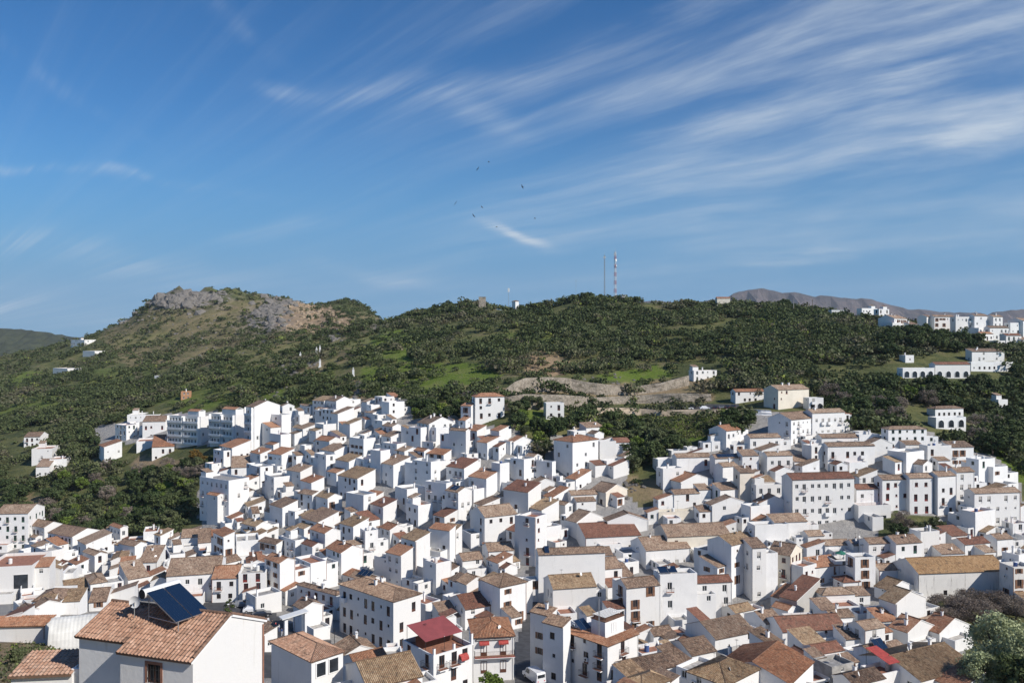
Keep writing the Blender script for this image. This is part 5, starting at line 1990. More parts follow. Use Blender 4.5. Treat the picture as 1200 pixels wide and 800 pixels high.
r = by_px(734, 785); roof_panels(by_px(712, 786), .9, by_px(712, 786)['b'] * .66, 2, 1.2, 2.2, R(35), 0, 'blue solar panels on the terrace of the corner house', .7, by_px(712, 786)['H'])
r = T('bluepanel'); roof_panels(r, r['a'] * .10, .2, 1, 1.1, 2.0, R(40), 0, 'single pale-framed solar collector on a brown roof above the street', .4)

# terraces: red sloping awning near the bottom right, green canvases, red banner
r = by_px(1043, 803)
ro = r['root']
ca = empty('awning_canopy', (*local(r, r['a'] * .35, .2), ro.location[2] + r['H'] - .6), ro.rotation_euler[2])
panel_part('canvas', [(0, 0, 1.9), (2.6, 0, 1.9), (2.6, 5.0, 3.0), (0, 5.0, 3.0)], 'red_awning', .04, ca)
mb = MB()
for (x, y, z) in ((.05, .05, 1.86), (2.55, .05, 1.86), (.05, 4.9, 2.9), (2.55, 4.9, 2.9)): mb.tube((x, y, 0), (x, y, z), .035, .035, 'iron', 6)
mb.build('posts', ca)
tag(ca, 'bright red sloping awning over a terrace beside the large brown roof', 'awning')
r = by_px(1000, 654, 9)
r = by_px(988, 667)
ro = r['root']
ca = empty('parasol', (*local(r, r['a'] * .5, r['b'] * .4), ro.location[2] + r['H'] - .7), 0)
mb = MB()
k_ = 8
pts_ = [(1.5 * math.cos(2 * math.pi * i / k_), 1.5 * math.sin(2 * math.pi * i / k_), 1.9) for i in range(k_)]
for i in range(k_): mb.face([pts_[i], pts_[(i + 1) % k_], (0, 0, 2.6)], 'green_canvas')
mb.build('canopy', ca)
mb = MB(); mb.tube((0, 0, 0), (0, 0, 2.6), .03, .03, 'steel', 6); mb.build('pole', ca)
tag(ca, 'green parasol open on a terrace next to the four-door balcony house', 'parasol')

# barrel-roofed tin shed on the lower left
X, Y, Z = hit(60, 757)
o = empty('barrel_shed', (X, Y, Z), R(20))
L_, W_, Hs = 11.0, 5.6, 5.0
arc = [(-W_ / 2 * math.cos(math.pi * i / 14), Hs * math.sin(math.pi * i / 14) ** .8) for i in range(15)]
mb = MB()
for i in range(14):
    for j in range(44):
        x0, x1 = L_ * j / 44, L_ * (j + 1) / 44
        o0, o1 = (.02 if j % 2 else 0), (.02 if (j + 1) % 2 else 0)
        y0, z0 = arc[i]; y1, z1 = arc[i + 1]
        s0_, s1_ = 1 + o0 / 3, 1 + o1 / 3
        mb.face([(x0, y0 * s0_, z0 * s0_ - 1), (x1, y0 * s1_, z0 * s1_ - 1), (x1, y1 * s1_, z1 * s1_ - 1), (x0, y1 * s0_, z1 * s0_ - 1)][::-1], 'tin')
mb.build('vault', o)
mb = MB()
mb.face([(0, y, z - 1) for (y, z) in arc], 'tin'); mb.face([(L_, y, z - 1) for (y, z) in arc[::-1]], 'tin')
mb.box(-.04, -.003, -.9, .9, -1, 1.2, 'iron')
mb.build('end_wall', o)
tag(o, 'pale tin shed with a barrel vault below the white terraces', 'shed')

# large window of the white hall on the left edge
r = by_px(7, 685)
mb = MB()
x = (240 / 300) * r['a'] - 2.0
mb.box(x, x + 3.2, -.05, -.003, r['H'] * .35, r['H'] * .75, 'glass_dark')
mb.box(x - .1, x + 3.3, -.09, -.003, r['H'] * .75 + .003, r['H'] * .75 + .1, 'frame_white')
mb.box(x - .1, x + 3.3, -.09, -.003, r['H'] * .35 - .1, r['H'] * .35 - .003, 'frame_white')
mb.build('window', r['root'])

# ------------------------------------------------------------------ walls on the hillside, ramp, road
def strip_wall(name, base_px, top_px, thick, mat, label, cat, y_fix=None):
    """masonry wall following the slope: base line and crest line read from the photograph, solid with real thickness"""
    Bp = []
    for (px, py) in base_px:
        X, Y, Z = hit(px, py)
        Bp.append((X, Y, Z))
    tp = [np.interp(px, [q[0] for q in top_px], [q[1] for q in top_px]) for px, _ in base_px]
    V, Fc = [], []
    rows = 7
    for i, (X, Y, Z) in enumerate(Bp):
        zt = (CY - tp[i]) / F * Y
        for k in range(rows):
            t = k / (rows - 1)
            n1 = mnoise.noise(Vector((X / 4, k * 1.3, 2))) * .5
            V.append((X, Y + t * 1.2 + n1, Z - 1.0 + (zt - Z + 1.0) * t))
        V.append((X, Y + 1.2 + thick, zt))
        V.append((X, Y + 1.4 + thick, Z - 1))
    m_ = rows + 2
    for i in range(len(Bp) - 1):
        for k in range(m_ - 1):
            a0 = i * m_ + k
            Fc.append((a0, a0 + m_, a0 + m_ + 1, a0 + 1))
    Fc.append(tuple(range(m_))[::1])
    Fc.append(tuple(range((len(Bp) - 1) * m_, len(Bp) * m_))[::-1])
    me = bpy.data.meshes.new(name)
    me.from_pydata(V, [], Fc)
    me.materials.append(MATS[mat])
    me.update()
    o = bpy.data.objects.new(name, me)
    COL.objects.link(o)
    tag(o, label, cat, kind='thing')
    return o


def dense(pts, step=6):
    out = []
    for (a, b), (c, d) in zip(pts, pts[1:]):
        n_ = max(1, int(abs(c - a) / step))
        out += [(a + (c - a) * i / n_, b + (d - b) * i / n_) for i in range(n_)]
    return out + [pts[-1]]


strip_wall('retaining_wall', dense([(588, 466), (610, 461), (640, 459), (670, 459), (700, 463), (740, 463), (775, 459), (808, 452)]),
           [(588, 461), (600, 449), (615, 443), (640, 442), (665, 443), (690, 448), (715, 451), (745, 453), (775, 449), (808, 440)], 1.5, 'stone', 'upper rough stone retaining wall curving across the hillside', 'retaining wall')
strip_wall('retaining_wall', dense([(590, 482), (620, 480), (660, 480), (700, 474), (750, 473), (800, 472), (834, 470)]),
           [(590, 466), (615, 462), (660, 463), (700, 466), (740, 464), (790, 461), (834, 462)], 1.5, 'stone', 'lower stone retaining wall above the parked cars', 'retaining wall')
strip_wall('retaining_wall', dense([(700, 487), (740, 487), (776, 488), (815, 486), (855, 484)]), [(700, 478), (740, 478), (776, 481), (855, 479)], .5, 'path_stone',
           'low beige roadside wall under the parked cars', 'retaining wall')
strip_wall('boundary_wall', dense([(858, 482), (875, 486), (905, 487)]), [(858, 478), (905, 481)], .3, 'whitewash', 'white wall below the villa with the orange roof', 'wall')
strip_wall('boundary_wall', dense([(655, 561), (640, 558)][::-1]), [(600, 555), (700, 555)], .3, 'whitewash', 'short white yard wall against the big square house', 'wall')
strip_wall('retaining_wall', dense([(1158, 462), (1180, 461), (1215, 459)]), [(1158, 453), (1215, 450)], .5, 'stone', 'tan stone wall on the hillside at the photo edge, right', 'retaining wall')

# sloping paved ramp with white parapets, behind the big square house
def ramp(pts, wpx0, wpx1):
    L, Rr = [], []
    n_ = len(pts)
    for i, (px, py) in enumerate(pts):
        X, Y, Z = hit(px, py)
        w_ = (wpx0 + (wpx1 - wpx0) * i / (n_ - 1)) / F * Y / 2
        L.append(Vector((X - w_, Y, Z + .5))); Rr.append(Vector((X + w_, Y, Z + .5)))
    mb = MB()
    for i in range(n_ - 1):
        mb.face([L[i], Rr[i], Rr[i + 1], L[i + 1]], 'path_stone')
    o = mb.build('path')
    tag(o, kind='structure')
    for side, nm in ((L, 'white parapet wall on the uphill ramp, far side from the trees'), (Rr, 'white parapet wall on the uphill ramp, next to the green trees')):
        mb = MB()
        for i in range(n_ - 1):
            p, q = side[i], side[i + 1]
            d = Vector((.18, 0, 0))
            dn, up = Vector((0, 0, -1.6)), Vector((0, 0, .75))
            mb.face([p - d + dn, q - d + dn, q - d + up, p - d + up][::-1], 'whitewash')
            mb.face([p + d + dn, q + d + dn, q + d + up, p + d + up], 'whitewash')
            mb.face([p - d + up, p + d + up, q + d + up, q - d + up], 'whitewash')
            if i == 0: mb.face([p - d + dn, p + d + dn, p + d + up, p - d + up], 'whitewash')
        ow = mb.build('parapet_wall')
        tag(ow, nm, 'wall', kind='thing')


ramp([(679, 506), (682, 500), (685, 494), (687, 489), (689, 484), (693, 480)], 15, 9)


def sheet(name, polypx, lift, mat):
    """paved sheet draped a little above the ground"""
    xs = [p[0] for p in polypx]; ys = [p[1] for p in polypx]
    mb = MB()
    st = 4
    grid = {}
    def pt_(i, j):
        if (i, j) not in grid:
            X, Y, Z = hit(i, j)
            grid[(i, j)] = (X, Y, Z + lift)
        return grid[(i, j)]
    for i in range(int(min(xs)), int(max(xs)) + 1, st):
        for j in range(int(min(ys)), int(max(ys)) + 1, st):
            if inpoly(i + st / 2, j + st / 2, polypx):
                mb.face([pt_(i, j + st), pt_(i + st, j + st), pt_(i + st, j), pt_(i, j)], mat, smooth=True)
    o = mb.build(name)
    tag(o, kind='structure')
    return o


sheet('road', [(690, 477), (780, 476), (865, 474), (865, 482), (780, 484), (690, 483)], .25, 'asphalt')
sheet('street', [(606, 830), (604, 760), (622, 705), (618, 670), (634, 640), (650, 645), (660, 690), (664, 800), (664, 830)], .08, 'asphalt')
sheet('plaza', [(232, 705), (290, 702), (350, 735), (420, 768), (500, 812), (480, 826), (380, 815), (240, 772)], .08, 'asphalt')
sheet('plaza', [(-4, 650), (32, 652), (46, 668), (36, 680), (-4, 676)], .08, 'asphalt')


# ------------------------------------------------------------------ vehicles
def car_proto(kind, paint):
    root = empty('van' if kind == 'van' else 'parked_car', (0, 0, 0))
    Lc, Wc = (4.9, 1.95) if kind == 'van' else (4.2, 1.75)
    if kind == 'van':
        prof = [(-Lc / 2, .35), (Lc / 2, .35), (Lc / 2, .95), (Lc / 2 - .55, 1.15), (Lc / 2 - 1.25, 1.95), (Lc / 2 - 1.6, 2.1), (-Lc / 2 + .15, 2.1), (-Lc / 2, 1.9)]
        win = [(Lc / 2 - 1.3, 1.25), (Lc / 2 - .8, 1.25), (Lc / 2 - 1.35, 1.85), (Lc / 2 - 1.35, 1.85)]
    else:
        prof = [(-Lc / 2, .35), (Lc / 2, .32), (Lc / 2, .68), (Lc / 2 - .25, .82), (Lc / 2 - 1.05, .93), (Lc / 2 - 1.8, 1.42), (-Lc / 2 + .9, 1.46), (-Lc / 2 + .2, 1.0), (-Lc / 2, .9)]
    mb = MB()
    n_ = len(prof)
    for s in (-1, 1):
        sec = [(x, s * (Wc / 2 - (.16 if z > 1.0 else 0)), z) for x, z in prof]
        mb.face(sec if s < 0 else sec[::-1], paint)
    for i in range(n_):
        j = (i + 1) % n_
        (x0, z0), (x1, z1) = prof[i], prof[j]
        w0, w1 = Wc / 2 - (.16 if z0 > 1.0 else 0), Wc / 2 - (.16 if z1 > 1.0 else 0)
        mb.face([(x0, -w0, z0), (x0, w0, z0), (x1, w1, z1), (x1, -w1, z1)], paint)
    mb.build('body', root)
    gl = MB()
    if kind == 'van':
        gl.face([(Lc / 2 - .60, -.78, 1.22), (Lc / 2 - .60, .78, 1.22), (Lc / 2 - 1.20, .74, 1.90), (Lc / 2 - 1.20, -.74, 1.90)], 'glass_dark')
        for s in (-1, 1):
            q = [(Lc / 2 - 2.2, s * .99, 1.2), (Lc / 2 - 1.0, s * .99, 1.2), (Lc / 2 - 1.45, s * .845, 1.85), (Lc / 2 - 2.2, s * .845, 1.85)]
            gl.face(q if s < 0 else q[::-1], 'glass_dark')
        gl.box(-Lc / 2 - .012, -Lc / 2 + .0, -.7, .7, 1.25, 1.8, 'glass_dark')
    else:
        gl.face([(Lc / 2 - 1.10, -.70, .98), (Lc / 2 - 1.10, .70, .98), (Lc / 2 - 1.76, .66, 1.41), (Lc / 2 - 1.76, -.66, 1.41)], 'glass_dark')
        gl.face([(-Lc / 2 + .28, .66, 1.06), (-Lc / 2 + .28, -.66, 1.06), (-Lc / 2 + .84, -.64, 1.42), (-Lc / 2 + .84, .64, 1.42)], 'glass_dark')
        for s in (-1, 1):
            q = [(-Lc / 2 + .55, s * .80, 1.0), (Lc / 2 - 1.2, s * .80, 1.0), (Lc / 2 - 1.8, s * .735, 1.36), (-Lc / 2 + .95, s * .735, 1.38)]
            gl.face(q if s < 0 else q[::-1], 'glass_dark')
    gl.build('window', root)
    for x in (-Lc / 2 + .8, Lc / 2 - .85):
        for s in (-1, 1):
            wb = MB()
            wb.tube((x, s * (Wc / 2 - .18), .32), (x, s * (Wc / 2 + .02), .32), .32, .32, 'rubber', 16)
            wo = wb.build('wheel', root)
            rb = MB()
            rb.tube((x, s * (Wc / 2 + .0), .32), (x, s * (Wc / 2 + .03), .32), .19, .19, 'steel', 10)
            rb.build('rim', wo)
    for s in (-1, 1):
        hb = MB(); hb.box(Lc / 2 - .05, Lc / 2 + .015, s * .55 - .16, s * .55 + .16, .60, .74, 'frame_white'); hb.build('headlight', root)
        hb = MB(); hb.box(-Lc / 2 - .015, -Lc / 2 + .05, s * .62 - .1, s * .62 + .1, .62, .80, 'flag_red'); hb.build('tail_light', root)
    return root


VP = {}
for (px, py, rot, kind, paint, lab, grp) in [
        (296, 717, 12, 'car', 'car_white', 'white car parked in the plaza under the brown-roofed houses', 'cars in the plaza'),
        (307, 722, 20, 'car', 'car_dark', 'dark car next to the white one in the plaza', 'cars in the plaza'),
        (283, 711, 15, 'car', 'car_grey', 'grey car half hidden behind the white one in the plaza', 'cars in the plaza'),
        (806, 480.5, 4, 'car', 'car_white', 'white car on the hillside road, uphill end of the row', 'cars on the hillside road'),
        (826, 480.5, 2, 'car', 'car_white', 'white car on the hillside road beside the dark cars', 'cars on the hillside road'),
        (838, 480, 80, 'car', 'car_dark', 'dark car nose-in on the hillside road, next to a white one', 'cars on the hillside road'),
        (845, 480, 80, 'car', 'car_grey', 'grey car between two dark ones on the hillside road', 'cars on the hillside road'),
        (852, 479.5, 80, 'car', 'car_dark', 'dark car in the middle of the nose-in row near the villa', 'cars on the hillside road'),
        (859, 479, 80, 'car', 'car_dark', 'dark car closest to the orange-roofed villa on the road', 'cars on the hillside road'),
        (8, 659, 30, 'car', 'car_dark', 'black car parked at the photo edge outside the four-storey house', 'cars by the white hall'),
        (22, 661, 35, 'car', 'car_dark', 'black car second from the photo edge behind the white hall', 'cars by the white hall'),
        (4, 665, 20, 'car', 'car_white', 'white car in front of the black ones behind the white hall', 'cars by the white hall'),
        (626, 797, 118, 'van', 'car_white', 'white van driving down the narrow shaded street', None)]:
    if (kind, paint) not in VP:
        o = VP[(kind, paint)] = car_proto(kind, paint)
    else:
        o = copy_tree(VP[(kind, paint)])
    X, Y, Z = hit(px, py)
    o.location = (X, Y, Z + (.27 if 690 < px < 870 else .1))
    o.rotation_euler = (0, 0, R(rot))
    for k_ in ('label', 'category', 'group'):
        if k_ in o: del o[k_]
    tag(o, lab, 'van' if kind == 'van' else 'car', grp)

# ------------------------------------------------------------------ masts and poles on the skyline
def on_ridge(px, Yr):
    X = (px - CX) / F * Yr
    return (X, Yr, H(X, Yr) - .5)


def mast_h(px, ytop, Yr):
    return (CY - ytop) / F * Yr - on_ridge(px, Yr)[2]


lattice('radio_mast', on_ridge(721, 590), mast_h(721, 295, 590), 1.1, .8, 24, 'tall red and white lattice mast, thicker of the pair on the hilltop', 'radio mast', True, 3, .11)
lattice('radio_mast', on_ridge(708.5, 590), mast_h(708.5, 299, 590), .55, .42, 26, 'tall slim grey lattice mast beside the red and white one', 'radio mast', False, 1, .10)


def pole(px, ytop, Yr, r_, mat, label, cat='pole', name='pole', panels=0):
    o = empty(name, on_ridge(px, Yr))
    h = mast_h(px, ytop, Yr)
    mb = MB(); mb.tube((0, 0, 0), (0, 0, h), r_, r_ * .7, mat, 6); mb.build('post', o)
    if panels:
        for k in range(panels):
            t = k * 2 * math.pi / panels + .4
            pb = MB(); pb.box(math.cos(t) * .55 - .22, math.cos(t) * .55 + .22, math.sin(t) * .55 - .2, math.sin(t) * .55 + .2, h - 3.2, h - .4, 'frame_white'); pb.build('panel_antenna', o)
    else:
        pb = MB(); pb.tube((-.7, 0, h - .6), (.7, 0, h - .6), .06, .06, mat, 4); pb.build('crossarm', o)
    tag(o, label, cat)


pole(596, 337, 600, .16, 'steel', 'white phone mast with panel antennas above the hut on the ridge', 'phone mast', 'phone_mast', 3)
pole(675, 328, 600, .10, 'steel', 'short thin grey pole on the ridge before the hilltop', 'pole')
pole(930, 350, 540, .22, 'concrete', 'concrete pole on the ridge, shorter of the two', 'pole', 'utility_pole')
pole(952, 351, 500, .16, 'bark', 'brownish pylon on the ridge near the upper houses', 'pylon', 'pylon')
pole(258, 525, 330, .15, 'frame_white', 'whitish post rising behind the bare trees of the ravine', 'pole', 'utility_pole') if False else None

# small buildings on the ridge
def hut(px, py_top, Yr, w_, d_, mat, label, roofm=None, name='hut', cat='hut'):
    x, y, z = on_ridge(px, Yr)
    h = (CY - py_top) / F * Yr - z
    o = empty(name, (x, y, z))
    mb = MB()
    wall_face(mb, (-w_ / 2, 0), 0, w_, -1, h, [(w_ * .35, w_ * .65, 0.6, min(h - .3, 2.4))], mat)
    wall_face(mb, (-w_ / 2, d_), -math.pi / 2, d_, -1, h, [], mat)
    wall_face(mb, (w_ / 2, 0), math.pi / 2, d_, -1, h, [], mat)
    wall_face(mb, (w_ / 2, d_), math.pi, w_, -1, h, [], mat)
    mb.build('wall', o)
    db = MB(); db.box(-w_ * .14, w_ * .14, .1, .14, .6, min(h - .3, 2.4), 'frame_brown'); db.build('door', o)
    if roofm: rb = tile_roof('x', w_, d_, h, .35, roofm, 0); rb.build('roof', o, (-w_ / 2, 0, 0))
    else:
        rb = MB(); rb.box(-w_ / 2 - .15, w_ / 2 + .15, -.15, d_ + .15, h + .003, h + .2, 'roof_floor'); rb.build('roof', o)
    tag(o, label, cat)


hut(731, 345.5, 585, 4, 4, 'whitewash', 'small white equipment hut at the foot of the radio masts')
hut(565, 348, 590, 5, 5, 'stone', 'tan stone ruin among the trees on the ridge', None, 'ruin', 'ruin')
hut(636, 358, 585, 13, 6, 'agedwhite', 'low pale house on the ridge beside the white phone mast', 'tile_brown', 'farmhouse', 'farmhouse')
hut(848, 349.5, 560, 9, 5, 'cream', 'low house with an orange roof under a dark tree on the ridge', 'tile_orange', 'farmhouse', 'farmhouse')
hut(983, 363, 505, 9, 5, 'whitewash', 'pale low house on the ridge between the pylon and the upper town', None, 'farmhouse', 'farmhouse')

# small white shrines on the hillside
for i, (px, py, lab) in enumerate([(352, 421, 'white post on the rocky spur, lowest of four'), (371, 415, 'white post high on the rocky spur, paired, first'), (375, 413, 'white post high on the rocky spur, paired, second'),
                              (375, 430, 'white post on the spur just above the village'), (414, 441, 'white post among bushes above the village crest'), (283, 464, 'white post above the apartment blocks')]):
    X, Y, Z = hit(px, py)
    o = empty('way_cross', (X, Y, Z))
    mb = MB(); mb.box(-.7, .7, -.7, .7, -1, .5, 'whitewash'); mb.box(-.45, .45, -.45, .45, .503, 3.6, 'whitewash'); mb.build('pedestal', o)
    mb = MB(); mb.box(-.12, .12, -.12, .12, 3.603, 4.8, 'whitewash'); mb.box(-.45, .45, -.1, .1, 4.1, 4.3, 'whitewash'); mb.build('cross', o)
    tag(o, lab, 'shrine', 'white shrines on the hillside')

# carport slab on its post, beside the plaza
X, Y, Z = hit(335, 765)
o = empty('carport', (X, Y, Z), R(35))
zt = (CY - 722) / F * Y - Z
mb = MB(); mb.box(-.3, .3, -.3, .3, -2, zt - .1, 'whitewash'); mb.build('pillar', o)
panel_part('slab', [(-1.0, -.9, zt - .1), (4.2, -.9, zt + .5), (4.2, 1.2, zt + .5), (-1.0, 1.2, zt - .1)], 'frame_white', .18, o)
mb = MB(); mb.box(3.6, 4.0, -.6, .9, -2, zt + .25, 'whitewash'); mb.build('back_wall', o)
tag(o, 'white sloping carport slab on a pillar beside the plaza', 'carport')
# ------------------------------------------------------------------ vegetation
def Hv(X, Y):
    px = X / Y * F + CX
    i = np.clip(np.searchsorted(PXG, px) - 1, 0, len(PXG) - 2)
    a = np.clip((px - PXG[i]) / (PXG[i + 1] - PXG[i]), 0, 1)
    j = np.clip(np.searchsorted(YG, Y) - 1, 0, len(YG) - 2)
    b = np.clip((Y - YG[j]) / (YG[j + 1] - YG[j]), 0, 1)
    return (HG[i, j] * (1 - a) + HG[i + 1, j] * a) * (1 - b) + (HG[i, j + 1] * (1 - a) + HG[i + 1, j + 1] * a) * b


def inpoly_v(x, y, poly):
    c = np.zeros(len(x), dtype=bool)
    j = len(poly) - 1
    for i in range(len(poly)):
        xi, yi = poly[i]; xj, yj = poly[j]
        if yi != yj:
            c ^= ((yi > y) != (yj > y)) & (x < (xj - xi) * (y - yi) / (yj - yi) + xi)
        j = i
    return c


def leaf_quads(cen, size, nrm_out=None):
    """random small quads at the given centres; returns vertices [n*4,3]"""
    n_ = len(cen)
    d = rng.normal(size=(n_, 3))
    if nrm_out is not None: d = d * .75 + nrm_out * 1.1
    d /= np.linalg.norm(d, axis=1)[:, None] + 1e-9
    t = rng.normal(size=(n_, 3))
    a = np.cross(d, t); a /= np.linalg.norm(a, axis=1)[:, None] + 1e-9
    b = np.cross(d, a)
    s = size[:, None]
    asp = rng.uniform(.6, 1.0, size=(n_, 1))
    v = np.stack([cen - a * s - b * s * asp, cen + a * s * .8 - b * s * asp * .9, cen + a * s + b * s * asp, cen - a * s * .7 + b * s * asp * .9], 1)
    return v.reshape(-1, 3)


def quad_mesh(name, V, mat, tint=None, leaf=None):
    me = bpy.data.meshes.new(name)
    n_ = len(V)
    me.vertices.add(n_)
    me.vertices.foreach_set('co', V.astype(np.float32).reshape(-1))
    me.loops.add(n_)
    me.loops.foreach_set('vertex_index', np.arange(n_, dtype=np.int32))
    me.polygons.add(n_ // 4)
    me.polygons.foreach_set('loop_start', np.arange(0, n_, 4, dtype=np.int32))
    me.polygons.foreach_set('loop_total', np.full(n_ // 4, 4, dtype=np.int32))
    me.update(calc_edges=True)
    for nm, arr in (('tint', tint), ('leaf', leaf)):
        if arr is not None:
            at = me.attributes.new(nm, 'FLOAT', 'POINT')
            at.data.foreach_set('value', np.repeat(arr, 4).astype(np.float32))
    me.materials.append(MATS[mat])
    return me


# scrub on the hills: thousands of bushes, one mass
HOUSE_XY = [(r_['X'], r_['Y'], max(r_['a'], r_['b'])) for r_ in RECORDS]
pts = []
N0 = 100000
pxs = rng.uniform(-140, 1340, N0)
lim = np.interp(pxs, [q[0] for q in CREST], [q[1] for q in CREST]) * 1.03
Ys = rng.uniform(0, 1, N0) ** .78 * (1030 - 230) + 230
u_ = (pxs - CX) / F
Xs = u_ * Ys
Zs = Hv(Xs, Ys)
pys = CY - F * Zs / Ys
keep = (Ys < lim)
vil = inpoly_v(pxs, pys, VILLAGE) & (Ys < 470)
hole = np.zeros(N0, dtype=bool)
for q in HOLES[:2] + HOLES[3:]: hole |= inpoly_v(pxs, pys, q)
keep &= ~(vil & ~hole)
keep &= (Ys > 255) | hole
gr = np.zeros(N0)
for pl, a_ in GREEN: gr = np.maximum(gr, inpoly_v(pxs, pys, pl) * a_)
sl_ = np.zeros(N0)
for pl, a_ in SOIL: sl_ = np.maximum(sl_, inpoly_v(pxs, pys, pl) * a_)
rk_ = np.zeros(N0)
for (rx, ry, rw, rh, amp) in ROCKS:
    if (rx, ry) != (670, 455): rk_ = np.maximum(rk_, np.exp(-((pxs - rx) / rw) ** 2 - ((pys - ry) / rh) ** 2))
dens = np.ones(N0) * .40
cl = np.array([mnoise.noise(Vector((x / 38, y / 38, 9.0))) for x, y in zip(Xs, Ys)])
cl2 = np.array([mnoise.noise(Vector((x / 14, y / 20, 4.0))) for x, y in zip(Xs, Ys)])
dens += cl * 1.1 + cl2 * .7
dens[(pxs > 860) & (Ys < 470)] += .25
dens *= 1 - .9 * gr
dens *= 1 - .88 * sl_
dens *= 1 - .62 * np.clip(rk_ * 1.2, 0, 1)
dens[inpoly_v(pxs, pys, [(585, 440), (840, 436), (865, 488), (690, 492), (585, 486)])] *= .22
keep &= rng.uniform(0, 1, N0) < np.clip(dens, .03, 1)
for (hx, hy, hr) in HOUSE_XY:
    if hy > 230: keep &= (Xs - hx) ** 2 + (Ys - hy - 2) ** 2 > (hr * .9 + 2.2) ** 2
# thin out where the ground falls towards the near side to an even spacing
idx = np.where(keep)[0]
cell = {}
sel = []
for i in idx:
    rr = 2.6 if Ys[i] < 650 else 3.2
    key = (int(Xs[i] / rr), int(Ys[i] / rr))
    if key in cell: continue
    cell[key] = 1
    sel.append(i)
sel = np.array(sel)
print('bushes', len(sel))
bx, by, bz, bpx, bpy_ = Xs[sel], Ys[sel], Zs[sel], pxs[sel], pys[sel]
nb = len(sel)
left_mtn = np.clip((640 - bpx) / 200, 0, 1) * np.clip((by - 650) / 250, 0, 1)
r_b = rng.gamma(5.0, .42, nb) * (1 - .35 * left_mtn) + .7
big = rng.uniform(0, 1, nb) < (.12 + .25 * (bpx > 850))
r_b[bpx > 470] *= 1.18
r_b[big] *= 1.7
small = rng.uniform(0, 1, nb) < .4
r_b[small] *= .6
r_b = np.clip(r_b, .7, 5.2)
tn = np.array([mnoise.noise(Vector((x / 60, y / 60, 1.0))) for x, y in zip(bx, by)])
tint_b = np.clip(.38 + tn * .55 + rng.normal(0, .17, nb), 0, .88)
bright = (rng.uniform(0, 1, nb) < .045)
tint_b[bright] = rng.uniform(.9, 1.0, bright.sum())
nl = np.clip((r_b / by * F * 5.5) ** 1.25, 26, 170).astype(int)
rep = np.repeat(np.arange(nb), nl)
M_ = len(rep)
# each bush: 3-5 lobes
lobe = rng.normal(size=(nb, 4, 3)) * np.array([.48, .48, .22])
lobe[:, :, 2] = np.abs(lobe[:, :, 2]) + .45
li = rng.integers(0, 4, M_)
dirs = rng.normal(size=(M_, 3)); dirs[:, 2] = np.abs(dirs[:, 2]) * .9 - .15
dirs /= np.linalg.norm(dirs, axis=1)[:, None]
rad = rng.uniform(.42, .66, M_)[:, None]
cen = (lobe[rep, li] + dirs * rad) * r_b[rep][:, None]
cen[:, 2] *= .82
cen += np.stack([bx, by, bz - .25], 1)[rep]
size = r_b[rep] * rng.uniform(.11, .21, M_) * np.clip(np.sqrt(60 / nl[rep]), .6, 1.35)
Vq = leaf_quads(cen, size, dirs)
me = quad_mesh('scrub', Vq, 'scrub_leaf', tint_b[rep], rng.uniform(0, 1, M_))
o = bpy.data.objects.new('scrub', me)
COL.objects.link(o)
tag(o, 'dense evergreen scrub covering the hillsides around the white village', 'scrub', kind='stuff')
print('scrub quads', M_)

# boulders and crags
def rocks(name_, spots, c_lo, c_hi, label_):
    ico_v = np.array([(0, .53, .85), (0, -.53, .85), (.85, 0, .53), (-.85, 0, .53), (.53, .85, 0), (-.53, .85, 0), (.53, -.85, 0), (-.53, -.85, 0), (.85, 0, -.53), (-.85, 0, -.53), (0, .53, -.85), (0, -.53, -.85)])
    ico_f = [(0, 1, 2), (0, 3, 1), (0, 2, 4), (0, 4, 5), (0, 5, 3), (1, 6, 2), (1, 3, 7), (1, 7, 6), (2, 8, 4), (2, 6, 8), (3, 5, 9), (3, 9, 7), (4, 8, 10), (4, 10, 5), (5, 10, 9), (6, 7, 11), (6, 11, 8), (7, 9, 11), (8, 11, 10), (9, 10, 11)]
    V_, F_ = [], []
    for (cx, cy, wx, wy, n_, s0, s1) in spots:
        for _ in range(n_):
            px, py = random.gauss(cx, wx * .55), random.gauss(cy, wy * .55)
            if py < np.interp(px, [q[0] for q in SKYL], [q[1] for q in SKYL]) + 1: py = np.interp(px, [q[0] for q in SKYL], [q[1] for q in SKYL]) + 1.5
            X, Y, Z = hit(px, py, 250.0)
            if Y > 990: continue
            s = random.uniform(s0, s1) * random.uniform(.6, 1)
            b0 = len(V_)
            a_ = random.uniform(0, 6.28)
            for v in ico_v:
                q = v * np.array([random.uniform(.7, 1.2), random.uniform(.7, 1.2), random.uniform(.6, 1.15)]) * s
                V_.append((X + q[0] * math.cos(a_) - q[1] * math.sin(a_), Y + q[0] * math.sin(a_) + q[1] * math.cos(a_), Z + q[2] * .9 - s * .15))
            F_ += [tuple(b0 + k for k in f_) for f_ in ico_f]
    me_ = bpy.data.meshes.new(name_)
    me_.from_pydata(V_, [], F_)
    m_, t_, b_ = new_mat(name_ + '_mat', 0.95)
    p_ = geo_pos(t_)
    c_ = t_.mix(t_.noise(p_, 0.5, 7, 0.75), c_lo, c_hi)
    t_.set(b_.inputs['Base Color'], c_)
    bp_ = t_.node('ShaderNodeBump', {'Height': t_.noise(p_, 0.6, 8, 0.8), 'Strength': 1.0, 'Distance': 1.5})
    t_.l.new(bp_.outputs[0], b_.inputs['Normal'])
    me_.materials.append(m_)
    me_.update()
    o_ = bpy.data.objects.new(name_, me_)
    COL.objects.link(o_)
    tag(o_, label_, 'rocks', kind='stuff')


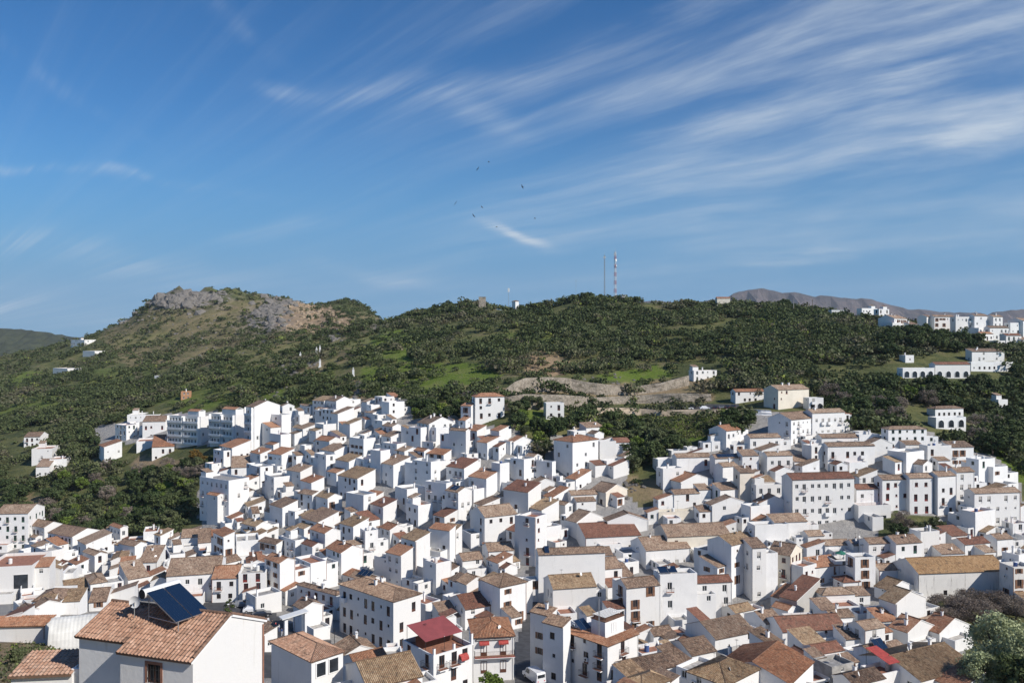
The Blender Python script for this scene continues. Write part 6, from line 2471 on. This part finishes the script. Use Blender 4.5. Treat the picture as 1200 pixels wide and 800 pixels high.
rocks('rocks', [(212, 350, 34, 9, 170, 3.5, 9), (250, 346, 18, 6, 40, 3, 6), (138, 373, 10, 5, 26, 3, 6), (318, 366, 16, 11, 110, 3, 8.5), (345, 352, 9, 5, 40, 2.5, 6), (300, 378, 10, 6, 40, 2, 5),
                                          (392, 396, 9, 6, 18, 2, 5), (345, 432, 14, 8, 40, 1, 2.6), (362, 424, 12, 7, 30, .8, 2.2), (250, 400, 60, 25, 110, .7, 2.2), (420, 458, 6, 9, 16, 1, 3), (310, 404, 18, 7, 50, 1, 2.4),
                                          (478, 362, 10, 4, 16, 2, 4), (546, 462, 10, 10, 22, 1, 3), (330, 462, 40, 10, 30, .6, 1.6), (700, 455, 90, 12, 60, .5, 1.6), (740, 575, 12, 10, 16, .5, 1.4), (175, 380, 40, 18, 60, .8, 2.5), (200, 352, 22, 6, 90, 4, 10), (232, 347, 20, 6, 60, 4, 9), (318, 372, 10, 12, 60, 3, 8)], (0.09, 0.083, 0.075), (0.30, 0.275, 0.245), 'grey crags and scattered boulders on the mountain and slopes')
rocks('rocks', [(365, 366, 30, 9, 110, 1.2, 4.2), (350, 384, 22, 6, 60, 1.0, 3.2), (392, 380, 14, 8, 40, 1.0, 3.5)], (0.26, 0.185, 0.115), (0.46, 0.36, 0.25), 'tan broken rock face beside the grey mountain crag')

# grass and weeds on near banks
def tufts(name, poly, n_, s, tintlo, tinthi, label, hgt=.5):
    xs = [p[0] for p in poly]; ys = [p[1] for p in poly]
    C_ = []
    while len(C_) < n_:
        px, py = random.uniform(min(xs), max(xs)), random.uniform(min(ys), max(ys))
        if inpoly(px, py, poly):
            C_.append(hit(px, py))
    C_ = np.array(C_)
    k = 14
    rep_ = np.repeat(np.arange(n_), k)
    c = C_[rep_] + rng.normal(size=(n_ * k, 3)) * np.array([s, s, hgt * .5]) + np.array([0, 0, hgt * .4])
    me_ = quad_mesh(name, leaf_quads(c, rng.uniform(.06, .16, n_ * k) * (1 + s)), 'scrub_leaf', np.repeat(rng.uniform(tintlo, tinthi, n_), k), rng.uniform(0, 1, n_ * k))
    o_ = bpy.data.objects.new(name, me_)
    COL.objects.link(o_)
    tag(o_, label, 'weeds', kind='stuff')


tufts('weeds', [(-5, 752), (62, 752), (76, 775), (60, 800), (-5, 800)], 130, .35, .3, 1.0, 'green and straw weeds on the rough bank above the near tiled house', .3)
tufts('grass', [(700, 487), (745, 487), (860, 484), (860, 498), (835, 512), (760, 515), (735, 503)], 900, .8, .88, 1.0, 'bright green grass on the slope below the parked cars')


# ---- trees
def tree_proto(kind, R_, H_, mat, nclump, nleaf, trunk_h, squash=.8, leaf=.16, spread=1.0, core=True, droop=0):
    root = empty('tree', (0, 0, 0))
    mb = MB()
    base = Vector((0, 0, -1.2))
    top = Vector((random.uniform(-.3, .3), random.uniform(-.3, .3), trunk_h))
    r0 = .05 * H_ + .05
    mb.tube(base, (base + top) / 2 + Vector((.12, .05, 0)), r0, r0 * .75, 'bark', 7, False)
    mb.tube((base + top) / 2 + Vector((.12, .05, 0)), top, r0 * .75, r0 * .55, 'bark', 7, False)
    cl_ = []
    ch_ = H_ - trunk_h
    for i in range(nclump):
        while True:
            v = np.array([random.uniform(-1, 1), random.uniform(-1, 1), random.uniform(-1, 1)])
            if np.linalg.norm(v) < 1: break
        v *= random.uniform(.75, 1.0) / max(.45, np.linalg.norm(v)) if random.random() < .7 else 1
        c = np.array([v[0] * R_ * spread, v[1] * R_ * spread, trunk_h + ch_ * .5 + v[2] * ch_ * .5 * squash])
        cl_.append(c)
        if i < 9:
            mb.tube(top, tuple(c), r0 * .38, r0 * .1, 'bark', 5, False)
    mb.build('trunk', root)
    cl_ = np.array(cl_)
    rep_ = rng.integers(0, nclump, nleaf)
    cr = R_ * .36
    d = rng.normal(size=(nleaf, 3)); d /= np.linalg.norm(d, axis=1)[:, None]
    rr = cr * rng.uniform(.35, 1.0, nleaf)[:, None] * rng.uniform(.7, 1.25, nclump)[rep_][:, None]
    cen_ = cl_[rep_] + d * rr * np.array([1, 1, .75])
    if droop: cen_[:, 2] -= droop * np.abs(rng.normal(size=nleaf)) * (np.hypot(cen_[:, 0], cen_[:, 1]) / R_)
    clt = rng.uniform(0, 1, nclump)
    me_ = quad_mesh('crown', leaf_quads(cen_, rng.uniform(.6, 1.25, nleaf) * leaf, d), mat, np.full(nleaf, .5), np.clip(clt[rep_] * .6 + rng.uniform(0, .4, nleaf), 0, 1))
    c_ = bpy.data.objects.new('crown', me_)
    COL.objects.link(c_)
    c_.parent = root
    return root


PROTO = {}
PSPEC = {'dark': ('leaf_dark', 3.4, 6.6, 26, 2600, 1.7, .26), 'dark2': ('leaf_dark', 4.0, 6.0, 30, 2800, 1.4, .28), 'olive': ('leaf_olive', 3.0, 5.6, 20, 2000, 1.5, .23), 'bright': ('leaf_bright', 2.8, 5.2, 20, 2000, 1.3, .24),
         'bare': ('leaf_bare', 3.3, 5.8, 26, 2600, 1.2, .13), 'willow': ('leaf_willow', 4.6, 9.5, 46, 11000, 2.6, .17), 'thicket': ('leaf_bare', 4.0, 6.0, 40, 6500, .8, .10),
         'yellow': ('leaf_yellow', 2.8, 4.4, 18, 1500, 1.0, .24), 'rust': ('leaf_rust', 3.4, 6.5, 24, 2600, 1.4, .22), 'pine': ('leaf_dark', 3.2, 6.0, 16, 2200, 3.4, .22), 'cypress': ('leaf_dark', 1.0, 5.5, 16, 1300, .6, .2)}


def place_tree(kind, px, py, scale, label, group=None, Yfix=None, zs=1.0):
    if kind not in PROTO:
        mt, R_, H_, nc, nlf, th_, lf = PSPEC[kind]
        PROTO[kind] = tree_proto(kind, R_, H_, mt, nc, nlf, th_, leaf=lf, squash=.95 if kind != 'pine' else .8, droop=2.0 if kind == 'willow' else 0)
        o_ = PROTO[kind]
    else:
        o_ = copy_tree(PROTO[kind])
    for k_ in ('label', 'category', 'group'):
        if k_ in o_: del o_[k_]
    if Yfix: X, Y, Z = on_ridge(px, Yfix)
    else: X, Y, Z = hit(px, py)
    o_.location = (X, Y, Z)
    o_.rotation_euler = (0, 0, random.uniform(0, 6.28))
    s = scale * random.uniform(.9, 1.1)
    o_.scale = (s, s, s * zs)
    tag(o_, label, 'tree', group)
    return o_


placed = []
TREES = []


def grove(poly, n_, kinds, label, group, smin=.7, smax=1.15, gap=5.5):
    xs = [p[0] for p in poly]; ys = [p[1] for p in poly]
    k = 0
    for _ in range(n_ * 25):
        if k >= n_: break
        px, py = random.uniform(min(xs), max(xs)), random.uniform(min(ys), max(ys))
        if not inpoly(px, py, poly): continue
        X, Y, Z = hit(px, py)
        if any((X - a_) ** 2 + (Y - b_) ** 2 < gap ** 2 for a_, b_ in placed): continue
        if any((X - hx) ** 2 + (Y - hy) ** 2 < (hr * .8 + 1.6) ** 2 for hx, hy, hr in HOUSE_XY): continue
        placed.append((X, Y))
        kd = random.choice(kinds)
        nm = {'dark': 'dark green round', 'dark2': 'dark green spreading', 'olive': 'grey-green', 'bright': 'light green', 'bare': 'bare grey-brown', 'rust': 'rust-tinged'}[kd]
        o_ = place_tree(kd, px, py, random.uniform(smin, smax), nm + ' tree ' + label, group)
        TREES.append((o_, nm + ' tree', px, py, group))
        k += 1


grove([(8, 570), (60, 565), (100, 560), (112, 550), (150, 556), (225, 548), (228, 560), (225, 612), (150, 632), (60, 628), (35, 612), (0, 600), (0, 575)], 70, ['dark', 'dark2', 'olive', 'bright', 'dark', 'bright', 'olive', 'dark2', 'bare'],
      'in the ravine below the apartment blocks', 'ravine trees', .7, 1.1, 5.0)
grove([(80, 505), (105, 500), (115, 520), (100, 545), (65, 545), (78, 525)], 9, ['dark', 'olive'], 'among the outlying villas beyond the ravine', 'trees by the outlying villas', .7, 1.0, 5)
grove([(196, 525), (250, 522), (258, 540), (235, 560), (195, 550)], 9, ['dark', 'rust', 'bare', 'olive'], 'directly under the apartment blocks', 'trees under the apartment blocks', .7, 1.0, 5)
grove([(145, 545), (200, 560), (232, 560), (232, 575), (160, 565)], 7, ['bare', 'bare', 'olive'], 'on the bank between terrace houses and ravine', 'trees on the bank', .8, 1.1, 5)
grove([(596, 480), (632, 480), (640, 500), (688, 496), (676, 510), (648, 520), (640, 545), (628, 520), (600, 505)], 20, ['dark', 'bright', 'olive', 'dark2'], 'in the hollow between crest houses and ramp', 'trees in the hollow', .6, 1.0, 4.5)
grove([(700, 500), (720, 495), (760, 505), (800, 520), (790, 535), (765, 560), (742, 560), (733, 520), (712, 515)], 26, ['dark', 'bright', 'olive', 'dark2', 'olive'], 'in the green notch behind the big square house', 'trees in the green notch', .7, 1.1, 4.5)
grove([(838, 508), (870, 490), (880, 495), (872, 512), (842, 520)], 5, ['dark', 'dark2'], 'between the green slope and the hillside houses', 'trees between slope and houses', .8, 1.1, 5)
grove([(480, 478), (540, 478), (542, 495), (500, 497), (482, 490)], 9, ['dark', 'bright', 'dark2'], 'behind the chimneys on the village crest', 'trees behind the crest', .7, 1.0, 5)
grove([(965, 470), (1060, 480), (1085, 470), (1130, 500), (1180, 500), (1190, 545), (1130, 520), (1090, 500), (1035, 500), (1000, 505), (985, 480)], 46, ['dark', 'olive', 'bare', 'dark2', 'bare'],
      'on the slope above the upper houses', 'trees above the upper houses', .8, 1.25, 5.5)
grove([(1030, 402), (1060, 396), (1110, 402), (1180, 410), (1130, 414), (1060, 414), (1035, 425)], 16, ['dark', 'dark2'], 'just below the upper town', 'trees below the upper town', .9, 1.3, 5)
grove([(1030, 450), (1060, 446), (1130, 446), (1190, 440), (1195, 460), (1140, 465), (1060, 470), (1035, 465)], 22, ['dark', 'olive', 'dark2', 'bright'], 'below the long arcaded buildings', 'trees below the arcades', .8, 1.2, 5)
grove([(1026, 612), (1050, 604), (1096, 606), (1112, 628), (1070, 636), (1035, 628)], 9, ['dark', 'olive', 'bare'], 'in the gap between the upper and lower white rows', 'trees in the gap', .55, .85, 3.2)
place_tree('yellow', 1038, 452, 1.0, 'bright yellow flowering tree under the arcaded building')
place_tree('yellow', 1052, 452, .8, 'smaller yellow flowering tree beside the bright one')
place_tree('willow', 1172, 790, 1.05, 'large pale green feathery tree below the long hall, tallest there')
place_tree('willow', 1205, 805, .95, 'pale green feathery tree at the bottom corner of the village')
place_tree('willow', 1150, 812, .7, 'smaller pale green feathery tree at the foot of the bank')
for i, (px, py, s) in enumerate([(1106, 722, .85), (1124, 728, .95), (1142, 735, 1.0), (1158, 728, .8), (1112, 735, .7), (1136, 715, .8), (1170, 715, .75), (1190, 725, .8)]):
    TREES.append((place_tree('thicket', px, py, s, '', 'bare thickets under the hall'), 'bare grey-brown thicket', px, py, 'bare thickets under the hall'))
place_tree('dark', 1200, 820, 1.0, 'dark green tree in the lowest corner behind the pale feathery ones')
place_tree('pine', 553, 0, 1.05, 'umbrella-shaped tree standing alone on the ridge beside the ruin', None, 590)
place_tree('dark', 530, 0, 1.35, 'broad dark tree on the ridge, next to the umbrella-shaped one', None, 595)
place_tree('dark', 848, 0, 1.0, 'single dark tree rising from the ridge above the reddish house', None, 565)
place_tree('pine', 170, 0, .9, 'small flat-topped tree alone on the far mountain shoulder', None, 960)
place_tree('dark', 640, 0, .9, 'dark tree above the pale ridge house', None, 592)
place_tree('dark', 918, 0, 1.2, 'dark rounded tree on the ridge left of the concrete poles', None, 555)
for i, px in enumerate([664, 676, 690, 703, 738, 745, 800, 815, 880, 930, 965]):
    TREES.append((place_tree(random.choice(['dark', 'dark2']), px, 0, random.uniform(.6, .95), '', 'trees along the skyline ridge', 583 if px < 850 else 545), 'dark skyline tree', px, 350, 'trees along the skyline ridge'))
place_tree('cypress', 269, 728, .9, 'small dark conical tree at the edge of the plaza')
place_tree('bright', 574, 815, .75, 'leafy light green street tree before the house with red awnings')
place_tree('bright', 60, 772, .28, 'light green bush on the rough bank near the barrel shed')
place_tree('olive', 20, 780, .36, 'grey-green bush on the rough bank at the photo edge')
place_tree('olive', 40, 790, .26, 'small grey-green bush just above the low pinkish roof')
place_tree('olive', 790, 688, .5, 'small tree in the courtyard beside the tall grey-sided house')

# ------------------------------------------------------------------ birds
def bird(px, py, Y, bank, head, s, label):
    X, Z = (px - CX) / F * Y, (CY - py) / F * Y
    mb = MB()
    bs_ = [(-.55, .02), (-.3, .13), (.1, .15), (.4, .09), (.58, .03)]
    k = 8
    rings = [[(x, r * math.cos(2 * math.pi * i / k), r * .8 * math.sin(2 * math.pi * i / k)) for i in range(k)] for x, r in bs_]
    for a0, a1 in zip(rings, rings[1:]):
        for i in range(k):
            j = (i + 1) % k
            mb.face([a0[i], a1[i], a1[j], a0[j]], 'bird_black', smooth=True)
    for sgn in (-1, 1):
        W = [(.18, .08, .02), (.25, .5, .14), (.12, 1.0, .18), (.0, 1.35, .26)]
        Wb = [(-.22, .08, .02), (-.28, .5, .14), (-.2, 1.0, .18), (-.12, 1.35, .26)]
        for i in range(3):
            q = [W[i], W[i + 1], Wb[i + 1], Wb[i]]
            q = [(x, y * sgn, z) for x, y, z in q]
            mb.face(q if sgn < 0 else q[::-1], 'bird_black')
            mb.face([(x, y, z - .03) for x, y, z in (q[::-1] if sgn < 0 else q)], 'bird_black')
    mb.face([(-.45, -.05, .02), (-.45, .05, .02), (-.85, .18, .0), (-.85, -.18, .0)], 'bird_black')
    o_ = mb.build('bird', None, (X, Y, Z))
    o_.rotation_euler = (R(bank), 0, R(head))
    o_.scale = (s, s, s)
    tag(o_, label, 'bird', 'birds circling above the ridge')


for (px, py, bk, hd, lb) in [(573, 190, 25, 10, 'topmost dark bird circling in the sky above the ridge'), (560, 198, -50, 60, 'dark bird banking just below the topmost one'),
                             (612, 219, 45, 150, 'dark bird circling alone, right of the others in mid sky'), (534, 238, -55, 80, 'dark bird farthest left of the circling birds'),
                             (565, 243, 35, 30, 'dark bird above the lowest left one of the flock'), (555, 253, 40, 140, 'dark bird just below another, left side of the flock'),
                             (627, 256, 20, 5, 'dark bird farthest right, near the small bright cloud'), (582, 266, 10, 0, 'lowest dark bird, touching the small bright cloud')]:
    bird(px, py, 430, bk, hd, 1.0, lb)

# ------------------------------------------------------------------ people by the plaza
def person(px, py, rot, top, legs, label, arm=.25, stride=.1):
    X, Y, Z = hit(px, py)
    me_ = bpy.data.meshes.new('person')
    J = {'pel': (0, 0, .95, .15), 'wst': (0, 0, 1.12, .135), 'chs': (0, .01, 1.35, .165), 'nek': (0, .0, 1.5, .06), 'hd0': (0, -.02, 1.60, .095), 'hd1': (0, -.02, 1.70, .085),
         'lh': (.1, 0, .88, .10), 'lk': (.11, -stride, .48, .07), 'la': (.11, -stride * .3, .09, .045), 'lt': (.12, -.14 - stride * .3, .04, .04),
         'rh': (-.1, 0, .88, .10), 'rk': (-.11, stride * .2, .48, .07), 'ra': (-.11, stride, .09, .045), 'rt': (-.12, -.12 + stride, .04, .04),
         'ls': (.2, 0, 1.42, .065), 'le': (.27, .03, 1.14, .045), 'lw': (.28, -arm, .92, .032), 'lf': (.28, -arm - .05, .82, .03),
         'rs': (-.2, 0, 1.42, .065), 're': (-.27, .03, 1.14, .045), 'rw': (-.27, -arm * .5, .9, .032), 'rf': (-.27, -arm * .5 - .03, .80, .03)}
    ks = list(J)
    E = [('pel', 'wst'), ('wst', 'chs'), ('chs', 'nek'), ('nek', 'hd0'), ('hd0', 'hd1'), ('pel', 'lh'), ('lh', 'lk'), ('lk', 'la'), ('la', 'lt'), ('pel', 'rh'), ('rh', 'rk'), ('rk', 'ra'), ('ra', 'rt'),
         ('chs', 'ls'), ('ls', 'le'), ('le', 'lw'), ('lw', 'lf'), ('chs', 'rs'), ('rs', 're'), ('re', 'rw'), ('rw', 'rf')]
    me_.from_pydata([J[k][:3] for k in ks], [(ks.index(a_), ks.index(b_)) for a_, b_ in E], [])
    o_ = bpy.data.objects.new('person', me_)
    COL.objects.link(o_)
    sk = o_.modifiers.new('Skin', 'SKIN')
    me_.skin_vertices.new() if not me_.skin_vertices else None
    for i, k in enumerate(ks):
        sv_ = me_.skin_vertices[0].data[i]
        sv_.radius = (J[k][3], J[k][3])
        sv_.use_root = (k == 'pel')
    o_.modifiers.new('Sub', 'SUBSURF').levels = 1
    o_.modifiers['Sub'].render_levels = 1
    dg = bpy.context.evaluated_depsgraph_get()
    dg.update()
    em = bpy.data.meshes.new_from_object(o_.evaluated_get(dg))
    o_.modifiers.clear()
    o_.data = em
    em.materials.clear()
    for mn in ('skin', top, legs, 'hair'): em.materials.append(MATS[mn])
    for p_ in em.polygons:
        z = p_.center.z
        p_.material_index = 2 if z < .98 and abs(p_.center.x) < .22 else (1 if z < 1.5 and not (z < .95) else (3 if z > 1.68 or (z > 1.58 and p_.center.y > .0) else 0))
        p_.use_smooth = True
    o_.location = (X, Y, Z + .06)
    o_.rotation_euler = (0, 0, R(rot))
    tag(o_, label, 'person', 'people standing in the plaza')


for (px, py, rt_, tp, lg, lb) in [(314, 732, 20, 'cloth_white', 'cloth_dark', 'person in white top standing first in the plaza group'), (319, 735, 200, 'cloth_dark', 'cloth_blue', 'person in dark top facing the others in the plaza'),
                                  (323, 738, 80, 'cloth_red', 'cloth_dark', 'person in red top in the middle of the plaza group'), (327, 740, 310, 'cloth_white', 'cloth_blue', 'person in white top and blue trousers near the carport'),
                                  (330, 745, 150, 'cloth_blue', 'cloth_white', 'person in blue top and pale trousers near the carport')]:
    person(px, py, rt_, tp, lg, lb)

# lamps along the plaza and street, pots on a terrace
def street_lamp(px, py, rot, label):
    X, Y, Z = hit(px, py)
    o_ = empty('street_lamp', (X, Y, Z), R(rot))
    mb_ = MB()
    mb_.tube((0, 0, 0), (0, 0, 4.6), .07, .045, 'iron', 8)
    mb_.tube((0, 0, 4.4), (.9, 0, 4.8), .03, .03, 'iron', 6)
    mb_.build('post', o_)
    mb_ = MB()
    mb_.box(.75, 1.15, -.14, .14, 4.72, 4.86, 'frame_white')
    mb_.build('lamp_head', o_)
    tag(o_, label, 'street lamp', 'street lamps by the plaza')


street_lamp(392, 762, 200, 'black street lamp before the long shaded street front')
street_lamp(262, 735, 30, 'black street lamp where the plaza meets the near tiled roof')
street_lamp(345, 748, 120, 'black street lamp between the parked cars and the carport')
rr0 = min((q for q in RECORDS if q.get('pxc')), key=lambda q: abs(q['pxc'] - 362) + abs(q['pyc'] - 729))
for i in range(7):
    x_, y_ = local(rr0, rr0['a'] * .15 + i * .55, -.55 - .25 * (i % 2))
    zg = H(x_, y_)
    po = empty('potted_plant', (x_, y_, zg))
    mb_ = MB(); mb_.tube((0, 0, 0), (0, 0, .38), .16, .22, 'terracotta_floor', 10); mb_.build('pot', po)
    c_ = rng.normal(size=(60, 3)) * .2 + np.array([0, 0, .65])
    me_ = quad_mesh('foliage', leaf_quads(c_, np.full(60, .09)), 'pink_flower' if i % 2 else 'leaf_bright', np.full(60, .5), rng.uniform(0, 1, 60))
    fo = bpy.data.objects.new('foliage', me_); COL.objects.link(fo); fo.parent = po
    tag(po, ['first', 'second', 'third', 'fourth', 'fifth', 'sixth', 'seventh'][i] + ' in the row, ' + ('pink flowering' if i % 2 else 'green leafy') + ' potted plant outside the small gabled house', 'potted plant', 'potted plants by the carport')

# ------------------------------------------------------------------ labels of the houses
def lm(cands):
    return cands


LM = []
for tg, nm in (('inn', 'the long four-storey white building'), ('tall4', 'the tall crest tower house'), ('big4', 'the big square hip-roofed house'), ('chapel', 'the cream gabled house'), ('hall', 'the long aged hall'),
               ('canopy', 'the maroon canopy terrace'), ('orangehip', 'the house with red awnings'), ('corner', 'the tile-skirted corner house'), ('aptA', 'the balconied apartment blocks'),
               ('glazed', 'the glazed gallery'), ('redhut', 'the red-roofed hut'), ('hippavilion', 'the hip-roofed pavilion'), ('solar', 'the narrow solar-panel house'), ('bigbrown', 'the huge brown roof'), ('fore', 'the near solar-heater house')):
    q = T(tg)
    LM.append((nm, q.get('pxc', q['px']), q.get('pyc', q['py']), tg))
for nm, x, y in (('the hillside parked cars', 840, 478), ('the yellow flowering tree', 1045, 446), ('the ravine trees', 130, 590), ('the barrel-vaulted shed', 90, 735), ('the plaza cars', 296, 716), ('the white van', 626, 795),
                 ('the radio masts', 715, 345), ('the pale feathery tree', 1172, 750), ('the grey apartment wall', 263, 590), ('the green notch trees', 750, 530), ('the ridge pylon', 952, 365), ('the arcaded building', 1096, 436)):
    LM.append((nm, x, y, None))
FIX = {'fore': 'white house with orange-brown tiled roof carrying a solar heater, closest to the viewer', 'inn': 'long white four-storey building with dark red roof and rows of small windows',
       'tall4': 'tall white four-storey house with orange hip roof standing on the village crest', 'big4': 'big square white house with orange-brown hip roof beside the green notch',
       'chapel': 'small cream house with steep brown gabled roof and one dark window', 'hall': 'long weathered white hall under one ochre tiled roof', 'canopy': 'white house with a maroon canopy over its roof terrace',
       'orangehip': 'white house with orange hip roof, red awnings and a long balcony', 'corner': 'white corner house with iron balconies, tiled skirt and roof terrace', 'aptA': 'white apartment block with long balconies, next to the ravine end',
       'aptB': 'white apartment block with long balconies, middle one of three', 'aptC': 'white gabled apartment block with balconies, tallest of three', 'glazed': 'low white gallery with large dark windows beside the four-storey building',
       'redhut': 'small hut with a red metal roof and dark side wall', 'hippavilion': 'white pavilion with a sandy-coloured hip roof near the plaza', 'solar': 'narrow white four-storey house with solar panels on its roof',
       'bigbrown': 'white house under a huge brown roof with two chimneys, lowest corner', 'bluepanel': 'broad white house with brown roof and one blue collector above the street',
       'lowroof': 'low building with a pinkish clay roof tucked beside the near tiled house', 'longwall': 'long low white building with a thin orange tiled roof at the photo edge'}
used = {}
WORDN = {1: 'one-storey', 2: 'two-storey', 3: 'three-storey', 4: 'four-storey', 5: 'five-storey'}


def look(r, lvl):
    col = {'whitewash': 'white', 'cream': 'cream', 'greyplaster': 'grey', 'agedwhite': 'weathered white', 'ochreplaster': 'ochre', 'concrete': 'bare concrete'}[r['wall']]
    rc = {'tile_brown': 'brown', 'tile_orange': 'orange', 'tile_ochre': 'ochre', 'tile_rust': 'dark red', 'tile_clay': 'clay', 'tile_gold': 'golden ochre'}[r['rmat']]
    rf = {'f': 'flat roof terrace', 'y': rc + ' gabled roof', 'x': rc + ' tiled roof', 'sl': rc + ' sloping roof', 'sf': rc + ' lean-to roof', 'h': rc + ' hip roof'}[r['roof']]
    st = WORDN.get(min(r['n'], 5))
    kd = {'villa': 'villa', 'apartment_block': 'block'}.get(r['root'].name.split('.')[0], 'house')
    t = (st + ' ' + col + ' ' + kd + ' with ' + rf) if lvl else (col + ' ' + kd + ' with ' + rf)
    return t


def rel(dx, dy):
    ang = math.degrees(math.atan2(-dy, dx)) % 360
    return ['right of', 'above right of', 'above', 'above left of', 'left of', 'below left of', 'below', 'below right of'][int((ang + 22.5) // 45) % 8]


items = []
for r in RECORDS:
    x, y = r.get('pxc', r['px']), r.get('pyc', r['py'])
    cat = {'villa': 'villa', 'apartment_block': 'apartment block', 'church_hall': 'hall'}.get(r['root'].name.split('.')[0], 'house')
    tg = r.get('tag')
    if tg in FIX:
        tag(r['root'], FIX[tg], cat)
        used[FIX[tg]] = 1
        r['done'] = True
        continue
    opts = []
    for (nm, lx, ly, t_) in LM:
        d = math.hypot(x - lx, (y - ly) * 1.3)
        if d > 3: opts.append((d, nm, rel(x - lx, y - ly)))
    opts.sort()
    items.append((r, x, y, cat, opts))
ORD = ['', 'second ', 'third ', 'fourth ', 'fifth ', 'sixth ', 'seventh ', 'eighth ', 'ninth ', 'tenth ', 'eleventh ', 'twelfth ', 'thirteenth ']


def name_all(rows, looks):
    """rows: (object, x, y, bearings); looks: object -> list of descriptions, best first. Every object gets a label no other has"""
    gr_ = {}
    for (o_, x, y, opts, lk) in rows:
        for l_ in lk:
            for d, nm, rl in opts: gr_.setdefault((l_, nm, rl), []).append((d, id(o_)))
    for k in gr_: gr_[k].sort()
    for (o_, x, y, opts, lk) in rows:
        best = None
        for ki, (d, nm, rl) in enumerate(opts[:12]):
            for li_, l_ in enumerate(lk):
                g_ = gr_[(l_, nm, rl)]
                pos = [i for i, (dd, i_) in enumerate(g_) if i_ == id(o_)][0]
                if pos >= len(ORD): continue
                cost = pos * 2.0 + ki * .8 + (0 if len(g_) == 1 else .5) + .3 * li_ + d / 80
                lab = l_ + ', ' + ('' if len(g_) == 1 else ('closest ' if pos == 0 else ORD[pos] + 'closest ')) + rl + ' ' + nm
                if lab not in used and len(lab.replace('-', ' ').split()) <= 16 and (best is None or cost < best[0]): best = (cost, lab)
        used[best[1]] = 1
        o_['label'] = best[1]


rows = []
for (r, x, y, cat, opts) in items:
    tag(r['root'], 'x', cat, 'white houses of the hillside village' if cat == 'house' else None)
    rows.append((r['root'], x, y, opts, [look(r, 1), look(r, 0)]))
name_all(rows, None)
rows = []
for (o_, nm_, px, py, g_) in TREES:
    opts = sorted((math.hypot(px - lx, (py - ly) * 1.3), nm, rel(px - lx, py - ly)) for (nm, lx, ly, t_) in LM if math.hypot(px - lx, py - ly) > 3 and nm != 'the ravine trees' and nm != 'the green notch trees')
    rows.append((o_, px, py, opts, [nm_]))
name_all(rows, None)

# ------------------------------------------------------------------ air
def haze():
    mb_ = MB()
    m_ = bpy.data.materials.new('haze_mat')
    m_.use_nodes = True
    m_.node_tree.nodes.clear()
    t_ = NT(m_.node_tree)
    v_ = t_.node('ShaderNodeVolumePrincipled', {'Color': (0.80, 0.88, 1.0), 'Density': 4.0e-5, 'Anisotropy': 0.0})
    ou = t_.node('ShaderNodeOutputMaterial')
    t_.l.new(v_.outputs[0], ou.inputs['Volume'])
    MATS['haze_mat'] = m_
    mb_.box(-15000, 15000, -3000, 13500, -427, 900, 'haze_mat')
    o_ = mb_.build('haze')
    bm_v = len(o_.data.vertices)
    import bmesh
    b_ = bmesh.new(); b_.from_mesh(o_.data); bmesh.ops.remove_doubles(b_, verts=b_.verts, dist=.01); b_.to_mesh(o_.data); b_.free()
    tag(o_, 'thin clear air that turns the far mountains faintly blue', 'haze', kind='stuff')


haze()
